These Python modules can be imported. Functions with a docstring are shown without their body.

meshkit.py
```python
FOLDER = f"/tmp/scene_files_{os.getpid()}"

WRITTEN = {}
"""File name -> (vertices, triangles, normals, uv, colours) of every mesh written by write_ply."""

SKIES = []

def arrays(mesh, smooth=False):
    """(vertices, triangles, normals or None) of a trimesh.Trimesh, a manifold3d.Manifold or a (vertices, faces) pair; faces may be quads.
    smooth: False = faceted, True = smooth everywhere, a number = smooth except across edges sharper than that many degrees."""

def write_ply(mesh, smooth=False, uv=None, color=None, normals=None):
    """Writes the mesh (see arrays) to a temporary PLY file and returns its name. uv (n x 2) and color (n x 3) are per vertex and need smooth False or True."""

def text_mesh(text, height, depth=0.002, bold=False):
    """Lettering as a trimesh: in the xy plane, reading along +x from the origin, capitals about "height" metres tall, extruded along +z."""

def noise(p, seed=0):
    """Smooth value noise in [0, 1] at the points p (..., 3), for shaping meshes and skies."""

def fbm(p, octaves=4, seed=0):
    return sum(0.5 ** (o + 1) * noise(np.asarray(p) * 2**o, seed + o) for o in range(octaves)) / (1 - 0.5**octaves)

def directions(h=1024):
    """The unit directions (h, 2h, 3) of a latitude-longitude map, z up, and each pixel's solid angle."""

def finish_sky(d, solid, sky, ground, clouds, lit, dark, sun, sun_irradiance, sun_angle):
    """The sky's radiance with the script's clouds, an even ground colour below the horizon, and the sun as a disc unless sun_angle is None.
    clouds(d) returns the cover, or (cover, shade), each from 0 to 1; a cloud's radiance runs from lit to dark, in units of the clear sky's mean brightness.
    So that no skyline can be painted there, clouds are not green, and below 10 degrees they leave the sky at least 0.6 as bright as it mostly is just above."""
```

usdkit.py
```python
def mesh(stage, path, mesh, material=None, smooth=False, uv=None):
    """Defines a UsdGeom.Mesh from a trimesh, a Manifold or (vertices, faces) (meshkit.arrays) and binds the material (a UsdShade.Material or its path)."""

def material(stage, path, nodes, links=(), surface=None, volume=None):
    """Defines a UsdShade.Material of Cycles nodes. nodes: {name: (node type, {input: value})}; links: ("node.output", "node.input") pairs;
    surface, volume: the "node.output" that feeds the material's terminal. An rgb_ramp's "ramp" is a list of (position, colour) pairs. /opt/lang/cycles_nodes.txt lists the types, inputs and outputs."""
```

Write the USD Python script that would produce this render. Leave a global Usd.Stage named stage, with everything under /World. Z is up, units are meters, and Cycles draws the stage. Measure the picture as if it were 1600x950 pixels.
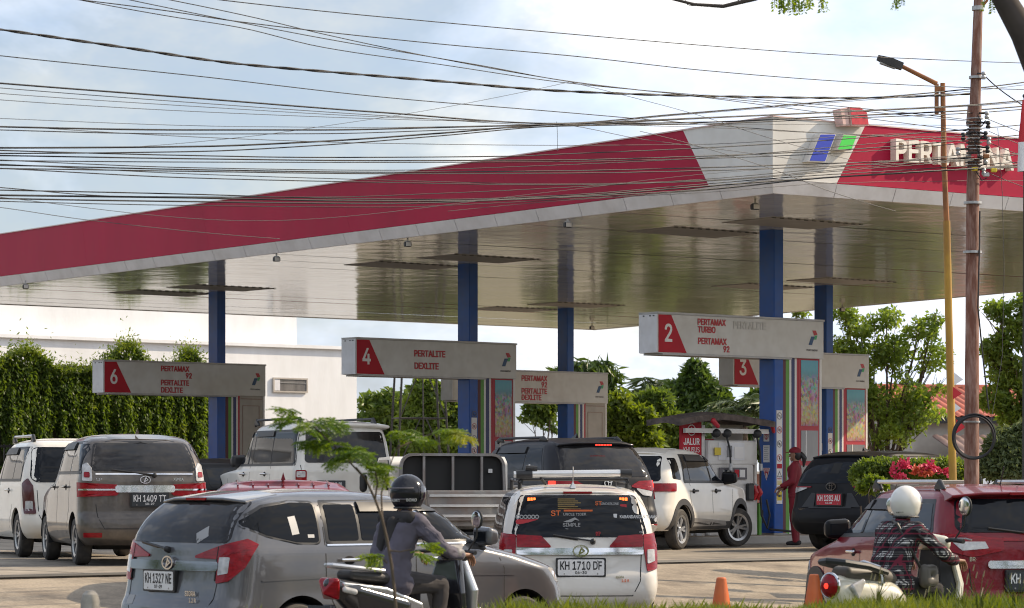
import math, random
import numpy as np, trimesh, manifold3d as m3, shapely, shapely.affinity as aff
from shapely.geometry import Polygon, LineString, Point, box as sbox
from shapely.ops import unary_union
from pxr import Usd, UsdGeom, UsdLux, UsdShade, Gf, Sdf
import usdkit, meshkit
from meshkit import text_mesh, fbm

stage = Usd.Stage.CreateInMemory()
UsdGeom.SetStageUpAxis(stage, 'Z')
UsdGeom.Xform.Define(stage, '/World')
UsdGeom.Scope.Define(stage, '/World/Looks')

# ---------------------------------------------------------------- camera, sky, sun, exposure
EYE, FPX, HOR = 1.55, 4650.0, 757.0
cam = UsdGeom.Camera.Define(stage, '/World/camera')
cam.AddTranslateOp().Set((0, 0, EYE)); cam.AddRotateXOp().Set(90)
cam.CreateHorizontalApertureAttr(36.0); cam.CreateVerticalApertureAttr(36.0 * 950 / 1600)
cam.CreateFocalLengthAttr(36.0 * FPX / 1600)
cam.CreateVerticalApertureOffsetAttr((HOR - 475.0) / 1600 * 36.0)
cam.CreateExposureAttr(0.27)
cam.CreateFStopAttr(5.6); cam.CreateFocusDistanceAttr(40.0)

SUN_AZ = np.array([0.96, 0.28]); SUN_AZ = SUN_AZ / np.linalg.norm(SUN_AZ)
SUN_EL = math.radians(35)
sd = np.array([SUN_AZ[0] * math.cos(SUN_EL), SUN_AZ[1] * math.cos(SUN_EL), math.sin(SUN_EL)])
usdkit.material(stage, '/World/Looks/sky_look', {
    'sky': ('sky_texture', dict(sky_type='single_scattering', sun_disc=False, sun_elevation=SUN_EL, sun_rotation=math.atan2(SUN_AZ[0], SUN_AZ[1]),
                                altitude=50., air_density=1.0, aerosol_density=1.6, ozone_density=1.5)),
    'tc': ('texture_coordinate', {}),
    'map': ('mapping', dict(scale=(5.0, 5.0, 9.0), location=(3.17, 1.4, 0.35))),
    'n1': ('noise_texture', dict(scale=1.25, detail=9., roughness=0.55, distortion=0.25)),
    'sep': ('separate_xyz', {}),
    'bias': ('map_range', dict(from_min=-0.30, from_max=0.22, to_min=-0.08, to_max=0.17, clamp=True)),
    'add': ('math', dict(math_type='add')),
    'cov': ('rgb_ramp', dict(ramp=[(0.0, (0.20, 0.20, 0.20)), (0.46, (0.30, 0.30, 0.30)), (0.60, (0.80, 0.80, 0.80)), (0.72, (0.95, 0.95, 0.95)), (1.0, (1, 1, 1))])),
    'map2': ('mapping', dict(scale=(9.0, 9.0, 17.0), location=(0.6, 2.2, 1.1))),
    'n2': ('noise_texture', dict(scale=1.6, detail=7., roughness=0.6)),
    'cc': ('rgb_ramp', dict(ramp=[(0.30, (7.9, 9.3, 12.0)), (0.50, (9.8, 10.5, 11.9)), (0.66, (14.2, 13.5, 12.5))])),
    'mix': ('mix_color', {}),
    'bg': ('background_shader', dict(strength=0.096))},
    [('tc.generated', 'map.vector'), ('map.vector', 'n1.vector'), ('tc.generated', 'sep.vector'), ('sep.x', 'bias.value'), ('n1.fac', 'add.value1'), ('bias.result', 'add.value2'),
     ('add.value', 'cov.fac'), ('tc.generated', 'map2.vector'), ('map2.vector', 'n2.vector'), ('n2.fac', 'cc.fac'),
     ('cov.color', 'mix.fac'), ('sky.color', 'mix.a'), ('cc.color', 'mix.b'), ('mix.result', 'bg.color')], surface='bg.background')
dome = UsdLux.DomeLight.Define(stage, '/World/sky'); dome.CreateIntensityAttr(1.0)
UsdShade.MaterialBindingAPI.Apply(dome.GetPrim()).Bind(UsdShade.Material.Get(stage, '/World/Looks/sky_look'))
dome.GetPrim().SetCustomDataByKey('kind', 'structure')
sun = UsdLux.DistantLight.Define(stage, '/World/sun')
sun.CreateNormalizeAttr(True); sun.CreateIntensityAttr(1.2); sun.CreateAngleAttr(0.5); sun.CreateColorAttr((1.0, 0.83, 0.62))
_z = Gf.Vec3d(*map(float, sd)); sun.AddOrientOp().Set(Gf.Quatf(Gf.Rotation(Gf.Vec3d(0, 0, 1), _z).GetQuat()))

# ---------------------------------------------------------------- helpers
UP = np.array([0, 0, 1.0])
def at(px, py, Y): return np.array([(px - 800) * Y / FPX, Y, EYE - (py - HOR) * Y / FPX])
def at_z(px, py, z):
    Y = (EYE - z) * FPX / (py - HOR); return at(px, py, Y)
_used = {}
def numbered(parent, name):
    k = (parent, name); n = _used.get(k, 0); _used[k] = n + 1
    return f'{parent}/{name}' + (f'_{n:03d}' if n else '')
def tag(path, label=None, cat=None, group=None, kind=None):
    p = stage.GetPrimAtPath(path)
    for k, v in (('label', label), ('category', cat), ('group', group), ('kind', kind)):
        if v: p.SetCustomDataByKey(k, v)
    return path
def thing(name, label, cat, loc=(0, 0, 0), rz=0.0, group=None, kind=None, rot=None, scale=None):
    path = numbered('/World', name)
    x = UsdGeom.Xform.Define(stage, path); x.AddTranslateOp().Set(Gf.Vec3d(*map(float, loc)))
    if rz: x.AddRotateZOp().Set(math.degrees(rz))
    if scale: x.AddScaleOp().Set(Gf.Vec3f(*scale))
    return tag(path, label, cat, group, kind)
MESHCACHE = {}
def part(parent, name, mesh, m, smooth=30, label=None, kind=None):
    path = numbered(parent, name)
    usdkit.mesh(stage, path, mesh, MATS[m], smooth=smooth)
    if label or kind: tag(path, label, None, None, kind)
    return path
def solo(name, mesh, m, label, cat, group=None, kind=None, smooth=30):
    path = numbered('/World', name); usdkit.mesh(stage, path, mesh, MATS[m], smooth=smooth); return tag(path, label, cat, group, kind)
def copy_thing(src, name, label, loc, rz=0, group=None, rot=None, scale=None):
    path = numbered('/World', name); x = UsdGeom.Xform.Define(stage, path); p = x.GetPrim()
    p.GetReferences().AddInternalReference(src); x.ClearXformOpOrder()
    x = UsdGeom.Xformable(p)
    x.AddTranslateOp(opSuffix='c').Set(Gf.Vec3d(*map(float, loc))); x.AddRotateZOp(opSuffix='c').Set(math.degrees(rz))
    p.SetInstanceable(True)
    return tag(path, label, stage.GetPrimAtPath(src).GetCustomDataByKey('category'), group)

def cat(ms): return trimesh.util.concatenate([x for x in ms if x is not None and len(x.faces)])
def bx(sx, sy, sz, c=(0, 0, 0), rz=0, chamfer=0.0):
    if chamfer > 0:
        a = np.array([sx, sy, sz]) / 2; pts = []
        for k in range(3):
            e = a - chamfer; e[k] = a[k]
            for s in np.ndindex(2, 2, 2): pts.append(e * (2 * np.array(s) - 1))
        b = trimesh.convex.convex_hull(np.array(pts))
    else: b = trimesh.creation.box((sx, sy, sz))
    if rz: b.apply_transform(trimesh.transformations.rotation_matrix(rz, [0, 0, 1]))
    b.apply_translation(c); return b
def frame_tf(o, x, y, z=None):
    T = np.eye(4); x = np.asarray(x, float); y = np.asarray(y, float)
    T[:3, 0], T[:3, 1], T[:3, 2], T[:3, 3] = x, y, (np.cross(x, y) if z is None else z), o; return T
def placed(mesh, o, x, y, z=None):
    m = mesh.copy(); m.apply_transform(frame_tf(o, x, y, z)); return m
def tube(pts, r, n=8, caps=True):
    pts = np.asarray(pts, float); r = np.broadcast_to(np.asarray(r, float), (len(pts),))
    t = np.gradient(pts, axis=0); t /= np.maximum(np.linalg.norm(t, axis=1, keepdims=True), 1e-9)
    u = np.cross(t[0], [0, 0, 1.0]); u = u if np.linalg.norm(u) > 1e-3 else np.array([1.0, 0, 0]); u /= np.linalg.norm(u)
    a = np.arange(n) / n * 2 * math.pi; V = []
    for k in range(len(pts)):
        u = u - t[k] * (u @ t[k]); u /= max(np.linalg.norm(u), 1e-9); w = np.cross(t[k], u)
        V.append(pts[k] + r[k] * (np.cos(a)[:, None] * u + np.sin(a)[:, None] * w))
    V = np.vstack(V); F = []
    for k in range(len(pts) - 1):
        i = k * n + np.arange(n); j = k * n + (np.arange(n) + 1) % n
        F += [np.stack([i, j, j + n], 1), np.stack([i, j + n, i + n], 1)]
    if caps:
        V = np.vstack([V, pts[:1], pts[-1:]]); c0 = len(V) - 2; i = np.arange(n); j = (i + 1) % n; e = (len(pts) - 1) * n
        F += [np.stack([np.full(n, c0), j, i], 1), np.stack([np.full(n, c0 + 1), e + i, e + j], 1)]
    return trimesh.Trimesh(V, np.vstack(F), process=False)
def lathe(prof, n=24, cap=True):
    m = trimesh.creation.revolve(np.asarray(prof, float), sections=n); return m
def prism(poly, h, z0=0.0):
    poly = poly if hasattr(poly, 'exterior') or hasattr(poly, 'geoms') else Polygon(poly)
    ms = [trimesh.creation.extrude_polygon(g, h, engine='earcut') for g in getattr(poly, 'geoms', [poly]) if g.area > 1e-9]
    m = cat(ms); m.apply_translation((0, 0, z0)); return m
def to_tm(man):
    q = man.to_mesh(); return trimesh.Trimesh(q.vert_properties[:, :3], q.tri_verts, process=False)
def to_man(t):
    t = t.copy(); t.merge_vertices(); return m3.Manifold(m3.Mesh(np.asarray(t.vertices, np.float32), np.asarray(t.faces, np.uint32)))
def hullpts(p): return trimesh.convex.convex_hull(np.asarray(p, float))
def ball(c, r, sub=2, sc=(1, 1, 1)):
    s = trimesh.creation.icosphere(subdivisions=sub, radius=1.0); s.apply_scale(np.asarray(sc) * r); s.apply_translation(c); return s
def text(t, h, depth=0.004, bold=True, sx=1.0, mid=False, heavy=0.0):
    m = text_mesh(t, h, depth, bold); m.apply_scale((sx, 1, 1))
    if heavy: m = cat([m.copy().apply_translation((dx * heavy * h, dy * heavy * h, k * .0004)) for k, (dx, dy) in enumerate(((0, 0), (1, .4), (-1, .4), (1, -.6), (-1, -.6)))])
    if mid: m.apply_translation((-m.bounds[:, 0].mean(), 0, 0))
    return m

MATS = {}
def mat(name, col, rough=0.5, metal=0.0, coat=0.0, var=0.0, vs=4.0, bump=0.0, bs=40.0, spec=0.5, dirt=None, dirt_amt=0.0, dirt_scale=3.0, emis=None, emis_s=0.0, world=False, stretch=(1, 1, 1), rvar=0.0, trans=0.0, coat_rough=0.04, col2=None):
    n = {'p': ('principled_bsdf', dict(base_color=col, roughness=rough, metallic=metal, coat_weight=coat, coat_roughness=coat_rough, specular_ior_level=spec, transmission_weight=trans))}; L = []
    if emis is not None: n['p'][1].update(emission_color=emis, emission_strength=emis_s)
    if var or bump or dirt or rvar or col2:
        n['tc'] = ('geometry', {}) if world else ('texture_coordinate', {})
        src = 'tc.position' if world else 'tc.object'
        n['mp'] = ('mapping', dict(scale=stretch)); L.append((src, 'mp.vector')); src = 'mp.vector'
    last = None
    if var or col2:
        n['nz'] = ('noise_texture', dict(scale=vs, detail=5., roughness=0.6)); L.append((src, 'nz.vector'))
        c = np.array(col); c2 = np.array(col2) if col2 is not None else c
        lo, hi = (c * (1 - var), np.clip(c * (1 + var), 0, 0.95)) if col2 is None else (c, c2)
        n['rp'] = ('rgb_ramp', dict(ramp=[(0.3, tuple(lo)), (0.7, tuple(hi))])); L.append(('nz.fac', 'rp.fac')); last = 'rp.color'
    if dirt:
        n['dn'] = ('noise_texture', dict(scale=dirt_scale, detail=6., roughness=0.65)); L.append((src, 'dn.vector'))
        n['dr'] = ('rgb_ramp', dict(ramp=[(0.42, (0, 0, 0)), (0.72, (dirt_amt,) * 3)])); L.append(('dn.fac', 'dr.fac'))
        n['dm'] = ('mix_color', dict(a=col, b=dirt)); L.append(('dr.color', 'dm.fac'))
        if last: L.append((last, 'dm.a'))
        last = 'dm.result'
    if last: L.append((last, 'p.base_color'))
    if rvar:
        n['rn'] = ('noise_texture', dict(scale=vs * 1.7, detail=4.)); L.append((src, 'rn.vector'))
        n['rr'] = ('map_range', dict(from_min=0.3, from_max=0.7, to_min=max(0.02, rough - rvar), to_max=rough + rvar)); L += [('rn.fac', 'rr.value'), ('rr.result', 'p.roughness')]
    if bump:
        n['bn'] = ('noise_texture', dict(scale=bs, detail=4.)); L.append((src, 'bn.vector'))
        n['bp'] = ('bump', dict(strength=0.6, distance=bump)); L += [('bn.fac', 'bp.height'), ('bp.normal', 'p.normal')]
    MATS[name] = usdkit.material(stage, '/World/Looks/' + name, n, L, surface='p.BSDF'); return name
def leafmat(name, c1, c2, tr=0.35, c3=None):
    MATS[name] = usdkit.material(stage, '/World/Looks/' + name, {
        'g': ('geometry', {}), 'n': ('noise_texture', dict(scale=1.3, detail=3.)), 'ad': ('math', dict(math_type='multiply_add', value2=0.45)),
        'r': ('rgb_ramp', dict(ramp=[(0.25, c1), (0.6, c2), (0.85, c3 or c2)])),
        'p': ('principled_bsdf', dict(roughness=0.42, specular_ior_level=0.45)), 't': ('translucent_bsdf', {}), 'hs': ('hsv', dict(hue=0.48, saturation=1.15, value=1.7, fac=1.0)), 'm': ('mix_closure', dict(fac=tr))},
        [('g.position', 'n.vector'), ('g.random_per_island', 'ad.value1'), ('n.fac', 'ad.value3'), ('ad.value', 'r.fac'), ('r.color', 'p.base_color'), ('r.color', 'hs.color'), ('hs.color', 't.color'),
         ('p.BSDF', 'm.closure1'), ('t.BSDF', 'm.closure2')], surface='m.closure'); return name

# ---------------------------------------------------------------- looks
mat('concrete', (0.31, 0.265, 0.205), 0.88, var=0.22, vs=3.0, bump=0.003, bs=90, world=True, dirt=(0.10, 0.085, 0.07), dirt_amt=0.85, dirt_scale=0.9)
mat('ramp_concrete', (0.33, 0.27, 0.195), 0.88, var=0.25, vs=30.0, bump=0.003, bs=90, world=True, dirt=(0.12, 0.095, 0.07), dirt_amt=0.85, dirt_scale=1.6)
mat('asphalt', (0.085, 0.08, 0.075), 0.85, var=0.3, vs=1.2, bump=0.006, bs=80, world=True, dirt=(0.2, 0.17, 0.13), dirt_amt=0.4)
mat('earth', (0.16, 0.14, 0.07), 0.95, var=0.4, vs=0.7, bump=0.03, bs=6, world=True)
mat('turf_soil', (0.09, 0.11, 0.03), 0.95, var=0.4, vs=3, bump=0.02, bs=20, world=True)
mat('kerb_paint', (0.42, 0.40, 0.37), 0.8, var=0.25, vs=3, dirt=(0.1, 0.09, 0.08), dirt_amt=0.6, world=True)
mat('fascia_red', (0.34, 0.005, 0.036), 0.5, spec=0.2, var=0.12, vs=0.6, bump=0.002, bs=3, world=True, dirt=(0.27, 0.03, 0.045), dirt_amt=.22, dirt_scale=1.5, stretch=(1, 1, .22), coat_rough=0.25)
mat('fascia_white', (0.62, 0.61, 0.58), 0.42, var=0.08, vs=0.8, dirt=(0.4, 0.36, 0.3), dirt_amt=0.35, dirt_scale=1.5, world=True)
mat('trim_white', (0.64, 0.61, 0.60), 0.45, var=0.08, vs=1.5, dirt=(0.35, 0.31, 0.27), dirt_amt=0.4, dirt_scale=2.0, world=True)
mat('seam_dark', (0.10, 0.09, 0.085), 0.7)
mat('coping', (0.60, 0.45, 0.42), 0.5)
mat('hatch', (0.27, 0.25, 0.23), 0.6, var=0.1, vs=3)
mat('letter_white', (0.80, 0.74, 0.66), 0.5, var=0.08, vs=6, dirt=(0.45, 0.36, 0.26), dirt_amt=0.35, dirt_scale=5)
mat('logo_blue', (0.02, 0.045, 0.42), 0.4); mat('logo_green', (0.06, 0.62, 0.07), 0.4); mat('logo_red', (0.55, 0.035, 0.05), 0.4, var=0.25, vs=9); mat('logo_side', (0.60, 0.57, 0.53), 0.5, dirt=(0.3, 0.26, 0.22), dirt_amt=0.5)
mat('logo_pink', (0.62, 0.42, 0.38), 0.5, var=0.2, vs=8)
mat('pillar_blue', (0.008, 0.075, 0.34), 0.35, spec=0.25, coat=0.15, var=0.15, vs=2.5, dirt=(0.05, 0.08, 0.16), dirt_amt=0.5, coat_rough=0.12)
mat('sign_white', (0.56, 0.55, 0.52), 0.40, var=0.06, vs=2, dirt=(0.38, 0.34, 0.29), dirt_amt=0.5, dirt_scale=2.5, coat=0.2, bump=0.004, bs=2.0)
mat('sign_cap', (0.66, 0.66, 0.68), 0.45, var=0.06, dirt=(0.4, 0.38, 0.36), dirt_amt=0.4)
mat('sign_red', (0.42, 0.014, 0.028), 0.5, spec=0.2, var=0.08); mat('sign_text_red', (0.42, 0.025, 0.035), 0.5, var=0.1, vs=15)
mat('sign_trim', (0.33, 0.32, 0.31), 0.4, metal=0.3, var=0.15)
mat('ghost_text', (0.485, 0.475, 0.45), 0.5)
mat('white_plain', (0.72, 0.70, 0.68), 0.5, var=0.05); mat('black_plain', (0.015, 0.015, 0.016), 0.5); mat('navy', (0.025, 0.035, 0.13), 0.45)
mat('stripe_green', (0.10, 0.30, 0.03), 0.45, var=0.1); mat('stripe_maroon', (0.10, 0.012, 0.02), 0.5); mat('stripe_red', (0.42, 0.02, 0.035), 0.45)
mat('panel_cream', (0.42, 0.385, 0.34), 0.5, var=0.08, dirt=(0.3, 0.26, 0.22), dirt_amt=0.4)
mat('panel_line', (0.25, 0.15, 0.12), 0.6); mat('booth_glass', (0.17, 0.16, 0.155), 0.08, coat=0.6, var=0.35, vs=1.2, stretch=(2, 2, 0.5))
mat('yellow_plain', (0.62, 0.47, 0.03), 0.5); mat('ink_grey', (0.12, 0.11, 0.12), 0.6); mat('steel_grey', (0.30, 0.29, 0.28), 0.4, metal=0.6, var=0.2)
mat('rubber', (0.018, 0.018, 0.019), 0.6, var=0.2); mat('tyre', (0.028, 0.026, 0.025), 0.75, var=0.3, vs=6, bump=0.004, bs=60, dirt=(0.13, 0.11, 0.085), dirt_amt=0.5, dirt_scale=5)
mat('building_white', (0.74, 0.755, 0.77), 0.8, var=0.05, vs=0.7, world=True, dirt=(0.55, 0.55, 0.54), dirt_amt=0.5, dirt_scale=0.5, stretch=(1.5, 1.5, 0.5), bump=0.004, bs=8)
MATS['soffit'] = usdkit.material(stage, '/World/Looks/soffit', {
    'g': ('geometry', {}), 'mp': ('mapping', dict(scale=(1.0, 1.0, 1.0))), 'n': ('noise_texture', dict(scale=1.3, detail=3., roughness=0.55)), 'b': ('bump', dict(strength=1.0, distance=0.011)),
    'n2': ('noise_texture', dict(scale=0.55, detail=4.)), 'r': ('rgb_ramp', dict(ramp=[(0.3, (0.52, 0.50, 0.46)), (0.7, (0.62, 0.60, 0.55))])),
    'p': ('principled_bsdf', dict(roughness=0.10, ior=1.45, specular_ior_level=0.5))},
    [('g.position', 'mp.vector'), ('mp.vector', 'n.vector'), ('n.fac', 'b.height'), ('b.normal', 'p.normal'), ('g.position', 'n2.vector'), ('n2.fac', 'r.fac'), ('r.color', 'p.base_color')], surface='p.BSDF')
def poster_mat(nm, z0, z1):
  MATS[nm] = usdkit.material(stage, '/World/Looks/' + nm, {
    'tc': ('texture_coordinate', {}), 'sp': ('separate_xyz', {}), 'ht': ('map_range', dict(from_min=z0, from_max=z1)),
    'vo': ('voronoi_texture', dict(scale=26.0, metric='chebychev')), 'mv': ('mapping', dict(scale=(1, 1, 0.7))), 'cell': ('hsv', dict(saturation=0.9, value=0.75, fac=1.0)),
    'base': ('rgb_ramp', dict(ramp=[(0.0, (0.35, 0.03, 0.04)), (0.1, (0.5, 0.33, 0.06)), (0.32, (0.48, 0.34, 0.10)), (0.42, (0.30, 0.09, 0.06)), (0.58, (0.18, 0.2, 0.18)), (0.72, (0.10, 0.24, 0.28)), (0.86, (0.10, 0.34, 0.42)), (1.0, (0.09, 0.36, 0.46))])),
    'amt': ('rgb_ramp', dict(ramp=[(0.0, (0.3,) * 3), (0.2, (0.35,) * 3), (0.5, (0.6,) * 3), (0.7, (0.45,) * 3), (0.80, (0.04,) * 3), (1.0, (0.02,) * 3)])),
    'mx': ('mix_color', {}), 'p': ('principled_bsdf', dict(roughness=0.35))},
    [('tc.object', 'sp.vector'), ('sp.z', 'ht.value'), ('ht.result', 'base.fac'), ('ht.result', 'amt.fac'), ('tc.object', 'mv.vector'), ('mv.vector', 'vo.vector'), ('vo.color', 'cell.color'), ('amt.color', 'mx.fac'), ('base.color', 'mx.a'), ('cell.color', 'mx.b'), ('mx.result', 'p.base_color')], surface='p.BSDF')
# ---------------------------------------------------------------- ground: forecourt on a step above the road, ramp down, road, verge
D = np.array([0.77, 0.64, 0]); D /= np.linalg.norm(D); N = np.array([D[1], -D[0], 0])     # D along the road, N towards the road
L0 = np.array([3.1, 39.6, 0]); FZ = 0.52
def ground_pt(a, u, z): return L0 * [1, 1, 0] + a * D + u * N + [0, 0, z]
def uz(u):
    return float(np.interp(u, [-200, 0, 5.2, 400], [FZ, FZ, 0, 0]))
def strip(us, zs, a0=-70, a1=70, na=40):
    A = np.linspace(a0, a1, na); V = np.array([ground_pt(a, u, z) for u, z in zip(us, zs) for a in A]); F = []
    for i in range(len(us) - 1):
        for j in range(na - 1):
            p = i * na + j; F += [[p, p + 1, p + na + 1], [p, p + na + 1, p + na]]
    m = trimesh.Trimesh(V, F, process=False)
    if m.face_normals[0][2] < 0: m.invert()
    return m
g = trimesh.creation.cylinder(radius=3000, height=0.2, sections=64); g.apply_translation((0, 0, -0.45)); solo('ground', g, 'earth', None, None, kind='structure')
back = strip([-900, -70.5], [0.45, 0.45], -900, 900, 8); solo('terrain', back, 'earth', None, None, kind='structure')
solo('forecourt', strip([-71, 0], [FZ, FZ]), 'concrete', None, None, kind='structure')
solo('driveway_ramp', strip([0, 0.4, 1.2, 2.5, 4.0, 5.2], [FZ, FZ - .015, FZ - .09, FZ - .25, FZ - .42, 0.0]), 'ramp_concrete', None, None, kind='structure')
solo('road', strip([5.2, 11.2], [0.0, -0.03]), 'asphalt', None, None, kind='structure')
us = np.linspace(11.15, 22, 16)
def vz(a): return .075 * np.clip((-10.0 - np.asarray(a)) / 5.0, 0, 1)
vg = strip(us, [float(np.interp(u, [11.15, 11.3, 12.2, 13.4, 15, 22], [-0.03, 0.12, 0.40, 0.57, 0.54, 0.3])) for u in us], na=120)
vv = np.array(vg.vertices); ra = (vv - L0) @ D; ru = (vv - L0) @ N; vv[:, 2] += vz(ra) * np.clip((ru - 11.4) / 1.2, 0, 1); vg.vertices = vv; solo('verge', vg, 'turf_soil', None, None, kind='structure')
# joints between the forecourt slabs and dark wheel tracks
for k in range(9):
    u_ = -1.2 - 3.4 * k; a = strip([u_ - .018, u_ + .018], [FZ + .004] * 2, -40, 40, 12); solo('slab_joint', a, 'seam_dark', None, None, kind='structure')
for k in range(12):
    a_ = -22 + 4.2 * k; V = [ground_pt(a_ + e, u, FZ + .005) for u in (-32, -.3) for e in (-.018, .018)]; m = trimesh.Trimesh(V, [[0, 1, 3], [0, 3, 2]], process=False)
    if m.face_normals[0][2] < 0: m.invert()
    solo('slab_joint', m, 'seam_dark', None, None, kind='structure')
# two dark hoses lying across the mouth of the forecourt
for k, off in enumerate((0.0, 0.13)):
    aa = np.linspace(-14, 10, 120); pts = [ground_pt(a, off - 0.05 + 0.03 * math.sin(a * 0.9 + k), FZ + 0.022) for a in aa]
    solo('ground_hose', tube(pts, 0.024, 6), 'rubber', ('black hose lying across the forecourt edge, the one nearer the road', 'black hose lying across the forecourt edge, the one nearer the pumps')[1 - k], 'hose')

# ---------------------------------------------------------------- canopy
SZ = 6.0                                    # soffit height
C1, C2, C3, C4 = at_z(1208, 302, SZ), at_z(-176, 468.6, SZ), at_z(930, 516, SZ), at_z(2382, 386, SZ)
canopy = thing('petrol_station_canopy', 'wide flat canopy with red and white fascia over the fuel pumps', 'canopy')
def edge_out(p, q):
    t = (q - p) / np.linalg.norm(q - p); o = np.cross(t, UP); c = (C1 + C2 + C3 + C4) / 4
    return t, (o if o @ (p - c) > 0 else -o)
tR, oR = edge_out(C1, C4); tL, oL = edge_out(C1, C2)
def right_s(px): 
    # distance along the right fascia that shows at this column
    k = (px - 800) / FPX; return float((k * C1[1] - C1[0]) / (tR[0] - k * tR[1]))
def left_s(px):
    k = (px - 800) / FPX; return float((k * C1[1] - C1[0]) / (tL[0] - k * tL[1]))
TRIM, FASC = 0.205, 0.955
def quadmesh(a, b, c, d, th, out):
    """slab with outer face a b c d, thickness th inwards"""
    V = np.array([a, b, c, d, *(np.array([a, b, c, d]) - out * th)]); return hullpts(V)
for (p, q, nm) in ((C1, C2, 'left'), (C1, C4, 'right'), (C2, C3, 'back'), (C3, C4, 'back')):
    t, o = edge_out(p, q); Ln = np.linalg.norm(q - p)
    def P(s, z, e=0.0): return p + t * s + o * e + UP * z
    npc = max(2, int(round(Ln / 1.22)))
    for k in range(npc):
        s0, s1 = Ln * k / npc + 0.006 * (k > 0), Ln * (k + 1) / npc - 0.006
        e0 = 0.09 if True else 0
        V = [P(s0, 0, -0.0), P(s1, 0, -0.0), P(s0, TRIM, e0), P(s1, TRIM, e0), P(s0, 0, -.05), P(s1, 0, -.05), P(s0, TRIM, -.05), P(s1, TRIM, -.05)]
        if k == 0: V[0], V[2] = V[0] - t * 0.0, V[2] - t * 0.09
        part(canopy, 'trim_panel', hullpts(V), 'trim_white')
    part(canopy, 'trim_backing', quadmesh(P(0, .01, -.035), P(Ln, .01, -.035), P(Ln, TRIM, -.035), P(0, TRIM, -.035), .02, o), 'seam_dark')
    z0, z1 = TRIM + 0.012, TRIM + FASC
    def slab(s00, s10, s01, s11, m, name, e=0.05):
        part(canopy, name, quadmesh(P(s00, z0, e), P(s10, z0, e), P(s11, z1, e), P(s01, z1, e), .06, o), m)
    if nm == 'left':
        b0, b1 = 1.13, 1.62
        # boundary from the photograph: white runs further at the top
        LB, LT = left_s(1112), left_s(1071); slab(-0.05, LB, -0.05, LT, 'fascia_white', 'white_fascia_panel')
        n_, s_ = 6, np.linspace(0, 1, 7)
        for k in range(n_):
            f0 = lambda lo: (LB if lo else LT) + s_[k] * (Ln + 0.05 - (LB if lo else LT)) + (0.0015 if k else 0)
            f1 = lambda lo: (LB if lo else LT) + s_[k + 1] * (Ln + 0.05 - (LB if lo else LT)) - 0.0015
            slab(f0(True), f1(True), f0(False), f1(False), 'fascia_red', 'red_fascia_panel')
    elif nm == 'right':
        wb, wt = right_s(1304), right_s(1349)
        slab(-0.05, wb, -0.05, wt, 'fascia_white', 'white_fascia_panel')
        for k in range(4):
            g0 = lambda b: b + (Ln + .05 - b) * k / 4 + 0.0015; g1 = lambda b: b + (Ln + .05 - b) * (k + 1) / 4 - 0.0015
            slab(g0(wb), g1(wb), g0(wt), g1(wt), 'fascia_red', 'red_fascia_panel')
    else:
        slab(-0.05, Ln + .05, -0.05, Ln + .05, 'fascia_red', 'red_fascia_panel')
    part(canopy, 'coping', quadmesh(P(-.07, z1, .065), P(Ln + .07, z1, .065), P(Ln + .07, z1 + .02, .065), P(-.07, z1 + .02, .065), .12, o), 'coping')
tR, oR = edge_out(C1, C4); tL, oL = edge_out(C1, C2)
part(canopy, 'roof_sheet', hullpts([*(np.array([C1, C2, C3, C4]) + UP * (TRIM + FASC - .25)), *(np.array([C1, C2, C3, C4]) + UP * (TRIM + FASC - .30))]), 'steel_grey')
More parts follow.
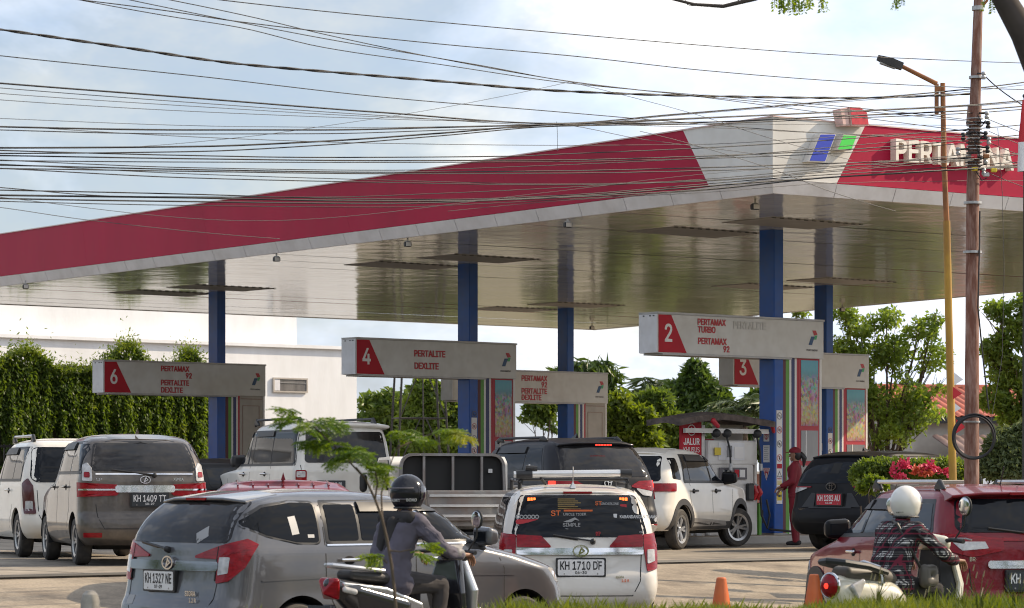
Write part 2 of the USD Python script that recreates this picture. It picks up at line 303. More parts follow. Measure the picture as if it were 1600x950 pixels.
# soffit: long glossy panels side by side
rng = np.random.default_rng(4)
NP = 24
for k in range(NP):
    f0, f1 = k / NP, (k + 1) / NP - 0.0003
    a, b = C1 + (C2 - C1) * f0, C4 + (C3 - C4) * f0; c, d = C1 + (C2 - C1) * f1, C4 + (C3 - C4) * f1
    n = 12; V = []; 
    for (l, r, dz) in ((a, b, rng.normal(0, .0015)), (c, d, rng.normal(0, .0015))):
        for i in range(n + 1): V.append(l + (r - l) * i / n + UP * (0.012 + dz + 0.0012 * rng.normal()))
    F = []
    for i in range(n): F += [[i, n + 1 + i, i + 1], [i + 1, n + 1 + i, n + 2 + i]]
    m = trimesh.Trimesh(np.array(V), F, process=False)
    if m.face_normals[0][2] > 0: m.invert()
    part(canopy, 'soffit_panel', m, 'soffit', smooth=False)
# white raised lettering on the right fascia
txt = 'PERTAMINA'; s_at = None
sA, sB = right_s(1388), right_s(1572)
full = text(txt, 0.33, 0.16, True); full.apply_scale(((sB - sA) / full.extents[0], 1, 1)); x0 = full.bounds[0, 0]
adv = 0.0
sc_ = (sB - sA) / text(txt, 0.33, 0.16, True).extents[0]
for i, ch in enumerate(txt):
    g = text(ch, 0.33, 0.13, True); g.apply_scale((sc_, 1, 1)); before = text(txt[:i + 1], 0.33, 0.16, True); xr = before.bounds[1, 0] * sc_ - x0
    g.apply_translation((xr - g.bounds[1, 0], 0, 0))
    part(canopy, 'sign_letter', placed(g, C1 + tR * sA + oR * .05 + UP * (TRIM + 0.43), tR, UP, oR), 'letter_white', smooth=False)
# slanted block before the first letter, then the three-part emblem
def _unused(): pass
def emb(poly, depth, m, name, side='logo_side', e=0.055):
    g = prism(poly, depth); part(canopy, name + '_box', placed(g, C1 + oR * e, tR, UP, oR), side, smooth=False)
    f = prism(Polygon(poly).buffer(-0.012), 0.008); part(canopy, name + '_face', placed(f, C1 + oR * (e + depth - .003), tR, UP, oR), m, smooth=False)
def sz(px, py):
    s = right_s(px); Y = C1[1] + tR[1] * s; return s, EYE - (py - HOR) * Y / FPX - SZ
emb([sz(1250, 254), sz(1276, 255), sz(1293, 211), sz(1268, 211)], 0.15, 'logo_blue', 'emblem_blue')
emb([sz(1294, 237), sz(1317, 237), sz(1326, 213), sz(1304, 212)], 0.15, 'logo_green', 'emblem_green')
emb([sz(1314, 199), sz(1341, 199), sz(1338, 178), sz(1327, 170), sz(1310, 170)], 0.20, 'logo_red', 'emblem_red', 'logo_pink')
emb([sz(1302, 199), sz(1313, 199), sz(1309, 170), sz(1297, 173)], 0.17, 'logo_pink', 'emblem_pink', 'logo_pink')
# small spotlights hung below the rim
for (px, py) in ((432, 402), (637, 378), (887, 347), (1180, 318), (40, 446), (925, 512), (1316, 483)):
    q = at_z(px, py - 6, SZ)
    s = thing('rim_spotlight', f'small grey spotlight hung under the canopy rim, ' + {432: 'third from the left end', 637: 'fourth from the left, over sign 4', 887: 'fifth from the left', 1180: 'beside the near corner', 40: 'at the far left end', 925: 'on the far rear corner', 1316: 'on the rear rim right of pillar 2'}[px], 'spotlight', q, group='spotlights along the canopy rim')
    part(s, 'bracket', cat([bx(.03, .03, .09, (0, 0, -.02)), bx(.10, .02, .02, (0, 0, -.06))]), 'steel_grey')
    part(s, 'lamp_head', cat([bx(.13, .10, .09, (0, .02, -.11), rz=.4, chamfer=.015)]), 'rubber')
    part(s, 'lamp_glass', bx(.10, .008, .07, (0, .02, -.11) + np.array([.02, -.054, 0]), rz=.4), 'logo_side')

# ---------------------------------------------------------------- pillars, sign boards, totem panels, islands
HZ = SZ + 0.01
def pillar_pos(px, py): return at_z(px, py, SZ)
PIL = {'2': pillar_pos(1205, 361), '4': pillar_pos(731, 413.5), '6': pillar_pos(339, 457), '5': pillar_pos(884, 482.5), '3': pillar_pos(1287, 447)}
desc = {'2': 'nearest blue pillar carrying sign 2', '4': 'blue pillar carrying sign 4', '6': 'blue pillar carrying sign 6 on the left', '5': 'blue pillar behind the middle, right of pillar 4', '3': 'blue pillar behind the sign 2 board carrying sign 3'}
def icon_disc(r, o, x, kind):
    ring = Point(0, 0).buffer(r, 24).difference(Point(0, 0).buffer(r * .82, 24)); slash = aff.rotate(sbox(-r * .85, -r * .07, r * .85, r * .07), -45)
    g = {0: sbox(-r * .5, -r * .1, r * .45, r * .12), 1: sbox(-r * .4, -r * .4, r * .4, r * .35).difference(Point(0, 0).buffer(r * .2)), 2: sbox(-r * .55, -.15 * r, .5 * r, .1 * r).union(sbox(-.1 * r, -.4 * r, .15 * r, .4 * r)), 3: Point(0, r * .4).buffer(r * .16).union(sbox(-r * .2, -r * .5, r * .2, r * .2))}[kind]
    return prism(ring.union(slash), .002), prism(g, .0015)
for kx in ('2', '4', '6', '5', '3'):
    P0 = PIL[kx] * [1, 1, 0] + UP * FZ
    isl = thing('pump_island', 'raised concrete pump island under ' + {'2': 'the nearest pillar, beside the red dispenser', '4': 'the pillar with sign 4', '6': 'the far left pillar with sign 6', '5': 'the rear middle pillar', '3': 'the rear right pillar with sign 3'}[kx], 'kerb', P0, math.atan2(D[1], D[0]), group='pump islands')
    part(isl, 'kerb', bx(7.6, 1.15, .14, (-.6, 0, .07), chamfer=.02), 'kerb_paint')
    part(isl, 'kerb_top', bx(7.4, .95, .012, (-.6, 0, .147)), 'concrete')
    pl = thing('canopy_pillar', desc[kx], 'pillar', P0 + UP * .15, math.atan2(D[1], D[0]), group='blue canopy pillars')
    h = SZ - FZ - .15 + .02
    # local x along the road direction, local -y towards the road
    part(pl, 'shaft', bx(.23, .38, h, (0, 0, h / 2), chamfer=.012), 'pillar_blue', smooth=False)
    part(pl, 'base_plate', bx(.34, .48, .03, (0, 0, .015), chamfer=.005), 'steel_grey')
    for b in (-1.25, 1.15):
        hp = cat([bx(2.1, 1.25, .010, (-.75, b, h - .012))]); part(canopy, 'hatch_panel', placed(hp, P0 + UP * .15, D, -N, UP), 'hatch')
        st = cat([bx(.09, .015, .010, (-.75 + 2.1 * (j / 11 - .5), b - .63, h - .020)) for j in range(12)]); part(canopy, 'hatch_clips', placed(st, P0 + UP * .15, D, -N, UP), 'black_plain', kind='stuff')
    # notices on the pillar (front face looks along -y, left face along -x)
    if kx in '243':
        zt = {'2': 2.18, '4': 2.40, '3': 2.20}[kx]
        part(pl, 'notice_strip', bx(.14, .004, 1.64 if kx == '2' else 1.3, (0.01, -.193, zt - .82), chamfer=0), 'white_plain')
        fx, fy, fz = np.array([1., 0, 0]), np.array([0, 0, 1.]), np.array([0, -1., 0])
        for j in range(4):
            a, b = icon_disc(.062, None, None, j); o = np.array([.01, -.1955, zt - .10 - j * .245])
            part(pl, 'prohibition_ring', placed(a, o, fx, fy, fz), 'stripe_red' if j % 2 else 'ink_grey', smooth=False); part(pl, 'prohibition_icon', placed(b, o, fx, fy, fz), 'black_plain', smooth=False)
        if kx == '2':
            part(pl, 'small_notice', bx(.12, .003, .08, (.01, -.1965, zt - .98)), 'sign_red'); 
            tri = Polygon([(-.06, -.05), (.06, -.05), (0, .06)]); part(pl, 'warning_triangle', placed(prism(tri.difference(tri.buffer(-.012)), .002), np.array([.01, -.1955, zt - 1.12]), fx, fy, fz), 'ink_grey', smooth=False)
            part(pl, 'warning_text', placed(cat([text('AWAS', .028, .002, True, mid=True)]), np.array([.01, -.1955, zt - 1.21]), fx, fy, fz), 'stripe_red', smooth=False)
            part(pl, 'warning_lines', cat([bx(.11, .003, .012, (.01, -.1965, zt - 1.24 - .02 * j)) for j in range(4)]), 'yellow_plain')
            part(pl, 'dark_notice', bx(.11, .003, .05, (.01, -.1965, zt - 1.375)), 'black_plain'); part(pl, 'yellow_notice', bx(.115, .003, .16, (.01, -.1965, zt - 1.50)), 'yellow_plain')
            part(pl, 'camera_icon', placed(prism(sbox(-.035, -.02, .02, .02).union(Polygon([(.02, 0), (.045, .025), (.045, -.025)])), .002), np.array([.01, -.1985, zt - 1.50]), fx, fy, fz), 'black_plain', smooth=False)
        lx, lz = np.array([0, -1., 0]), np.array([-1., 0, 0])
        def onleft(mesh, y, z, m, nm): part(pl, nm, placed(mesh, np.array([-.1165, y, z]), lx, fy, lz), m, smooth=False)
        z5 = {'2': 1.72, '4': 1.76, '3': 1.72}[kx]
        onleft(prism(sbox(-.06, -.075, .06, .075).buffer(.01), .002), 0, z5, 'white_plain', 'badge'); onleft(prism(Point(0, 0).buffer(.055).union(sbox(-.055, .0, .055, .07)), .003), 0, z5, 'stripe_red', 'badge_disc')
        onleft(cat([text('5S', .06, .005, True, mid=True)]), 0, z5 - .03, 'white_plain', 'badge_text')
        if kx == '2':
            onleft(prism(sbox(-.08, -.15, .08, .15), .002), 0, 1.42, 'white_plain', 'paper_notice')
            onleft(cat([prism(sbox(-.06, .11 - .035 * j, .05 - .01 * (j % 3), .118 - .035 * j), .003) for j in range(7)]), 0, 1.42, 'ink_grey', 'paper_lines')
            onleft(prism(Polygon([(-.09, .11), (.09, .11), (0, -.11)]), .002), 0, 1.06, 'white_plain', 'stop_triangle'); onleft(prism(Polygon([(-.078, .102), (.078, .102), (0, -.09)]), .003), 0, 1.06, 'stripe_red', 'stop_triangle_face')
            onleft(cat([text('STOP', .036, .005, True, mid=True)]), 0, 1.11, 'white_plain', 'stop_text'); onleft(prism(sbox(-.012, -.06, .012, .02), .005), 0, 1.06, 'white_plain', 'stop_mark')

EMB = [('navy', [(-.5, -.55), (-.12, -.55), (.18, .12), (-.2, .12)]), ('stripe_green', [(.10, -.12), (.36, -.12), (.48, .22), (.22, .22)]), ('stripe_red', [(-.08, .60), (.30, .60), (.5, .28), (.12, .20)])]
EMBM = {'navy': 'emblem_navy', 'stripe_green': 'emblem_green2', 'stripe_red': 'emblem_red2'}
mat('emblem_navy', (0.02, 0.07, 0.17), .45); mat('emblem_green2', (0.05, 0.35, 0.13), .45); mat('emblem_red2', (0.45, 0.035, 0.04), .45)
def sign(kx, pxl, pxr, top, bot, number, lines, label, lower, capw=True, ghost=False):
    P0 = PIL[kx] * [1, 1, 0]; hw = .23
    def a_of(px):
        o = P0 + N * hw; k = (px - 800) / FPX; return float((k * o[1] - o[0]) / (D[0] - k * D[1]))
    a0, a1 = a_of(pxl), a_of(pxr)
    s = thing('pump_sign', label, 'sign', P0 + UP * FZ, math.atan2(D[1], D[0]), group='pump number signs')
    yl = (P0 + N * hw + D * a0)[1]; z0, z1 = EYE - (bot - HOR) * yl / FPX - FZ, EYE - (top - HOR) * yl / FPX - FZ
    L, h, cx, cz = a1 - a0, z1 - z0, (a0 + a1) / 2, (z0 + z1) / 2
    part(s, 'board', bx(L, 2 * hw, h, (cx, 0, cz), chamfer=.006), 'sign_white', smooth=False)
    part(s, 'end_cap', bx(.02, 2 * hw - .01, h - .01, (a0 - .011, 0, cz)), 'sign_cap', smooth=False)
    part(s, 'top_trim', bx(L + .02, 2 * hw + .03, .035, (cx, 0, z1 + .018)), 'sign_trim', smooth=False)
    part(s, 'bottom_trim', bx(L - .9, 2 * hw + .02, .03, (cx - .35, 0, z0 - .016)), 'sign_trim', smooth=False)
    part(s, 'cap_bolts', cat([bx(.012, .03, .02, (a0 - .026, y, z1 - .03)) for y in (-.15, -.06, .1)]), 'black_plain')
    fx, fy, fz = np.array([1., 0, 0]), np.array([0, 0, 1.]), np.array([0, -1., 0]); F = -hw
    def on(mesh, x, z, m, nm, e=.001): part(s, nm, placed(mesh, np.array([x, F - e, z]), fx, fy, fz), m, smooth=False)
    if number:
        on(prism(Polygon([(0.01, .012), (1.02 * h * .98, .012), (.46 * h, h - .012), (0.01, h - .012)]), .004), a0, z0, 'sign_red', 'number_panel')
        on(text(number, h * .44, .004, True, sx=.85, mid=True), a0 + h * .36, z0 + h * .30, 'white_plain', 'number', .005)
    for (t, px, py, hpx, mm) in lines:
        x = a_of(px); Yt = (P0 + N * hw + D * x)[1]; z = EYE - (py - HOR) * Yt / FPX - FZ; hh = hpx * Yt / FPX
        on(text(t, hh, .003, True, sx=.88, heavy=.035), x, z, mm, 'lettering', .002)
    ex, ez, es = a1 - .27, z0 + h * .52, h * .34
    for m, poly in EMB: on(prism(Polygon(np.array(poly) * es), .003), ex, ez + .02, EMBM[m], 'emblem', .002)
    on(text('PERTAMINA', .034, .003, False, mid=True), ex - .02, ez - es * .95, 'ink_grey', 'emblem_name', .002)
    # totem panel under the board, right of the pillar
    xs = .12; w = a1 - xs - .03
    part(s, 'totem_core', bx(w, .26, z0 - .15, (xs + w / 2, 0.0, (z0 + .15) / 2)), 'panel_cream', smooth=False)
    part(s, 'edge_post', bx(.055, .30, z1 - .13, (a1 + .005, 0, (z1 + .15) / 2 - .005)), 'white_plain', smooth=False)
    x = xs
    for (m, sw) in (('stripe_maroon', .10), ('stripe_green', .085), ('white_plain', .05), ('navy', .085), ('white_plain', .05), ('stripe_red', .05)):
        part(s, 'stripe', bx(sw, .012, z0 - .16, (x + sw / 2, -.136, (z0 + .16) / 2)), m, smooth=False); x += sw
    w2 = a1 - .03 - x
    if lower == 'poster':
        part(s, 'frame', bx(w2, .016, z0 - .17, (x + w2 / 2, -.138, (z0 + .17) / 2)), 'stripe_red', smooth=False)
        pz0, pz1 = z0 - 1.19, z0 - .03
        pp = bx(w2 - .08, .008, pz1 - pz0, (0, 0, 0)); path = numbered(s, 'poster'); 
        pp.apply_translation((x + w2 / 2 + .01, -.149, (pz0 + pz1) / 2)); dz = 3.55 - pz1
        poster_mat('poster_print_' + kx, pz0, pz1); usdkit.mesh(stage, path, pp, MATS['poster_print_' + kx]); 
        tops = cat([prism(Polygon([(-.16, 0), (-.12, .05), (.10, .05), (.14, 0)]), .002)])
        on(tops, x + w2 / 2 + .01, pz1 - .06, 'white_plain', 'poster_banner', -.083 )
        sk = []
        r_ = np.random.default_rng(5)
        for j in range(11):
            bw = r_.uniform(.02, .045); bh = r_.uniform(.08, .34); sk.append(prism(sbox(-bw / 2, 0, bw / 2, bh), .002)); sk[-1].apply_translation((-w2 * .38 + j * w2 * .075, 0, 0))
        on(cat(sk), x + w2 / 2 + .01, pz0 + .58, 'ink_grey', 'poster_towers', -.083)
        on(cat([prism(sbox(-.07, -.07, .07, .07).union(sbox(.03, .09, .2, .11)), .002)]), x + w2 / 2 - .06, pz1 - .28, 'stripe_red', 'poster_mark', -.083)
        for (za, zb) in ((pz0 - .62, pz0 - .08), (pz0 - 1.35, pz0 - .70)):
            part(s, 'window_pane', bx(w2 - .08, .008, zb - za, (x + w2 / 2 + .01, -.149, (za + zb) / 2)), 'booth_glass', smooth=False)
        part(s, 'mullion', bx(.025, .012, .54, (x + w2 * .34, -.152, pz0 - .35)), 'white_plain', smooth=False)
    else:
        part(s, 'panel', bx(w2, .014, z0 - .17, (x + w2 / 2, -.138, (z0 + .17) / 2)), 'panel_cream', smooth=False)
        r0 = sbox(0.07, -1.5, w2 - .09, -.22); on(prism(r0.difference(r0.buffer(-.012)), .004), x, z0, 'panel_line', 'door_outline', -.084)
        on(prism(sbox(.02, -.075, w2 - .02, -.06), .004), x, z0, 'panel_line', 'panel_joint', -.084)
    return s
R = 'sign_text_red'
sign('2', 1028, 1287, 490, 551, '2', [('PERTAMAX', 1089.5, 507, 9.2, R), ('TURBO', 1090, 519, 9.2, R), ('PERTAMAX', 1090, 537, 9.4, R), ('92', 1129.5, 550, 9.2, R), ('PERTALITE', 1145, 513, 11, 'ghost_text')],
     'white board numbered 2 on the nearest pillar, listing two fuels', 'poster')
sign('4', 556.6, 807, 529.3, 584.7, '4', [('PERTALITE', 646.5, 556.5, 9.5, R), ('DEXLITE', 647, 576, 9.5, R)], 'white board numbered 4 on the pillar left of centre', 'poster')
sign('6', 162.6, 415, 564, 613.5, '6', [('PERTAMAX', 251, 579.5, 8, R), ('92', 289.5, 591, 8, R), ('PERTALITE', 251, 601.5, 8, R), ('DEXLITE', 251, 613, 8, R)], 'white board numbered 6 before the vine-covered wall', 'door')
sign('5', 708, 950, 577, 625, '', [('PERTAMAX', 814.5, 594.5, 8, R), ('92', 845.5, 605, 8, R), ('PERTALITE', 814.5, 614.5, 8, R), ('DEXLITE', 814.5, 624.5, 8, R)], 'board behind sign 4 listing three fuels, its number hidden', 'door')
sign('3', 1147, 1358, 548, 601, '3', [], 'board numbered 3 half hidden behind pillar 2', 'poster')
# ---------------------------------------------------------------- vehicles
from scipy.interpolate import PchipInterpolator as PCH
def paint(name, col, metal=0.0, rough=0.42, dirt=(0.30, 0.25, 0.19), da=0.25, coat=.75):
    return mat(name, col, rough, metal=metal, coat=coat, var=0.03, vs=3, dirt=dirt, dirt_amt=da, dirt_scale=2.2, coat_rough=0.05, spec=0.15)
paint('paint_white', (0.66, 0.63, 0.57), da=0.2); paint('paint_cream', (0.72, 0.68, 0.60), da=0.15); paint('paint_bronze', (0.075, 0.064, 0.056), metal=0.55, rough=0.38, da=0.35)
paint('paint_silver', (0.105, 0.105, 0.11), metal=0.62, rough=0.30, da=0.15, coat=1.0); paint('paint_black', (0.006, 0.006, 0.007), da=0.02, coat=.12); paint('paint_maroon', (0.17, 0.02, 0.03), da=0.15)
paint('paint_red', (0.15, 0.005, 0.012), metal=0.35, rough=0.3, da=0.06, coat=.55); paint('paint_navyblack', (0.008, 0.0085, 0.012), da=0.05, coat=.18); paint('paint_truck', (0.18, 0.172, 0.16), da=0.8, dirt=(0.16, 0.08, 0.05))
mat('car_glass', (0.006, 0.007, 0.009), 0.03, spec=0.2)
mat('car_glass_dusty', (0.010, 0.010, 0.011), 0.07, spec=.35, dirt=(0.07, 0.062, 0.055), dirt_amt=0.5, dirt_scale=1.4, coat_rough=0.05)
mat('car_trim', (0.016, 0.016, 0.017), 0.45, var=0.2); mat('cladding', (0.030, 0.030, 0.032), 0.6, dirt=(0.13, 0.11, 0.09), dirt_amt=0.4, dirt_scale=4)
mat('seam', (0.008, 0.008, 0.008), 0.8); mat('chrome', (0.72, 0.72, 0.73), 0.10, metal=1.0, rvar=0.04); mat('chrome_dark', (0.26, 0.26, 0.27), 0.12, metal=1.0, rvar=.05); mat('silver_trim', (0.55, 0.54, 0.53), 0.3, metal=0.8, var=0.1)
mat('rim_alloy', (0.42, 0.42, 0.42), 0.32, metal=0.8, dirt=(0.15, 0.13, 0.10), dirt_amt=0.5, dirt_scale=9); mat('rim_dark', (0.05, 0.05, 0.05), 0.5)
mat('lamp_red', (0.21, 0.003, 0.008), 0.2, spec=.25, coat=.3, var=0.35, vs=12, stretch=(1, 1, 4)); mat('lamp_smoked', (0.05, 0.006, 0.006), .2, coat=.3); mat('lamp_clear', (0.42, 0.41, 0.40), 0.10, coat=1.0, var=0.3, vs=14); mat('lamp_orange', (0.5, 0.14, 0.02), 0.2, coat=1.0)
mat('brake_lit', (0.8, 0.02, 0.01), 0.3, emis=(1, 0.03, 0.015), emis_s=2.2); mat('brake_orange', (0.8, 0.12, 0.02), 0.3, emis=(1, 0.16, 0.03), emis_s=2.5)
mat('plate_black', (0.02, 0.025, 0.03), 0.5); mat('plate_white', (0.70, 0.69, 0.67), 0.5); mat('plate_red', (0.38, 0.025, 0.04), 0.5); mat('plate_ink', (0.02, 0.02, 0.022), 0.5); mat('plate_pale', (0.62, 0.62, 0.62), 0.5)
mat('sticker_pale', (0.5, 0.49, 0.47), .5); mat('sticker_orange', (0.62, 0.13, 0.03), 0.5); mat('sticker_gold', (0.25, 0.17, 0.05), 0.5); mat('sticker_grey', (0.30, 0.30, 0.30), 0.5); mat('sticker_red', (0.42, 0.03, 0.04), 0.5); mat('alu', (0.66, 0.65, 0.63), 0.28, metal=0.7, var=0.08)

def rnd(poly, r=0.03):
    p = poly if hasattr(poly, 'area') else Polygon(poly); return p.buffer(-r).buffer(r, 6)
def ribbon(pts, w): return LineString(pts).buffer(w / 2, cap_style=2, join_style=1)

class Car:
    NZ, NS = 90, 460
    def __init__(c, L, W, H, zc=.24, zb=.98, zt=None, cowl=1.05, hood=(.80, .98), roof_f=.30, tail=.42, tail_belt=.10, roofw=.74, R=.31, wb=2.6, tumble=.86, rear=None, xroof=None, corner=.2, bow=.05, fhang=.80, whl=.19, rtop=None):
        c.L, c.W, c.H, c.zb, c.R, c.zc = L, W, H, zb, R, zc
        zt = c.zt = zt or H - .15; h = L / 2; w = W / 2; c.xf_axle = h - fhang; c.xr_axle = c.xf_axle - wb; c.whl = whl
        rear = rear or [(zc, -h + .14), (zc + .10, -h + .03), (zc + .20, -h), (zc + .34, -h + .015), (zc + .42, -h + .05), (zb - .12, -h + tail_belt - .02), (zb, -h + tail_belt), (zt, -h + tail)]
        rtop = rtop or .5
        rear = rear + [(H - .09, rear[-1][1] + .08), (H - .042, -h + tail + rtop - .18), (H - .012, -h + tail + rtop + .3), (H, -h + tail + rtop + .8)]
        front = [(zc, h - .16), (zc + .1, h - .05), (zc + .20, h), (zc + .36, h - .02), (hood[0], h - .12), ((hood[0] * .5 + hood[1] * .5), h - .45), (hood[1], cowl), (zt, roof_f + .10), (H - .09, roof_f - .05), (H - .042, roof_f - .36), (H - .012, roof_f - .75), (H, roof_f - 1.0)]
        f_end = front[-1][1]
        if rear[-1][1] > f_end - .2: rear[-1] = (H, f_end - .2); rear[-2] = (H - .012, min(rear[-2][1], f_end - .3))
        half = [(zc, w * .90), (zc + .10, w * .97), (zc + .26, w), (zc + .45, w * .995), (zb - .10, w * .985), (zb, w * .965), (zt, w * tumble), (H - .09, w * (tumble - .055)), (H - .042, w * (roofw - .07)), (H - .012, w * .46), (H, w * .14)]
        f = lambda a: PCH([q[0] for q in a], [q[1] for q in a])
        c.fr, c.ff, c.fw = f(rear), f(front), f(half)
        c.corner, c.bow = corner, bow
        base = np.unique(np.concatenate([np.linspace(zc, H, 60), np.linspace(H - .12, H, 16), np.linspace(hood[0] - .05, hood[1] + .03, 14)]))
        c.Z = base; outs = [c.outline(z) for z in base]
        c.O = np.array(outs)                                   # nz, m, 2
        # lookup tables
        c.xg = np.linspace(-h - .05, h + .05, 320); c.yg = np.linspace(0, w + .02, 120); c.sg = np.linspace(0, W / 2 + L * .6, 320)
        c.TS = np.array([np.interp(c.xg, o[:, 0], o[:, 1]) for o in outs])
        k = outs[0].shape[0]
        c.TR, c.TF, c.TW = [], [], []
        for o in outs:
            i = int(np.argmax(o[:, 1] >= o[:, 1].max() - 1e-9)); c.TR.append(np.interp(c.yg, o[:i + 1, 1], o[:i + 1, 0]))
            j = len(o) - 1 - int(np.argmax(o[::-1, 1] >= o[:, 1].max() - 1e-9)); c.TF.append(np.interp(c.yg, o[j:, 1][::-1], o[j:, 0][::-1]))
            s = np.concatenate([[0], np.cumsum(np.linalg.norm(np.diff(o, axis=0), axis=1))]); c.TW.append(np.stack([np.interp(c.sg, s, o[:, 0]), np.interp(c.sg, s, o[:, 1])], -1))
        c.TR, c.TF, c.TW = np.array(c.TR), np.array(c.TF), np.array(c.TW)
    def outline(c, z):
        xr, xf, w = float(c.fr(z)), float(c.ff(z)), float(c.fw(z)); ln = xf - xr
        R = min(c.corner, w * .55, ln * .3); Rf = min(.50, w * .62, ln * .35); Rfy = Rf * .8
        b = min(c.bow, ln * .05); bf = min(.14, ln * .1); t = np.linspace(0, 1, 9)
        y1 = w - R; rl = np.stack([xr + b * t ** 2, y1 * t], -1)
        th = np.linspace(0, math.pi / 2, 9)[1:]; e = .85
        rc = np.stack([xr + b + R * 1.25 - R * 1.25 * np.cos(th) ** e, y1 + R * np.sin(th) ** e], -1)
        xs0, xs1 = xr + b + R * 1.25, xf - bf - Rf
        q = np.linspace(0, 1, 33)[1:]; sy = w * (1 - .030 * np.clip((q - .6) / .4, 0, 1) ** 2); sd_ = np.stack([xs0 + (xs1 - xs0) * q, sy], -1)
        wf = sy[-1]; th2 = np.linspace(0, math.pi / 2, 11)[1:]
        fc = np.stack([xs1 + Rf * np.sin(th2) ** e, wf - Rfy + Rfy * np.cos(th2) ** e], -1)
        u = np.linspace(1, 0, 8)[1:]; fl = np.stack([xf - bf * u ** 2, (wf - Rfy) * u], -1)
        return np.vstack([rl, rc, sd_, fc, fl])
    def body(c, wells=True):
        m = c.O.shape[1]; V = []; 
        for z, o in zip(c.Z, c.O):
            full = np.vstack([o, (o * [1, -1])[1:-1][::-1]]); V.append(np.column_stack([full, np.full(len(full), z)]))
        n = len(V[0]); nz = len(V); P = np.vstack(V); F = []
        i = np.arange(n); j = (i + 1) % n
        for k in range(nz - 1):
            a, b, d, e = k * n + i, k * n + j, (k + 1) * n + j, (k + 1) * n + i
            F += [np.stack([a, d, b], 1), np.stack([a, e, d], 1)]
        P = np.vstack([P, [[c.O[0][:, 0].mean(), 0, c.Z[0]], [c.O[-1][:, 0].mean(), 0, c.Z[-1]]]]); cb, ct = len(P) - 2, len(P) - 1
        F += [np.stack([np.full(n, cb), i, j], 1), np.stack([np.full(n, ct), (nz - 1) * n + j, (nz - 1) * n + i], 1)]
        t = trimesh.Trimesh(P, np.vstack(F), process=False)
        if t.volume < 0: t.invert()
        b = m3.Manifold(m3.Mesh(np.asarray(t.vertices, np.float32), np.asarray(t.faces, np.uint32)))
        if wells:
            for x in (c.xf_axle, c.xr_axle):
                for s in (-1, 1):
                    cy = m3.Manifold.cylinder(.42, c.R + .055, c.R + .055, 40, True).rotate([90, 0, 0]).translate([x, s * (c.W / 2 - .16), c.R + .01])
                    b = b - cy
        return to_tm(b)
    def _bil(c, T, g, u, z):
        zi = np.clip(np.searchsorted(c.Z, z) - 1, 0, len(c.Z) - 2); tz = np.clip((z - c.Z[zi]) / (c.Z[zi + 1] - c.Z[zi]), 0, 1)
        ui = np.clip(((u - g[0]) / (g[1] - g[0])).astype(int), 0, len(g) - 2); tu = np.clip((u - g[ui]) / (g[1] - g[0]), 0, 1)
        if T.ndim == 3: tz, tu = tz[:, None], tu[:, None]
        return (T[zi, ui] * (1 - tu) + T[zi, ui + 1] * tu) * (1 - tz) + (T[zi + 1, ui] * (1 - tu) + T[zi + 1, ui + 1] * tu) * tz
    def patch(c, poly, kind, off=.004, side=1, depth=.012, step=.075):
        poly = poly if hasattr(poly, 'geoms') or hasattr(poly, 'exterior') else Polygon(poly)
        polys = [g for g in getattr(poly, 'geoms', [poly]) if g.area > 1e-7]
        cs = m3.CrossSection([np.asarray(r.coords)[:-1] for g in polys for r in ([g.exterior] + list(g.interiors))], m3.FillRule.EvenOdd)
        t = to_tm(m3.Manifold.extrude(cs, .002).refine_to_length(step)); V = np.array(t.vertices); u, z, hgt = V[:, 0], V[:, 1], np.where(V[:, 2] > .001, off, -depth)
        if kind == 'side':
            y = c._bil(c.TS, c.xg, u, z); Q = np.column_stack([u, side * (y + hgt), z]); flip = side > 0
        elif kind == 'rear':
            x = c._bil(c.TR, c.yg, np.abs(u), z); Q = np.column_stack([x - hgt, u, z]); flip = True
        elif kind == 'front':
            x = c._bil(c.TF, c.yg, np.abs(u), z); Q = np.column_stack([x + hgt * 1.4, u, z + hgt * .6]); flip = False
        elif kind == 'wrap':
            s_ = np.abs(u); q = c._bil(c.TW, c.sg, s_, z); q2 = c._bil(c.TW, c.sg, s_ + .01, z); d = q2 - q; d /= np.maximum(np.linalg.norm(d, axis=1, keepdims=True), 1e-9)
            nrm = np.column_stack([-d[:, 1], d[:, 0]]); Q2 = q + nrm * hgt[:, None]; Q = np.column_stack([Q2[:, 0], np.where(u < 0, -1, 1) * side * Q2[:, 1], z]); flip = side > 0
        r = trimesh.Trimesh(Q, t.faces, process=False)
        if r.volume < 0: r.invert()
        return r
    def rear_pt(c, y, z, off=0):
        return np.array([float(c._bil(c.TR, c.yg, np.array([abs(y)]), np.array([z]))[0]) - off, y, z])
    def side_pt(c, x, z, s=1, off=0):
        return np.array([x, s * (float(c._bil(c.TS, c.xg, np.array([x]), np.array([z]))[0]) + off), z])

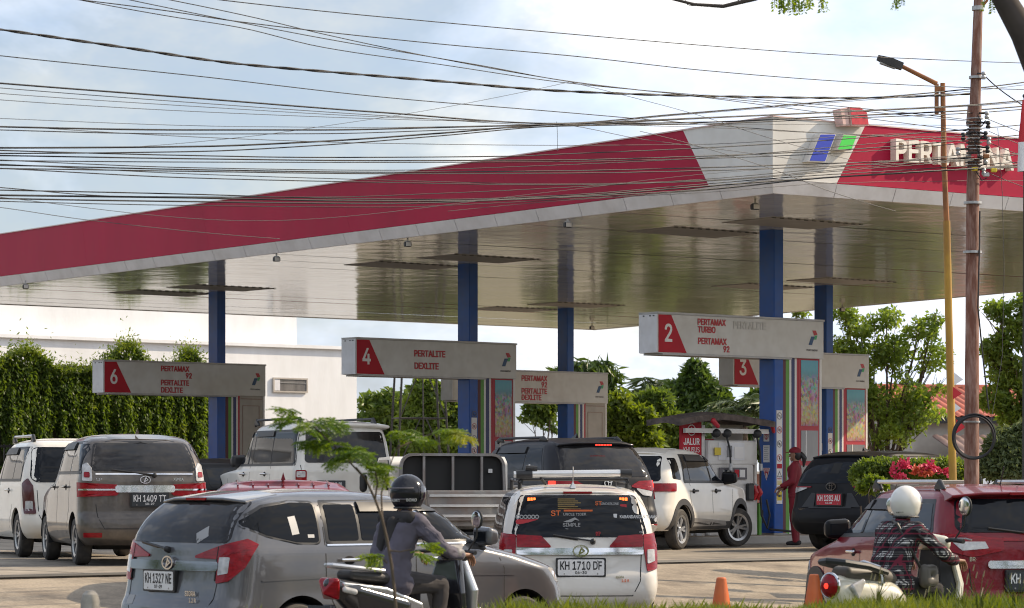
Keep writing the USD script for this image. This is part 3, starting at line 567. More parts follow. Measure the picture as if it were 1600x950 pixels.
def wheel_meshes(R, w, rim=.64, spokes=5, twin=True):
    r = R * rim
    ty = lathe([(r - .01, -w / 2 + .02), (r + .01, -w / 2), (R * .90, -w / 2), (R * .975, -w / 2 + .022), (R, -w / 2 + .05), (R, w / 2 - .05), (R * .975, w / 2 - .022), (R * .90, w / 2), (r + .01, w / 2), (r - .01, w / 2 - .02), (r - .01, -w / 2 + .02)], 40)
    dish = lathe([(0.0, w / 2 - .10), (r - .012, w / 2 - .10), (r - .012, w / 2 - .09), (0.0, w / 2 - .09)], 32)
    lip = lathe([(r - .03, w / 2 - .015), (r + .012, w / 2 - .002), (r + .012, w / 2 - .05), (r - .03, w / 2 - .10), (r - .03, w / 2 - .015)], 36)
    hub = lathe([(0, w / 2 - .03), (.035, w / 2 - .03), (.06, w / 2 - .05), (.06, w / 2 - .1), (0, w / 2 - .1)], 20)
    sp = []
    for k in range(spokes):
        for d in ((-.20, .20) if twin else (0,)):
            a = k / spokes * 2 * math.pi + d * .9
            wd = r * (.15 if twin else .26)
            pts = [(rr * math.cos(a) + ww * -math.sin(a) * s, rr * math.sin(a) + ww * math.cos(a) * s, zz) for rr, ww, z1 in ((.03, wd * .45, w / 2 - .035), (r - .02, wd * .6, w / 2 - .025)) for s in (-1, 1) for zz in (z1, z1 - .03)]
            sp.append(hullpts(pts))
    return ty, dish, cat([lip, hub] + sp)
_WH = {}
def put_wheels(t, car, rimmat='rim_alloy', spokes=5, twin=True, steer=0.0, which=((1, 1), (1, -1), (-1, 1), (-1, -1)), rim=.64):
    key = (car.R, car.whl, spokes, twin, rim)
    if key not in _WH: _WH[key] = wheel_meshes(car.R, car.whl, rim, spokes, twin)
    ty, dish, rm = _WH[key]
    for fx, s in which:
        x = car.xf_axle if fx > 0 else car.xr_axle
        T = trimesh.transformations.rotation_matrix(-s * math.pi / 2, [1, 0, 0])
        if fx > 0 and steer: T = trimesh.transformations.rotation_matrix(steer, [0, 0, 1]) @ T
        T = trimesh.transformations.translation_matrix([x, s * (car.W / 2 - car.whl / 2 - .025), car.R]) @ T
        ms = []
        for m in (ty, dish, rm):
            q = m.copy(); q.apply_transform(T); ms.append(q)
        p = part(t, 'wheel', ms[0], 'tyre'); part(p, 'rim', ms[2], rimmat); part(p, 'rim_back', ms[1], 'rim_dark')
    for s in (-1, 1):
        for x in (car.xf_axle, car.xr_axle):
            cyl = trimesh.creation.cylinder(radius=car.R + .05, height=.34, sections=28); cyl.apply_transform(trimesh.transformations.rotation_matrix(math.pi / 2, [1, 0, 0])); 
            v = lathe([(car.R + .052, -.19), (car.R + .052, .19)], 28); v.apply_transform(trimesh.transformations.rotation_matrix(math.pi / 2, [1, 0, 0])); v.apply_translation((x, s * (car.W / 2 - .215), car.R + .01))
            keep = v.triangles_center[:, 2] > car.zc + .01; v.update_faces(keep); part(t, 'wheel_liner', v, 'seam')

def emblem(kind, r=.07):
    E = lambda a, b, n=24: aff.scale(Point(0, 0).buffer(1, n), a, b)
    if kind == 'd': g = E(r, r * .72).difference(E(r * .82, r * .56)).union(Polygon([(-r * .35, -r * .5), (-r * .1, -r * .45), (r * .25, r * .5), (0, r * .45)])).union(ribbon([(r * .1, r * .35), (r * .45, 0), (r * -.2, -r * .38)], r * .16))
    elif kind == 't': g = E(r, r * .68).difference(E(r * .86, r * .55)).union(aff.translate(E(r * .30, r * .62).difference(E(r * .17, r * .52)), 0, -.0)).union(aff.translate(E(r * .62, r * .24).difference(E(r * .48, r * .15)), 0, r * .32))
    elif kind == 'h': g = sbox(-r, -r * .8, r, r * .8).buffer(r * .15).difference(sbox(-r * .85, -r * .65, r * .85, r * .65).buffer(r * .1)).union(sbox(-r * .55, -r * .6, -r * .3, r * .6)).union(sbox(r * .3, -r * .6, r * .55, r * .6)).union(sbox(-r * .4, -r * .1, r * .4, r * .12))
    return prism(g, .014)
def on_rear(car, t, mesh, y, z, m, name, off=.004):
    o = car.rear_pt(y, z, off); return part(t, name, placed(mesh, o, [0, -1, 0], [0, 0, 1], [-1, 0, 0]), m, smooth=False)
def plate(car, t, y, z, txt, sub, style='white', w=.46, h=.165, tilt=0, off=.03):
    bg, ink = dict(white=('plate_white', 'plate_ink'), black=('plate_black', 'plate_pale'), red=('plate_red', 'plate_pale'))[style]
    fr = prism(rnd(sbox(-w / 2 - .018, -h / 2 - .015, w / 2 + .018, h / 2 + .015), .012), .04); p = on_rear(car, t, fr, y, z, 'car_trim', 'plate_frame', off - .03)
    o = car.rear_pt(y, z, off + .011)
    def sub_(mesh, m, nm, e): part(p, nm, placed(mesh, o + np.array([-e, 0, 0]), [0, -1, 0], [0, 0, 1], [-1, 0, 0]), m, smooth=False)
    sub_(prism(rnd(sbox(-w / 2, -h / 2, w / 2, h / 2), .015), .004), bg, 'number_plate', 0)
    a = text(txt, h * .50, .003, True); sc = min(.80, w * .90 / a.extents[0]); a.apply_scale((sc, 1, 1)); a.apply_translation((-a.bounds[:, 0].mean(), -h * .13, 0)); sub_(a, ink, 'plate_number', .003)
    b = text(sub, h * .17, .003, True, mid=True); b.apply_translation((0, -h * .40, 0)); sub_(b, ink, 'plate_date', .003)
    sub_(cat([prism(Point(sx * w * .36, sy * h * .40).buffer(.007), .004) for sx in (-1, 1) for sy in (-1, 1)]), 'steel_grey', 'plate_screws', .003)
def window_band(car, t, xa0, xa1, xd0, xd1, cuts, zb=None, zt=None, gl='car_glass', pil=.035, rear_poly=None, frame=True, sides=(1, -1), visor=True, chrome=False, dz=0.0):
    zb = zb or car.zb + .02; zt = zt or car.zt + .01
    band = Polygon([(xa0, zb), (xa1, zt), (xd1, zt), (xd0, zb + dz)])
    for s in sides:
        if frame: part(t, 'window_surround', car.patch(rnd(band.buffer(.028, join_style=2), .04), 'side', .0025, s), 'car_trim')
        edges = [-9] + list(cuts) + [9]
        for a, b in zip(edges[:-1], edges[1:]):
            q = band.buffer(-.012).intersection(sbox(a + pil / 2 if a > -9 else -9, 0, b - pil / 2 if b < 9 else 9, 3))
            if q.area > .01: part(t, 'side_window', car.patch(rnd(q, .025), 'side', .006, s), gl)
        if chrome: part(t, 'belt_strip', car.patch(ribbon([(xd0 - .02, zb - .02), (xa0 + .02, zb - .02)], .022), 'side', .009, s), 'chrome')
        if visor:
            for a, b in zip(edges[1:-1], edges[2:]):
                x0, x1 = a + .03, min(b, xa1 + .12) - .03
                if x1 - x0 > .3: part(t, 'window_visor', car.patch(Polygon([(x0, zt - .075), (x0, zt + .012), (x1 - .08, zt + .012), (x1 + .02, zt - .075)]), 'side', .028, s, depth=-.004), 'car_trim')
def seams(car, t, paths, kind='side', sides=(1, -1), w=.010):
    for s in sides:
        for pth in paths: part(t, 'panel_gap', car.patch(ribbon(pth, w), kind, .0012, s, depth=.004, step=.12), 'seam', kind='stuff' if False else None)
def mirror(car, t, m, x=None, z=None, sides=(1, -1), sc=1.0):
    x = car.ff(car.zb) - .32 if x is None else x; z = car.zb + .09 if z is None else z
    for s in sides:
        p = car.side_pt(x, z - .06, s); c0 = p + np.array([-.02, s * .15, .04])
        sh = cat([hullpts(np.vstack([ball(c0 + np.array([dx, dy * s, dz]), .045 * sc, 1, (1.0, 1, 1)).vertices for dx, dy, dz in ((.05, -.06, -.03), (.05, -.06, .04), (.02, .08, -.02), (.02, .08, .035), (-.04, -.07, -.05), (-.04, .09, -.03), (-.04, -.07, .06), (-.04, .09, .05))]))])
        pth = part(t, 'wing_mirror', sh, m); part(pth, 'mirror_arm', hullpts(np.vstack([ball(p, .025, 1).vertices, ball(c0 + [0, -s * .05, -.03], .03, 1).vertices])), 'car_trim')
        part(pth, 'mirror_glass', bx(.006, .16 * sc, .10 * sc, c0 + [-.088, s * .01, .005], chamfer=.002), 'car_glass')
def handle(car, t, xs, z, m, sides=(1, -1)):
    for s in sides:
        for x in xs:
            a, b = car.side_pt(x - .10, z, s, .032), car.side_pt(x + .10, z, s, .032)
            p = part(t, 'door_handle', hullpts(np.vstack([ball(a, .016, 1).vertices, ball(b, .016, 1).vertices])), m)
            part(p, 'handle_recess', car.patch(aff.scale(Point(x, z - .005).buffer(1, 10), .06, .04), 'side', .002, s), 'seam')
def wiper(car, t, y0, z0, y1, z1):
    a, b = car.rear_pt(y0, z0, .03), car.rear_pt(y1, z1, .02)
    part(t, 'rear_wiper', cat([tube([a, a * .35 + b * .65, b], .010, 6), hullpts(np.vstack([ball(a, .028, 1).vertices, ball(a + [.03, 0, -.01], .03, 1).vertices])), tube([a * .62 + b * .38 + [.008, 0, -.01], b + [.006, 0, -.01]], .009, 6)]), 'car_trim')
def fin(car, t, x, m, hgt=.06):
    z = car.H - .006; part(t, 'antenna_fin', hullpts([(x - .08, -.025, z), (x - .08, .025, z), (x + .10, 0, z), (x - .07, 0, z + hgt), (x - .09, 0, z + hgt)]), m)
def spoiler(car, t, m, ext=.14, y=None, thick=.05, z=None, lamp=True):
    z = z or car.H - .07; xr = float(car.fr(z)); w = (y or float(car.fw(z)) * .94)
    pts = []
    for yy, dx, dz in ((0, 0, 0), (w * .6, .02, -.004), (w, .08, -.03)):
        for s in (-1, 1):
            pts += [ball((xr - ext + dx, s * yy, z - .015 + dz), thick * .30, 1).vertices, ball((xr + .28, s * yy * .95, z + .035 + dz), .02, 1).vertices, ball((xr + .10, s * yy, z - .05 + dz), .02, 1).vertices]
    p = part(t, 'spoiler', hullpts(np.vstack(pts)), m)
    if lamp: part(p, 'high_brake_lamp', bx(.015, .30, .022, (xr - ext - .010, 0, z - .018)), lamp if isinstance(lamp, str) else 'lamp_red')
def rails(car, t, m, x0, x1, y, hgt=.05):
    for s in (-1, 1):
        z = car.H - .035; pts = [(x0, s * y, z - .02), (x0 + .10, s * y, z + hgt), (x1 - .12, s * y, z + hgt), (x1, s * y, z - .03)]
        p = part(t, 'roof_rail', tube(pts, .020, 8), m)
        for xx in (x0 + .06, x1 - .08): part(p, 'rail_foot', hullpts(np.vstack([ball((xx - .10, s * y, z - .01), .02, 1).vertices, ball((xx + .09, s * y, z), .022, 1).vertices, ball((xx, s * y, z + hgt), .026, 1).vertices])), 'car_trim')
def label_text(car, t, s, y, z, h, m='chrome', name='badge_text', sx=.9, off=.003):
    a = text(s, h, .004, True, sx=sx); on_rear(car, t, a, y, z, m, name, off)
def underside(car, t):
    part(t, 'underbody', bx(car.L * .80, car.W * .70, .16, (0, 0, car.zc + .02), chamfer=.04), 'seam')
    part(t, 'exhaust_pipe', tube([(-car.L / 2 + .10, -.45, car.zc + .0), (-car.L / 2 + .5, -.45, car.zc + .02)], .03, 10), 'steel_grey')
def cladding(car, t, arches=True, sill=True, m='cladding', width=.07, rear=None):
    for s in (-1, 1):
        for x in (car.xf_axle, car.xr_axle):
            if arches:
                a = Point(x, car.R + .01).buffer(car.R + .06 + width, 24).difference(Point(x, car.R + .01).buffer(car.R + .052, 24)).intersection(sbox(-9, car.zc + .02, 9, 2)); part(t, 'wheel_arch', car.patch(a, 'side', .012, s), m)
        if sill: part(t, 'sill', car.patch(sbox(car.xr_axle + car.R + .07, car.zc + .005, car.xf_axle - car.R - .07, car.zc + .13), 'side', .012, s), m)
    if rear: part(t, 'bumper_skirt', car.patch(sbox(-.80, car.zc + .01, .80, rear), 'rear', .008), m)
def set_car(name, label, cat_, px, Y, corner, head, ground, car, group='cars queueing for fuel'):
    """corner: 'l' or 'r' rear corner seen at picture column px, depth Y; head: degrees left of straight away"""
    h = math.radians(90 + head); f = np.array([math.cos(h), math.sin(h)]); l = np.array([-f[1], f[0]])
    k = (px - 800) / FPX; P = np.array([k * Y, Y]); sgn = {'l': 1, 'r': -1, 'c': 0}[corner]
    o = P + f * car.L / 2 - l * sgn * (car.W / 2 - .05)
    return thing(name, label, cat_, (o[0], o[1], ground), h, group=group)
def gap_rear(car, t, w=.7, z0=.42, z1=None):
    z1 = z1 or car.zb; part(t, 'tailgate_gap', car.patch(ribbon([(-w - .02, z1), (-w, z0 + .15), (-w + .08, z0), (w - .08, z0), (w, z0 + .15), (w + .02, z1)], .010), 'rear', .0012, depth=.004), 'seam')

# ---- silver compact people carrier in the foreground
c = Car(4.30, 1.80, 1.60, zc=.22, zb=1.12, zt=1.475, cowl=1.20, hood=(.84, 1.08), roof_f=.40, tail=.38, tail_belt=.13, R=.30, wb=2.60, corner=.24, fhang=.82, tumble=.83)
t = set_car('silver_people_carrier', 'silver grey compact people carrier in the left foreground, white plate on its dark tailgate', 'car', 338, 25.6, 'r', -49.5, -.09, c)
part(t, 'body', c.body(), 'paint_silver'); put_wheels(t, c, 'rim_alloy', 6, False); underside(c, t)
qs = rnd(Polygon([(-1.88, 1.30), (-1.62, 1.20), (-1.30, 1.135), (-1.06, 1.13), (-1.06, 1.475), (-1.30, 1.48), (-1.60, 1.44)]), .03)
for s in (1, -1):
    part(t, 'window_surround', c.patch(rnd(qs.buffer(.022), .03), 'side', .0025, s), 'car_trim'); part(t, 'side_window', c.patch(qs, 'side', .006, s), 'car_glass')
window_band(c, t, 1.14, .42, -.96, -.96, [-.60, .02], visor=True, zb=1.13, zt=1.475)
part(t, 'belt_strip', c.patch(ribbon([(-.98, 1.105), (1.1, 1.105)], .014), 'side', .009, -1), 'chrome')
part(t, 'rear_window', c.patch(rnd([(-.76, 1.13), (.76, 1.13), (.68, 1.49), (-.68, 1.49)], .05), 'rear', .005), 'car_glass_dusty')
spoiler(c, t, 'paint_silver', ext=.15, lamp='lamp_red')
part(t, 'windscreen', c.patch(rnd([(-.64, 1.10), (.64, 1.10), (.56, 1.47), (-.56, 1.47)], .05), 'front', .004), 'car_glass')
for s in (1, -1):
    part(t, 'tail_lamp', c.patch(rnd([(.30, 1.0), (.60, 1.09), (.90, 1.17), (1.02, 1.12), (.93, .92), (.80, .80), (.67, .78), (.66, .99)], .012), 'wrap', .016, s), 'lamp_red')
    part(t, 'tail_lamp_lens', c.patch(rnd([(.685, .85), (.79, .87), (.79, 1.01), (.685, 1.01)], .012), 'wrap', .019, s), 'lamp_clear')
    part(t, 'lamp_edge', c.patch(ribbon([(.655, .80), (.655, 1.10)], .010), 'wrap', .018, s), 'seam')
    part(t, 'head_lamp', c.patch(rnd([(s * .40, .68), (s * .80, .72), (s * .82, .86), (s * .45, .80)], .02), 'front', .006), 'lamp_clear')
part(t, 'tailgate_bar', c.patch(rnd(sbox(-.68, .885, .68, .97), .03), 'rear', .022), 'chrome_dark'); on_rear(c, t, emblem('d', .085), 0, .95, 'chrome', 'emblem', .026)
plate(c, t, .10, .79, 'KH 1327 NE', '07-29', 'white', .46, .165); gap_rear(c, t, .66, .50, .88)
label_text(c, t, 'SIGRA', -.28, .665, .042); label_text(c, t, '1.2 R', -.36, .61, .036); part(t, 'bumper_sticker', c.patch(rnd(sbox(.54, .57, .66, .65), .01), 'rear', .003), 'sticker_grey')
wiper(c, t, .05, 1.07, .52, 1.13)
seams(c, t, [[(.02, .27), (.02, 1.12)], [(-1.0, .80), (-1.0, 1.46)], [(-1.0, .82), (-.93, .6), (-.76, .30)], [(1.06, .30), (1.08, .86), (.98, 1.06)]])
mirror(c, t, 'paint_silver', .90, z=1.17); handle(c, t, (-.74, .30), .97, 'chrome')
part(t, 'fuel_flap', c.patch(ribbon(list(rnd(sbox(-1.52, .84, -1.34, 1.0), .03).exterior.coords), .008), 'side', .0015, 1, depth=.004), 'seam')
part(t, 'window_sticker', c.patch(aff.rotate(sbox(-1.36, 1.20, -1.28, 1.36), 8), 'side', .008, -1), 'sticker_pale'); part(t, 'window_sticker', c.patch(sbox(-1.18, 1.17, -1.11, 1.20), 'side', .008, -1), 'sticker_pale')
part(t, 'window_paper', c.patch(aff.rotate(sbox(-.46, 1.15, -.32, 1.25), -28), 'rear', .006), 'sticker_grey'); part(t, 'side_crease', c.patch(ribbon([(-1.7, .80), (-.5, .83), (1.2, .80)], .012), 'side', .006, -1), 'paint_silver')

# ---- white compact people carrier with the awning tube
c = Car(4.07, 1.655, 1.555, zc=.26, zb=.99, zt=1.42, cowl=.95, hood=(.78, .97), roof_f=.40, tail=.36, tail_belt=.10, R=.29, wb=2.52, corner=.22, roofw=.74, tumble=.83)
t = set_car('white_people_carrier', 'white people carrier covered in window stickers, an awning tube on its roof rack', 'car', 908, 30.65, 'c', 4.0, .0, c)
part(t, 'body', c.body(), 'paint_white'); put_wheels(t, c, 'rim_alloy', 5, True); underside(c, t)
window_band(c, t, .90, .45, -1.65, -1.45, [-1.0, .02], visor=False)
part(t, 'rear_window', c.patch(rnd([(-.715, 1.005), (.715, 1.005), (.61, 1.44), (-.61, 1.44)], .05), 'rear', .005), 'car_glass')
spoiler(c, t, 'paint_white', ext=.10, y=.56, thick=.045, lamp='lamp_red')
for s in (1, -1):
    part(t, 'tail_lamp', c.patch(rnd([(.29, .90), (.40, 1.02), (.655, 1.035), (.655, .905)], .012), 'wrap', .016, s), 'lamp_red')
    part(t, 'tail_lamp', c.patch(rnd([(.665, 1.035), (.90, 1.05), (.95, .98), (.86, .68), (.70, .65), (.665, .90)], .012), 'wrap', .016, s), 'lamp_red')
    part(t, 'tail_lamp_lens', c.patch(rnd([(.70, .73), (.80, .76), (.80, .88), (.70, .88)], .012), 'wrap', .019, s), 'lamp_clear')
    on_rear(c, t, cat([prism(rnd(sbox(-.045 + .03 * k, -.018, -.022 + .03 * k, .018), .005), .006) for k in range(3)]), s * .48, 1.395, 'brake_orange', 'brake_led', .010)
    part(t, 'side_fin', hullpts([(-1.69, s * .60, 1.44), (-1.55, s * .60, 1.49), (-1.80, s * .68, 1.33), (-1.75, s * .69, 1.30), (-1.56, s * .63, 1.46)]), 'paint_white')
part(t, 'tailgate_bar', c.patch(rnd(sbox(-.66, .825, .66, .895), .025), 'rear', .022), 'chrome'); on_rear(c, t, emblem('d', .085), 0, .865, 'chrome', 'emblem', .030)
plate(c, t, 0, .695, 'KH 1710 DF', '04-30', 'white', .48, .165); gap_rear(c, t, .62, .40, .86)
label_text(c, t, 'SIGRA', -.36, .585, .022); label_text(c, t, '1.2 R', -.42, .545, .026, 'sticker_orange')
wiper(c, t, -.13, .965, .28, 1.03)
def stick(mesh, y, z, m, name='sticker', off=.008): on_rear(c, t, mesh, y, z, m, name, off)
stick(cat([text('ST', .055, .002, True, sx=1.1)]), .30, 1.225, 'sticker_orange'); stick(prism(sbox(0, 0, .30, .018), .002), .16, 1.27, 'sticker_orange'); stick(text('UNCLE TIGER', .026, .002, True, sx=1.0), .17, 1.228, 'sticker_grey')
stick(cat([prism(sbox(0, k * .02, .24 - .03 * (k % 3), k * .02 + .009), .002) for k in range(6)]), .22, 1.295, 'sticker_gold')
stick(cat([text('ST', .04, .002, True)]), -.17, 1.335, 'sticker_orange'); stick(text('UNDERLINE', .024, .002, True), -.23, 1.338, 'sticker_grey'); stick(text('KABANDANGAN TEAM', .032, .002, True, sx=.78), -.42, 1.20, 'plate_pale'); stick(prism(Polygon([(-.02, .03), (.02, .03), (.015, -.02), (0, -.03), (-.015, -.02)]), .002), -.375, 1.215, 'plate_pale')
stick(cat([text('SIMPLE', .036, .002, True)]), .18, 1.115, 'sticker_grey'); stick(prism(Polygon([(0, 0), (.06, .02), (.12, .045), (.17, .01), (.12, .02), (.08, -.01)]), .002), .17, 1.165, 'sticker_grey'); stick(prism(Polygon([(0, 0), (.06, -.03), (.14, -.01), (.07, -.015)]), .002), .16, 1.10, 'sticker_grey')
stick(prism(rnd(sbox(-.12, -.025, .12, .025), .02), .002), .54, 1.165, 'sticker_red'); stick(prism(unary_union([Point(x, y).buffer(.022).difference(Point(x, y).buffer(.012)) for x in np.linspace(-.1, .1, 6) for y in (-.05, .05)]), .002), .54, 1.165, 'sticker_grey')
stick(prism(rnd(sbox(-.035, -.02, .035, .02), .01), .002), -.47, 1.325, 'sticker_red'); stick(text('RED', .02, .002, True), -.16, 1.04, 'sticker_red'); stick(text('STICKER'[:3], .018, .002, True), -.16, 1.02, 'sticker_red'); stick(text('OK', .02, .002, True), -.62, 1.045, 'sticker_grey')
mirror(c, t, 'paint_white', .78)
rk = part(t, 'roof_rack', cat([tube([(-1.30, s * .56, c.H + .02), (.25, s * .56, c.H + .05)], .018, 8) for s in (-1, 1)] + [tube([(x, -.58, c.H + .05), (x, .58, c.H + .05)], .016, 8) for x in (-1.2, -.75, -.3, .15)] + [tube([(x, s * .57, c.H - .06), (x, s * .57, c.H + .05)], .022, 8) for x in (-1.15, .1) for s in (-1, 1)]), 'car_trim')
ax = -1.32
part(rk, 'awning_tube', tube([(ax, .46, c.H + .105), (ax, -.58 + .10, c.H + .115)], .038, 14), 'alu'); part(rk, 'tube_end', tube([(ax, .62, c.H + .10), (ax, .45, c.H + .105)], .046, 14), 'car_trim'); part(rk, 'tube_end', tube([(ax, -.48, c.H + .115), (ax, -.60, c.H + .115)], .045, 14), 'car_trim')
part(rk, 'tube_cap', tube([(ax, .645, c.H + .10), (ax, .615, c.H + .10)], .036, 14), 'alu')
part(rk, 'strap', cat([tube([(ax - .0, .40, c.H + .16), (ax, .52, c.H + .17)], .03, 8), tube([(ax, .36, c.H + .06), (ax + .1, .30, c.H + .0)], .015, 6)]), 'rubber')
part(t, 'antenna', cat([tube([(-1.42, .03, c.H - .03), (-1.46, .03, c.H + .18)], .006, 6), hullpts([(-1.50, 0, c.H - .045), (-1.50, .06, c.H - .045), (-1.34, 0, c.H - .03), (-1.34, .06, c.H - .03), (-1.43, .03, c.H + .03)])]), 'silver_trim')

# ---- bronze people carrier on the left
c = Car(4.14, 1.66, 1.69, zc=.26, zb=1.17, zt=1.55, cowl=.95, hood=(.85, 1.06), roof_f=.35, tail=.38, tail_belt=.08, R=.31, wb=2.65, corner=.24, roofw=.76, tumble=.84)
t = set_car('bronze_people_carrier', 'dusty bronze people carrier with a black plate, seen from behind on the left', 'car', 132, 37.4, 'l', 17.0, FZ, c)
part(t, 'body', c.body(), 'paint_bronze'); put_wheels(t, c, 'rim_alloy', 5, True); underside(c, t)
window_band(c, t, .92, .42, -1.78, -1.66, [-1.05, -.02], visor=True)
part(t, 'rear_window', c.patch(rnd([(-.69, 1.20), (.69, 1.20), (.60, 1.56), (-.60, 1.56)], .06), 'rear', .005), 'car_glass_dusty')
part(t, 'window_strip', c.patch(sbox(-.62, 1.155, .62, 1.172), 'rear', .01), 'chrome')
for s in (1, -1):
    part(t, 'tail_lamp', c.patch(rnd([(.665, 1.07), (.80, 1.08), (.80, 1.28), (.72, 1.31), (.665, 1.24)], .02), 'wrap', .018, s), 'lamp_clear')
    part(t, 'tail_lamp', c.patch(rnd([(.36, .89), (.92, .87), (.94, 1.06), (.36, 1.03), (.30, .96)], .012), 'wrap', .018, s), 'lamp_red')
    part(t, 'lamp_strip', c.patch(sbox(.30, .955, .88, .975), 'wrap', .021, s), 'chrome'); part(t, 'reflector', c.patch(rnd(sbox(.55, .36, .80, .42), .01), 'wrap', .008, s), 'lamp_red')
[part(t, 'lamp_inner', c.patch(rnd(sbox(.69, 1.12, .77, 1.19), .02), 'wrap', .021, s), 'lamp_red') for s in (1, -1)]
part(t, 'tailgate_bar', c.patch(rnd(sbox(-.38, .93, .38, 1.02), .03), 'rear', .024), 'chrome'); on_rear(c, t, emblem('d', .07), 0, 1.09, 'chrome', 'emblem', .006)
plate(c, t, -.05, .835, 'KH 1409 TT', '10-27', 'black', .46, .16); gap_rear(c, t, .60, .47, .78); label_text(c, t, 'XENIA', -.36, 1.08, .034); label_text(c, t, '1.3 M', 0.62, 1.08, .03)
wiper(c, t, -.12, 1.15, .42, 1.22); seams(c, t, [[(-.02, .30), (-.02, 1.1)], [(-1.05, .75), (-1.05, 1.5)], [(-1.05, .75), (-.78, .32)], [(1.0, .3), (.98, 1.05)]])
spoiler(c, t, 'paint_bronze', ext=.06, y=.56, thick=.03, lamp=False); mirror(c, t, 'paint_black', .72); handle(c, t, (-.78, .25), 1.0, 'paint_bronze'); fin(c, t, -1.35, 'paint_bronze', .07)

# ---- white people carrier at the left edge
c = Car(4.2, 1.66, 1.70, zc=.27, zb=1.08, zt=1.53, cowl=.95, hood=(.85, 1.04), roof_f=.35, tail=.36, tail_belt=.08, R=.32, wb=2.65, corner=.26, tumble=.83)
t = set_car('white_estate_car', 'white people carrier with roof rails at the far left edge', 'car', 45, 41.6, 'l', 20.0, FZ, c)
part(t, 'body', c.body(), 'paint_cream'); put_wheels(t, c, 'rim_alloy', 5, True); underside(c, t)
window_band(c, t, .92, .42, -1.60, -1.55, [-1.0, -.02], visor=True)
part(t, 'rear_window', c.patch(rnd([(-.74, 1.06), (.74, 1.06), (.64, 1.56), (-.64, 1.56)], .10), 'rear', .005), 'car_glass')
for s in (1, -1): part(t, 'tail_lamp', c.patch(rnd([(.66, .62), (.86, .62), (.92, 1.05), (.78, 1.12), (.70, 1.02)], .02), 'wrap', .016, s), 'lamp_smoked')
part(t, 'tail_lamp_lens', cat([c.patch(rnd(sbox(.70, .66, .82, .80), .02), 'wrap', .019, s) for s in (1, -1)]), 'lamp_clear')
plate(c, t, 0, .75, 'KH 1058 AK', '02-28', 'black'); gap_rear(c, t, .62, .45, .95); rails(c, t, 'silver_trim', -1.35, .2, .56, .06); mirror(c, t, 'paint_black', .72); handle(c, t, (-.78, .25), .95, 'paint_cream'); wiper(c, t, 0, 1.03, .4, 1.1)
seams(c, t, [[(-.02, .30), (-.02, 1.1)], [(-1.05, .75), (-.8, .34)], [(1.0, .3), (.98, 1.02)]])

# ---- dark car mostly hidden beyond the bronze one
c = Car(4.2, 1.68, 1.50, zc=.2, zb=.93, zt=1.34, cowl=.9, hood=(.78, .92), roof_f=.3, tail=.6, tail_belt=.15, R=.31, wb=2.6)
t = set_car('dark_hatchback', 'black hatchback almost hidden between the bronze people carrier and the white off-roader', 'car', 322, 52.0, 'l', 30.0, FZ, c)
part(t, 'body', c.body(), 'paint_black'); put_wheels(t, c); window_band(c, t, .85, .4, -1.4, -1.1, [-.9, 0.0], visor=False); part(t, 'rear_window', c.patch(rnd([(-.62, .97), (.62, .97), (.52, 1.33), (-.52, 1.33)], .05), 'rear', .005), 'car_glass')
part(t, 'tail_lamp', cat([c.patch(rnd(sbox(.5, .78, .95, .93), .02), 'wrap', .012, s) for s in (1, -1)]), 'lamp_red'); mirror(c, t, 'paint_black', .7); plate(c, t, 0, .7, 'KH 1180 FN', '05-28', 'black')

# ---- tall white off-roader
c = Car(4.75, 1.80, 2.05, zc=.42, zb=1.30, zt=1.86, cowl=1.20, hood=(1.08, 1.25), roof_f=.45, tail=.16, tail_belt=.05, R=.39, wb=2.75, corner=.20, roofw=.80, tumble=.86, fhang=.85, whl=.25)
t = set_car('white_off_roader', 'tall white off-road car with a big roof spoiler beyond the sapling leaves', 'car', 470, 49.0, 'l', 25.0, FZ + .05, c)
part(t, 'body', c.body(), 'paint_white'); put_wheels(t, c, 'rim_alloy', 6, False, rim=.6); underside(c, t)
window_band(c, t, 1.10, .58, -2.12, -2.05, [-1.02, -.10, .10], visor=True, frame=True)
part(t, 'rear_window', c.patch(rnd([(-.74, 1.34), (.74, 1.34), (.68, 1.86), (-.68, 1.86)], .06), 'rear', .005), 'car_glass_dusty')
spoiler(c, t, 'paint_cream', ext=.20, y=.80, thick=.09, z=c.H - .06, lamp=False); rails(c, t, 'car_trim', -1.9, .3, .66, .07)
for s in (1, -1): part(t, 'tail_lamp', c.patch(rnd(sbox(.72, .95, .90, 1.22), .03), 'wrap', .02, s), 'lamp_red'); part(t, 'tail_lamp_lens', c.patch(rnd(sbox(.74, 1.10, .88, 1.20), .02), 'wrap', .024, s), 'lamp_clear')
part(t, 'window_rim', c.patch(sbox(-.02, 1.34, .02, 1.86), 'rear', .006), 'car_trim'); plate(c, t, .3, .95, 'KH 1612 BL', '08-27', 'black'); seams(c, t, [[(0.0, .5), (0.0, 1.3)], [(-1.02, .9), (-1.02, 1.84)], [(1.12, .5), (1.12, 1.2)]]); gap_rear(c, t, .78, .6, 1.3)
mirror(c, t, 'car_trim', .86, sc=1.5); handle(c, t, (-.75, .30), 1.16, 'chrome'); cladding(c, t, width=.09)

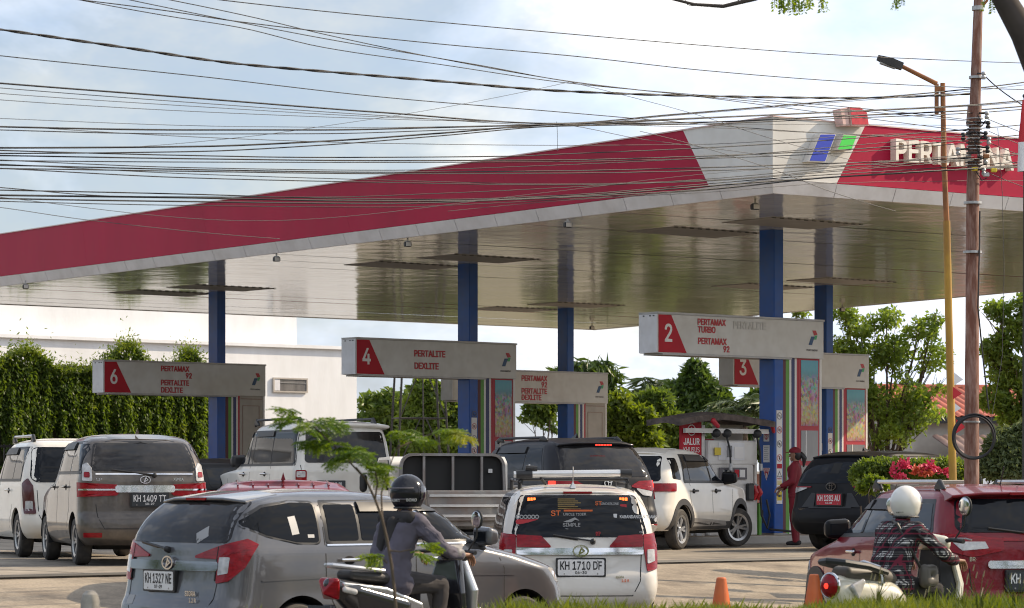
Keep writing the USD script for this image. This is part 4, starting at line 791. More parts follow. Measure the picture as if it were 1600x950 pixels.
# ---- maroon hatchback behind the silver one
c = Car(3.8, 1.70, 1.44, zc=.2, zb=.93, zt=1.31, cowl=.85, hood=(.78, .92), roof_f=.3, tail=.55, tail_belt=.16, R=.29, wb=2.45, roofw=.78, tumble=.84)
t = set_car('maroon_hatchback', 'maroon hatchback of which only the ribbed roof shows above the silver car', 'car', 446, 30.7, 'c', 6.0, .16, c)
part(t, 'body', c.body(), 'paint_maroon'); put_wheels(t, c); window_band(c, t, .8, .35, -1.45, -1.15, [-.8, 0.0], visor=False); part(t, 'rear_window', c.patch(rnd([(-.62, .97), (.62, .97), (.52, 1.32), (-.52, 1.32)], .05), 'rear', .005), 'car_glass')
part(t, 'tail_lamp', cat([c.patch(rnd(sbox(.5, .72, .95, .93), .02), 'wrap', .012, s) for s in (1, -1)]), 'lamp_red'); mirror(c, t, 'paint_maroon', .65); plate(c, t, 0, .62, 'KH 1275 DA', '03-29', 'white')
for y in np.linspace(-.48, .48, 7): part(t, 'roof_rib', tube([(-1.2, y, c.H - .06), (-.9, y, c.H - .024), (-.2, y, c.H - .010), (.05, y, c.H - .04)], .010, 6), 'paint_maroon')
fin(c, t, -1.0, 'paint_maroon', .085)

# ---- black sport-utility with the lit brake lamp
c = Car(4.43, 1.70, 1.705, zc=.30, zb=1.12, zt=1.55, cowl=1.05, hood=(.92, 1.08), roof_f=.40, tail=.42, tail_belt=.14, R=.345, wb=2.68, corner=.26, roofw=.76, tumble=.82)
t = set_car('black_sport_utility', 'black sport-utility car behind the awning tube, its high brake lamp lit', 'car', 880, 41.5, 'l', 27.0, FZ, c)
part(t, 'body', c.body(), 'paint_navyblack'); put_wheels(t, c, 'rim_alloy', 5, True); underside(c, t)
window_band(c, t, 1.0, .48, -1.62, -1.42, [-.98, -.02], visor=True, dz=.03)
part(t, 'rear_window', c.patch(rnd([(-.72, 1.14), (.72, 1.14), (.63, 1.57), (-.63, 1.57)], .06), 'rear', .005), 'car_glass_dusty')
spoiler(c, t, 'paint_navyblack', ext=.14, lamp=False); on_rear(c, t, cat([prism(sbox(-.13 + .045 * k, -.012, -.10 + .045 * k, .012), .01) for k in range(6)]), 0, 1.59, 'brake_lit', 'brake_led', .17)
for s in (1, -1):
    part(t, 'tail_lamp', c.patch(rnd([(.34, 1.0), (.50, 1.08), (.92, 1.10), (1.0, 1.0), (.72, .94)], .012), 'wrap', .016, s), 'lamp_red'); part(t, 'tail_lamp_lens', c.patch(rnd([(.42, .985), (.74, .93), (.70, .86), (.55, .88)], .012), 'wrap', .014, s), 'lamp_clear')
    part(t, 'brake_lamp', c.patch(rnd(sbox(.80, .99, .92, 1.09), .02), 'wrap', .02, s), 'brake_lit'); part(t, 'brake_lamp', c.patch(rnd([(.84, .82), (.93, .82), (.95, .93), (.86, .95)], .02), 'wrap', .018, s), 'lamp_red')
    part(t, 'reflector', c.patch(rnd(sbox(.60, .40, .80, .47), .01), 'wrap', .02, s), 'lamp_red'); part(t, 'bumper_corner', c.patch(rnd([(.55, .36), (.98, .34), (1.0, .40), (.60, .47)], .02), 'wrap', .028, s), 'silver_trim'); part(t, 'bumper_corner', c.patch(rnd([(.62, .50), (.95, .52), (.95, .60), (.80, .60)], .02), 'wrap', .02, s), 'silver_trim')
part(t, 'skid_plate', c.patch(rnd(sbox(-.62, .31, .62, .40), .03), 'rear', .03), 'silver_trim'); on_rear(c, t, emblem('t', .09), 0, 1.05, 'chrome', 'emblem', .012)
part(t, 'tailgate_trim', c.patch(rnd(sbox(-.36, .97, .36, 1.02), .02), 'rear', .016), 'car_trim')
plate(c, t, 0, .84, 'KH 1213 HF', '06-28', 'black', .46, .16); gap_rear(c, t, .62, .55, .9); wiper(c, t, -.18, 1.11, .36, 1.17); fin(c, t, -1.05, 'paint_navyblack', .07); rails(c, t, 'car_trim', -1.3, .2, .6, .03)
mirror(c, t, 'paint_navyblack', .75); handle(c, t, (-.8, .25), .98, 'paint_navyblack'); cladding(c, t, width=.07)
part(t, 'window_sticker', c.patch(aff.rotate(sbox(-1.18, 1.20, -1.13, 1.32), 10), 'side', .008, 1), 'plate_white')

# ---- white small sport-utility turning to the pump
c = Car(4.03, 1.71, 1.62, zc=.30, zb=1.06, zt=1.48, cowl=.98, hood=(.95, 1.08), roof_f=.28, tail=.40, tail_belt=.12, R=.325, wb=2.525, corner=.26, roofw=.76, tumble=.81, fhang=.80)
h_ = math.radians(90 - 25.5); f_ = np.array([math.cos(h_), math.sin(h_)]); l_ = np.array([-f_[1], f_[0]])
p_ = np.array([2.64, 47.0]) - f_ * c.xr_axle + l_ * (c.W / 2 - .08)
t = thing('white_sport_utility', 'small white sport-utility car turning right towards the red dispenser', 'car', (p_[0], p_[1], FZ), h_, group='cars queueing for fuel')
part(t, 'body', c.body(), 'paint_cream'); put_wheels(t, c, 'rim_alloy', 5, True, steer=-.50, rim=.68); underside(c, t); cladding(c, t, width=.085)
window_band(c, t, .90, .36, -1.22, -1.12, [-.98, -.10], visor=True, zt=1.485)
part(t, 'rear_side_window', c.patch(rnd([(-1.64, 1.12), (-1.34, 1.10), (-1.34, 1.45), (-1.52, 1.45)], .03), 'side', .005, -1), 'car_glass')
part(t, 'rear_window', c.patch(rnd([(-.68, 1.08), (.68, 1.08), (.58, 1.48), (-.58, 1.48)], .05), 'rear', .005), 'car_glass'); part(t, 'windscreen', c.patch(rnd([(-.66, 1.10), (.66, 1.10), (.56, 1.47), (-.56, 1.47)], .05), 'front', .004), 'car_glass')
for s in (1, -1):
    part(t, 'tail_lamp', c.patch(rnd(sbox(.45, .92, 1.0, 1.05), .02), 'wrap', .014, s), 'lamp_red'); part(t, 'door_guard', c.patch(rnd([(-.86, .36), (.62, .36), (.50, .44), (-.86, .50)], .01), 'side', .012, s), 'silver_trim')
    part(t, 'head_lamp', c.patch(rnd([(1.55, .88), (1.86, .82), (1.94, .92), (1.62, .97)], .01), 'side', .010, s), 'lamp_clear'); part(t, 'fog_lamp_trim', c.patch(rnd([(1.72, .45), (1.94, .45), (1.92, .62), (1.80, .62)], .01), 'side', .010, s), 'car_trim')
spoiler(c, t, 'paint_cream', ext=.10); seams(c, t, [[(-.06, .34), (-.06, 1.05)], [(-1.0, .80), (-1.0, 1.45)], [(-1.0, .8), (-.80, .36)], [(.80, .34), (.86, .95), (.80, 1.06)]]); mirror(c, t, 'paint_black', .62, sc=1.15); handle(c, t, (-.86, .10), .93, 'car_trim'); plate(c, t, 0, .75, 'KH 1544 AD', '07-29', 'white')

# ---- black people carrier with the red plate
c = Car(4.47, 1.70, 1.56, zc=.26, zb=1.02, zt=1.42, cowl=1.10, hood=(.86, 1.0), roof_f=.42, tail=.36, tail_belt=.12, R=.32, wb=2.75, corner=.26, roofw=.78, tumble=.82)
t = set_car('black_people_carrier', 'black people carrier with a red number plate beside the red-uniformed attendant', 'car', 1227, 46.2, 'l', -42.0, FZ, c)
part(t, 'body', c.body(), 'paint_black'); put_wheels(t, c, 'rim_alloy', 5, True); underside(c, t)
window_band(c, t, 1.0, .50, -1.70, -1.50, [-1.0, 0.0], visor=True)
part(t, 'rear_window', c.patch(rnd([(-.70, 1.05), (.70, 1.05), (.60, 1.45), (-.60, 1.45)], .06), 'rear', .005), 'car_glass')
for s in (1, -1): part(t, 'tail_lamp', c.patch(rnd([(.42, .99), (.95, 1.0), (.98, .92), (.72, .90)], .012), 'wrap', .014, s), 'lamp_clear'); part(t, 'tail_lamp_strip', c.patch(rnd(sbox(.40, .985, .9, 1.005), .004), 'wrap', .016, s), 'lamp_red')
on_rear(c, t, emblem('t', .095), 0, 1.0, 'chrome', 'emblem', .012); plate(c, t, 0, .80, 'KH 1282 AU', '11-28', 'red', .46, .17); label_text(c, t, 'VELOZ', .60, .635, .03); label_text(c, t, 'Q', -.55, .635, .03); part(t, 'garnish', c.patch(Polygon([(-.55, .68), (-.38, .90), (-.30, .90), (-.30, .69)]).union(Polygon([(.55, .68), (.38, .90), (.30, .90), (.30, .69)])).union(sbox(-.4, .665, .4, .69)), 'rear', .01), 'car_trim')
spoiler(c, t, 'paint_black', ext=.12, lamp=False); gap_rear(c, t, .64, .45, .9); part(t, 'window_paper', c.patch(sbox(-.08, 1.2, .08, 1.36), 'rear', .007), 'seam'); mirror(c, t, 'paint_black', .8); fin(c, t, -1.2, 'paint_black')
part(t, 'roof_panel', c.patch(sbox(-.3, 1.3, .3, 1.31), 'rear', .003), 'seam')

# ---- red people carrier on the right
c = Car(4.46, 1.76, 1.655, zc=.27, zb=1.13, zt=1.48, cowl=1.36, hood=(.92, 1.10), roof_f=.52, tail=.34, tail_belt=.10, R=.33, wb=2.66, corner=.28, roofw=.76, tumble=.82)
t = set_car('red_people_carrier', 'dark red people carrier with silver roof rails on the right, partly out of frame', 'car', 1488, 26.4, 'l', 13.0, -.10, c)
part(t, 'body', c.body(), 'paint_red'); put_wheels(t, c, 'rim_alloy', 5, True, rim=.7); underside(c, t); cladding(c, t, width=.10, rear=.36)
window_band(c, t, 1.26, .58, -1.72, -1.50, [-.90, .08], visor=True, dz=.06)
part(t, 'rear_window', c.patch(rnd([(-.72, 1.22), (.72, 1.22), (.62, 1.52), (-.62, 1.52)], .06), 'rear', .005), 'car_glass')
spoiler(c, t, 'paint_red', ext=.14, y=.66, lamp='lamp_red')
for s in (1, -1):
    part(t, 'tail_lamp', c.patch(rnd([(.30, 1.06), (.30, 1.17), (.78, 1.21), (1.12, 1.22), (1.24, 1.20), (.95, 1.10), (.60, 1.0)], .012), 'wrap', .016, s), 'lamp_red'); part(t, 'tail_lamp_lens', c.patch(rnd([(.44, 1.08), (.47, 1.14), (.76, 1.14), (.68, 1.06)], .008), 'wrap', .020, s), 'lamp_clear'); part(t, 'reflector', c.patch(rnd(sbox(.62, .40, .80, .46), .01), 'wrap', .01, s), 'lamp_red')
part(t, 'lamp_bar', c.patch(sbox(-.30, 1.145, .30, 1.175), 'rear', .010), 'lamp_red'); on_rear(c, t, emblem('h', .07), 0, 1.06, 'chrome', 'emblem', .012); part(t, 'tailgate_bar', c.patch(rnd(sbox(-.46, .90, .46, .97), .03), 'rear', .03), 'chrome')
plate(c, t, .06, .79, 'KH 1284 EP', '09-27', 'black', .46, .165); label_text(c, t, 'HONDA', .60, 1.01, .018); label_text(c, t, 'BR-V', .62, .965, .036); gap_rear(c, t, .60, .46, .9); wiper(c, t, -.05, 1.20, .42, 1.26)
part(t, 'antenna', tube([(-1.30, .0, c.H - .03), (-1.40, 0, c.H + .16)], .006, 6), 'rubber'); rails(c, t, 'silver_trim', -1.45, .35, .62, .055)
seams(c, t, [[(.08, .32), (.08, 1.12)], [(-.95, .80), (-.95, 1.4)], [(-.95, .8), (-.78, .34)], [(1.12, .32), (1.18, .9), (1.12, 1.08)]]); mirror(c, t, 'paint_black', 1.0, sc=1.15); handle(c, t, (-.74, .27), 1.0, 'chrome')
part(t, 'sill_strip', cat([c.patch(sbox(-.80, .40, .85, .425), 'side', .016, s) for s in (1, -1)]), 'silver_trim'); part(t, 'window_sticker', c.patch(rnd(sbox(.55, 1.10, .68, 1.12), .005), 'rear', .008), 'sticker_grey')
part(t, 'head_lamp', cat([c.patch(rnd([(1.62, .78), (2.0, .70), (2.08, .80), (1.72, .88)], .01), 'side', .010, s) for s in (1, -1)]), 'lamp_clear')

mat('galv_grey', (0.20, 0.195, 0.19), .4, metal=.5, var=.25, dirt=(.15, .08, .05), dirt_amt=.5)
# ---- pickup with the barred rear guard
hp = math.radians(90 + 14); fw = np.array([math.cos(hp), math.sin(hp), 0]); 
t = thing('white_pickup', 'old white pickup with a black mesh guard between slats behind its cab', 'pickup', np.array([(706 - 800) * 37.2 / FPX, 37.2, FZ - .02]), hp, group='cars queueing for fuel')
# local x forward; guard stands at x=0, the load bed reaches back to x=-2.0, cab ahead
G = 1.44
def rr_poly(w, h, r): return rnd(Polygon([(-w, 0), (w, 0), (w - .06, h), (-w + .06, h)]), r)
o, X_, Y_, Z_ = np.zeros(3), [0, -1, 0], [0, 0, 1], [-1, 0, 0]
outer = rr_poly(.725, G, .16).intersection(sbox(-2, .62, 2, 3)); inner = outer.buffer(-.035)
part(t, 'guard_frame', placed(prism(outer.difference(inner), .06), o, X_, Y_, Z_), 'galv_grey'); part(t, 'guard_mesh', placed(prism(inner.intersection(sbox(-2, .86, 2, 3)), .02), o + [.02, 0, 0], X_, Y_, Z_), 'seam')
part(t, 'guard_board', placed(prism(inner.intersection(sbox(-2, .66, 2, .855)), .035), o + [0.0, 0, 0], X_, Y_, Z_), 'paint_truck')
for y in (-.37, 0.0, .37): part(t, 'guard_slat', bx(.05, .030, G - .70, (-.045, y, .66 + (G - .70) / 2)), 'galv_grey')
part(t, 'guard_light', bx(.03, .05, .05, (-.05, -.48, 1.22)), 'lamp_clear')
cabp = [(.10, .45), (.10, 1.32), (.25, 1.40), (.95, 1.39), (1.55, .95), (2.15, .85), (2.25, .40)]
for nm, poly, m, wdt in (('cab', cabp, 'paint_white', 1.48),):
    cb = prism(rnd(Polygon(poly), .06), wdt); part(t, nm, placed(cb, np.array([0, wdt / 2, 0]), [1, 0, 0], [0, 0, 1], [0, -1, 0]), m)
for s in (1, -1):
    part(t, 'cab_window', placed(prism(rnd([(.32, .98), (.32, 1.36), (.90, 1.36), (1.32, .98)], .03), .012), np.array([0, .745 + .006 if s > 0 else -.739, 0]), [1, 0, 0], [0, 0, 1], [0, -1, 0]), 'car_glass')
    part(t, 'wing_mirror', hullpts(np.vstack([ball((1.05, s * .92, z), .05, 1).vertices for z in (1.0, 1.14)])), 'car_trim'); part(t, 'bed_side', bx(2.0, .05, .36, (-1.05, s * .80, .80), chamfer=.01), 'paint_truck')
    for x in (-1.35, 1.45):
        w_ = wheel_meshes(.29, .18); 
        q = w_[0].copy(); q.apply_transform(trimesh.transformations.translation_matrix([x, s * .66, .29]) @ trimesh.transformations.rotation_matrix(-s * math.pi / 2, [1, 0, 0])); part(t, 'wheel', q, 'tyre')
part(t, 'bed_floor', bx(2.05, 1.6, .08, (-1.02, 0, .60)), 'paint_truck'); part(t, 'chassis', bx(3.9, .7, .14, (-.1, 0, .42)), 'seam')
tg = part(t, 'tailgate', bx(.05, 1.55, .36, (-2.07, 0, .80), chamfer=.01), 'paint_truck'); part(tg, 'tailgate_rail', cat([bx(.03, 1.5, .03, (-2.105, 0, z)) for z in (.68, .80, .92)]), 'silver_trim')
[part(t, 'rail_tube', tube([(-2.07, s * .80, 1.0), (0, s * .80, 1.02)], .02, 8), 'steel_grey') for s in (1, -1)]
for s in (1, -1): lp = part(t, 'tail_lamp', bx(.05, .16, .20, (-2.10, s * .70, .50), chamfer=.015), 'lamp_red')
part(t, 'rear_bumper', bx(.06, 1.5, .10, (-2.10, 0, .40), chamfer=.015), 'steel_grey'); 
# ---------------------------------------------------------------- buildings behind
mat('roof_tile', (0.42, 0.10, 0.055), 0.7, var=0.3, vs=2.5, world=True, dirt=(0.14, 0.06, 0.045), dirt_amt=0.5); mat('roof_brown', (0.20, 0.13, 0.11), 0.7, var=0.25, vs=2); mat('brick_low', (0.20, 0.085, 0.06), 0.85, var=0.3, vs=3, world=True)
mat('dark_iron', (0.035, 0.032, 0.03), 0.6, var=0.3); mat('dry_seed', (0.22, 0.19, 0.10), .9); mat('mossy_wall', (0.055, 0.06, 0.03), 0.9, var=.4, vs=3); mat('shade_dark', (0.02, 0.02, 0.02), 0.8); mat('fence_green', (0.03, 0.032, 0.03), 0.7)
mat('rust_pole', (0.17, 0.065, 0.040), 0.75, var=0.35, vs=3, stretch=(3, 3, .6), dirt=(0.36, 0.26, 0.22), dirt_amt=0.75, dirt_scale=6, bump=.004, bs=30); mat('yellow_pole', (0.42, 0.25, 0.03), 0.55, var=0.25, vs=2, stretch=(1, 1, .5), dirt=(0.20, 0.07, 0.03), dirt_amt=0.8, dirt_scale=1.6); mat('rust_lamp', (0.26, 0.10, 0.03), 0.65, var=0.4, vs=5)
mat('wire_black', (0.016, 0.016, 0.018), 0.45, spec=0.4); mat('wire_grey', (0.06, 0.058, 0.06), 0.5); mat('galv', (0.40, 0.40, 0.40), 0.45, metal=0.6, var=0.3, vs=20); mat('bark', (0.085, 0.062, 0.045), 0.9, var=0.4, vs=4, bump=.01, bs=18, stretch=(2, 2, .5)); mat('bark_dark', (0.045, 0.035, 0.03), 0.9, var=0.3, vs=5)
mat('flag_red', (0.50, 0.02, 0.03), 0.6); mat('flag_white', (0.75, 0.74, 0.74), 0.6); mat('petal_pink', (0.62, 0.035, 0.10), 0.5); mat('petal_orange', (0.62, 0.11, 0.05), 0.5); mat('cone_orange', (0.62, 0.135, 0.03), 0.5, var=0.12, vs=6, dirt=(0.3, 0.14, 0.07), dirt_amt=0.4); mat('stone_grey', (0.28, 0.26, 0.23), 0.9, var=0.35, vs=9)
leafmat('leaf_vine', (0.060, 0.110, 0.022), (0.125, 0.195, 0.036), .48, (0.24, 0.29, 0.055)); leafmat('leaf_mid', (0.065, 0.11, 0.024), (0.13, 0.19, 0.036), .48, (0.22, 0.26, 0.05)); leafmat('leaf_light', (0.075, 0.12, 0.020), (0.15, 0.21, 0.034), .46, (0.27, 0.30, 0.05))
leafmat('leaf_bright', (0.09, 0.15, 0.028), (0.18, 0.26, 0.05), .52, (0.32, 0.36, 0.08)); leafmat('leaf_palm', (0.032, 0.058, 0.020), (0.087, 0.123, 0.043), .25); leafmat('leaf_dark', (0.036, 0.070, 0.018), (0.075, 0.125, 0.026), .38); leafmat('leaf_sap', (0.072, 0.138, 0.017), (0.160, 0.239, 0.026), .45, (0.348, 0.290, 0.043)); leafmat('leaf_grey', (0.058, 0.080, 0.032), (0.131, 0.167, 0.065), .30); leafmat('grass', (0.07, 0.105, 0.016), (0.135, 0.165, 0.028), .42, (0.27, 0.22, 0.08))
B0 = np.array([-6.48, 95, 0]); Bz = 6.0; bd = thing('white_building', 'plain white rendered building behind the pumps on the left, with one small louvred window', 'building', B0 + UP * .4, math.atan2(D[1], D[0]))
part(bd, 'lower_wall', bx(40, 9, Bz - .4, (-18.1, 4.5, (Bz - .4) / 2)), 'building_white', smooth=False); part(bd, 'upper_wall', bx(38.4, 8.2, 2.1, (-19.22, 4.75, Bz - .4 + 1.05)), 'building_white', smooth=False); part(bd, 'ledge', bx(40.12, .14, .10, (-18.08, -.07, Bz - .46)), 'building_white', smooth=False)
def wall_x(px):
    k = (px - 800) / FPX; return float((k * B0[1] - B0[0]) / (D[0] - k * D[1]))
wx0, wx1 = wall_x(427), wall_x(477); yw = 95 + .64 * (wx0 + wx1) / 2; wz0, wz1 = EYE + (757 - 611) * yw / FPX - .4, EYE + (757 - 593) * yw / FPX - .4; wc, ww, wzc, wh = (wx0 + wx1) / 2, wx1 - wx0, (wz0 + wz1) / 2, wz1 - wz0
wn = part(bd, 'window', cat([bx(ww, .06, .05, (wc, -.05, wz1 + .025)), bx(ww, .06, .05, (wc, -.05, wz0 - .025)), bx(.05, .06, wh + .1, (wx0 - .025, -.05, wzc)), bx(.05, .06, wh + .1, (wx1 + .025, -.05, wzc))]), 'panel_cream')
part(wn, 'dark_opening', bx(ww, .03, wh, (wc, -.02, wzc)), 'shade_dark'); part(wn, 'pane', bx(ww * .17, .02, wh * .95, (wx0 + ww * .09, -.055, wzc)), 'sign_cap')
part(wn, 'pane', bx(ww * .80, .02, wh * .95, (wc + ww * .09, -.045, wzc)), 'booth_glass'); part(wn, 'glazing_bar', bx(ww * .8, .03, .02, (wc + ww * .09, -.06, wzc + wh * .2)), 'steel_grey')

# ---------------------------------------------------------------- foliage helpers
def leaf_cards(P, size, rg, droop=0.0, aspect=.5, dirs=None, var=.35):
    n = len(P); s = size * (1 + var * rg.uniform(-1, 1, n)); d = rg.normal(size=(n, 3)) if dirs is None else dirs + .5 * rg.normal(size=(n, 3)); d[:, 2] -= droop; d /= np.linalg.norm(d, axis=1, keepdims=True)
    r = rg.normal(size=(n, 3)); w = np.cross(d, r); w /= np.maximum(np.linalg.norm(w, axis=1, keepdims=True), 1e-6); nn = np.cross(d, w)
    a, b = P, P + d * s[:, None]; mid = P + d * s[:, None] * .45 + nn * (s * .08)[:, None]; hw = w * (s * aspect * .5)[:, None]
    V = np.stack([a, mid - hw, b, mid + hw], 1).reshape(-1, 3); i = np.arange(n) * 4; F = np.concatenate([np.stack([i, i + 1, i + 2], 1), np.stack([i, i + 2, i + 3], 1)])
    return trimesh.Trimesh(V, F, process=False)
def blob_points(blobs, n, rg, hole=.42, scale=1.1, shell=.55):
    vol = np.array([b[3] * b[4] * b[5] for b in blobs]) ** .75; ks = rg.choice(len(blobs), n, p=vol / vol.sum()); d = rg.normal(size=(n, 3)); d /= np.linalg.norm(d, axis=1, keepdims=True)
    r = rg.uniform(0, 1, n) ** (1 / 3 if shell < .5 else 1 / 4.5); B = np.array(blobs)[ks]; P = B[:, :3] + d * r[:, None] * B[:, 3:6]
    k = fbm(P * scale + 7.3, 3) ; keep = k > hole - .12 * (r < .8); return P[keep]
def crown_px(Y, blobs, dz=.8):
    """blobs given as picture column, row, half width, half height at depth Y"""
    out = []
    for q in blobs:
        px, py, rx, ry = q[:4]; yy = Y + (q[4] if len(q) > 4 else 0); c = at(px, py, yy); out.append([*c, rx * yy / FPX, rx * yy / FPX * dz, ry * yy / FPX])
    return out
def branches(base, blobs, rg, r0, kink=.15, twigs=3, fork=.35):
    ms = []; top = np.array([b[:3] for b in blobs]); cx = top.mean(0); fk = base + (cx - base) * [fork * .6, fork * .6, fork]
    ms.append(tube([base + [0, 0, -.1], base + (fk - base) * .5 + rg.normal(0, kink * .4, 3) * [1, 1, 0], fk], [r0, r0 * .8, r0 * .65], 9))
    for b in blobs:
        e = np.array(b[:3]); m = (fk + e) / 2 + rg.normal(0, kink, 3); ms.append(tube([fk, m, e + [0, 0, b[5] * .3]], [r0 * .5, r0 * .33, r0 * .12], 6))
        for k in range(twigs):
            d = rg.normal(size=3); d[2] = abs(d[2]) * .8; d /= np.linalg.norm(d); ms.append(tube([m + (e - m) * rg.uniform(.2, 1), e + d * np.array(b[3:6]) * .9], [r0 * .16, r0 * .05], 4))
    return cat(ms)
def tree(name, label, cat_, base, blobs, n, size, leaf, rg, r0=.14, bark='bark', droop=.2, group=None, twigs=3, hole=.42, scale=1.1, aspect=.5, fork=.35, shell=.6):
    t = thing(name, label, cat_, base, group=group); base = np.asarray(base, float)
    part(t, 'trunk', branches(np.zeros(3), [[b[0] - base[0], b[1] - base[1], b[2] - base[2], *b[3:]] for b in blobs], rg, r0, twigs=twigs, fork=fork), bark)
    P = blob_points(blobs, n, rg, hole, scale, shell) - base; part(t, 'crown', leaf_cards(P, size, rg, droop, aspect), leaf, smooth=False); return t
rg = np.random.default_rng(11)
# vine-covered wall
V1, V0 = np.array([-8.40, 82.2, 0]), np.array([-8.40, 82.2, 0]) - D * 9.5
vw = thing('vine_covered_wall', 'tall boundary wall draped in hanging green creeper in front of the white building', 'wall', V0 + UP * FZ, math.atan2(D[1], D[0])); LV = 9.5
part(vw, 'wall', bx(LV, .25, 4.2, (LV / 2, 0, 2.1)), 'mossy_wall', smooth=False)
def vine_top(x): return 4.12 + .25 * (fbm(np.stack([x * 1.3, x * 0, x * 0], 1), 3) - .5) + .55 * np.exp(-((x - 3.6) / .7) ** 2) + .78 * np.exp(-((x - 6.75) / .62) ** 2) + .62 * np.exp(-((x - 8.75) / .45) ** 2)
n = 52000; xs = rg.uniform(0, LV, n); topz = vine_top(xs); u = rg.uniform(0, 1, n) ** 1.1; zs = topz * (1 - u * .97)
strand = np.clip((fbm(np.stack([xs * 4.5, zs * .45, xs * 0], 1), 3) - .5) * 4.5, -1, 1); keep = (u < .35 + .2 * fbm(np.stack([xs, xs * 0, xs * 0], 1) * 1.3, 2)) | (strand > -.85 + .35 * fbm(np.stack([xs * .5, zs * .5, xs * 0 + 3], 1), 2)); depth_ = .14 + .14 * rg.uniform(0, 1, n) + .16 * np.maximum(strand, -.4) * (.3 + u) + .10 * u
P = np.stack([xs, -depth_, zs], 1)[keep]; dirs = np.tile([0, -.5, -1.0], (len(P), 1)); part(vw, 'creeper', leaf_cards(P, .12, rg, 0, .55, dirs), 'leaf_vine', smooth=False)
n = 5200; xs = rg.uniform(0, LV, n); tz = vine_top(xs); P = np.stack([xs, rg.uniform(-.5, .15, n), tz - .12 + rg.exponential(.10, n)], 1); part(vw, 'top_shoots', leaf_cards(P, .10, rg, -.3, .40), 'leaf_light', smooth=False)
# lattice tower
tb = at(655, 800, 90.0); tb[2] = .45; tw = thing('lattice_tower', 'thin dark steel lattice tower rising behind sign 4', 'tower', tb, .3)
legs = [(sx, sy) for sx in (-1, 1) for sy in (-1, 1)]
for sx, sy in legs: part(tw, 'leg', tube([(sx * .88, sy * .55, 0), (sx * .62, sy * .4, 5.1)], .035, 6), 'dark_iron')
for z in (1.6, 3.1, 4.6):
    f = 1 - z / 5.1 * .295; q = [(-.88 * f, -.55 * f, z), (.88 * f, -.55 * f, z), (.88 * f, .55 * f, z), (-.88 * f, .55 * f, z)]
    for i in range(4): part(tw, 'girt', tube([q[i], q[(i + 1) % 4]], .022, 5), 'dark_iron')
for sx in (-1, 1):
    for (za, zb) in ((0, 1.6), (1.6, 3.1), (3.1, 4.6)):
        fa, fb = 1 - za / 5.1 * .295, 1 - zb / 5.1 * .295; part(tw, 'brace', tube([(sx * .88 * fa, -.55 * fa, za), (sx * .1 * fb, -.55 * fb, zb)], .018, 5), 'dark_iron')
part(tw, 'mid_post', tube([(0, -.55, 0), (0, -.40, 5.1)], .022, 5), 'dark_iron'); part(tw, 'platform', bx(1.5, 1.0, .08, (0, 0, 5.12)), 'dark_iron')
# low brick wall behind the forecourt
lw = thing('low_brick_wall', 'low reddish boundary wall at the back of the forecourt between the pillars', 'wall', np.array([1.0, 88.0, FZ]), .45)
part(lw, 'wall', bx(26, .2, 1.35, (2, 0, .675)), 'brick_low'); part(lw, 'coping', bx(26.1, .3, .08, (2, 0, 1.39)), 'panel_cream')
# trees behind
def blobsof(Y, L, dz=.8): return crown_px(Y, L, dz)
G_ = 'trees behind the forecourt'
tree('bushy_tree', 'bushy green tree behind the lattice tower, left of pillar 4', 'tree', at(600, 785, 112) * [1, 1, 0] + UP * .45, blobsof(112, [(580, 655, 34, 42), (615, 640, 32, 34), (560, 690, 30, 35), (640, 680, 36, 36), (600, 700, 40, 30)]), 13000, .26, 'leaf_mid', rg, group=None)
tree('bushy_tree', 'bushy tree touching the left side of pillar 4', 'tree', at(690, 785, 106) * [1, 1, 0] + UP * .45, blobsof(106, [(690, 640, 38, 40), (665, 615, 28, 24), (710, 680, 36, 36), (680, 690, 40, 30), (650, 655, 26, 34)]), 12000, .26, 'leaf_mid', rg)
tree('open_tree', 'thin open tree seen between sign 5 and the black car', 'tree', at(845, 785, 96) * [1, 1, 0] + UP * .45, blobsof(96, [(845, 640, 28, 28), (862, 610, 22, 22), (830, 660, 26, 18), (868, 655, 18, 28)]), 4200, .20, 'leaf_mid', rg, r0=.07, hole=.46)
# drooping-leaf tree over sign 5
t5 = blobsof(92, [(930, 573, 26, 12), (952, 580, 16, 14), (905, 572, 16, 10), (870, 578, 16, 10), (955, 615, 14, 25)]); b5 = at(930, 785, 92) * [1, 1, 0] + UP * .45
tt = thing('drooping_tree', 'tree with long drooping leaves showing above the board behind sign 4', 'tree', b5); part(tt, 'trunk', branches(np.zeros(3), [[q[0] - b5[0], q[1] - b5[1], q[2] - b5[2], *q[3:]] for q in t5], rg, .09), 'bark')
P = blob_points(t5, 900, rg, .3) - b5; part(tt, 'crown', leaf_cards(P, .42, rg, 1.6, .26), 'leaf_dark', smooth=False)
tree('light_shrub', 'bright yellow-green shrub right of the board behind sign 4', 'shrub', at(970, 785, 86) * [1, 1, 0] + UP * FZ, blobsof(86, [(965, 650, 26, 38), (985, 672, 26, 30), (1005, 655, 20, 26), (955, 690, 30, 26), (1010, 690, 26, 20)]), 7500, .20, 'leaf_light', rg, r0=.06, hole=.44)
tree('dense_tree', 'dense dark tree right of centre between signs 5 and 2', 'tree', at(1085, 785, 104) * [1, 1, 0] + UP * .45, blobsof(104, [(1088, 592, 22, 32), (1070, 625, 34, 34), (1105, 625, 36, 36), (1045, 655, 40, 34), (1090, 670, 50, 34), (1130, 660, 34, 30)]), 18000, .25, 'leaf_dark', rg, group=None)
tree('dense_tree', 'mid green leafy tree left of the dark one, under the sky gap', 'tree', at(1030, 785, 98) * [1, 1, 0] + UP * .45, blobsof(98, [(1025, 630, 26, 22), (1000, 640, 26, 24), (1035, 665, 34, 28), (1060, 690, 34, 22)]), 7500, .24, 'leaf_mid', rg)
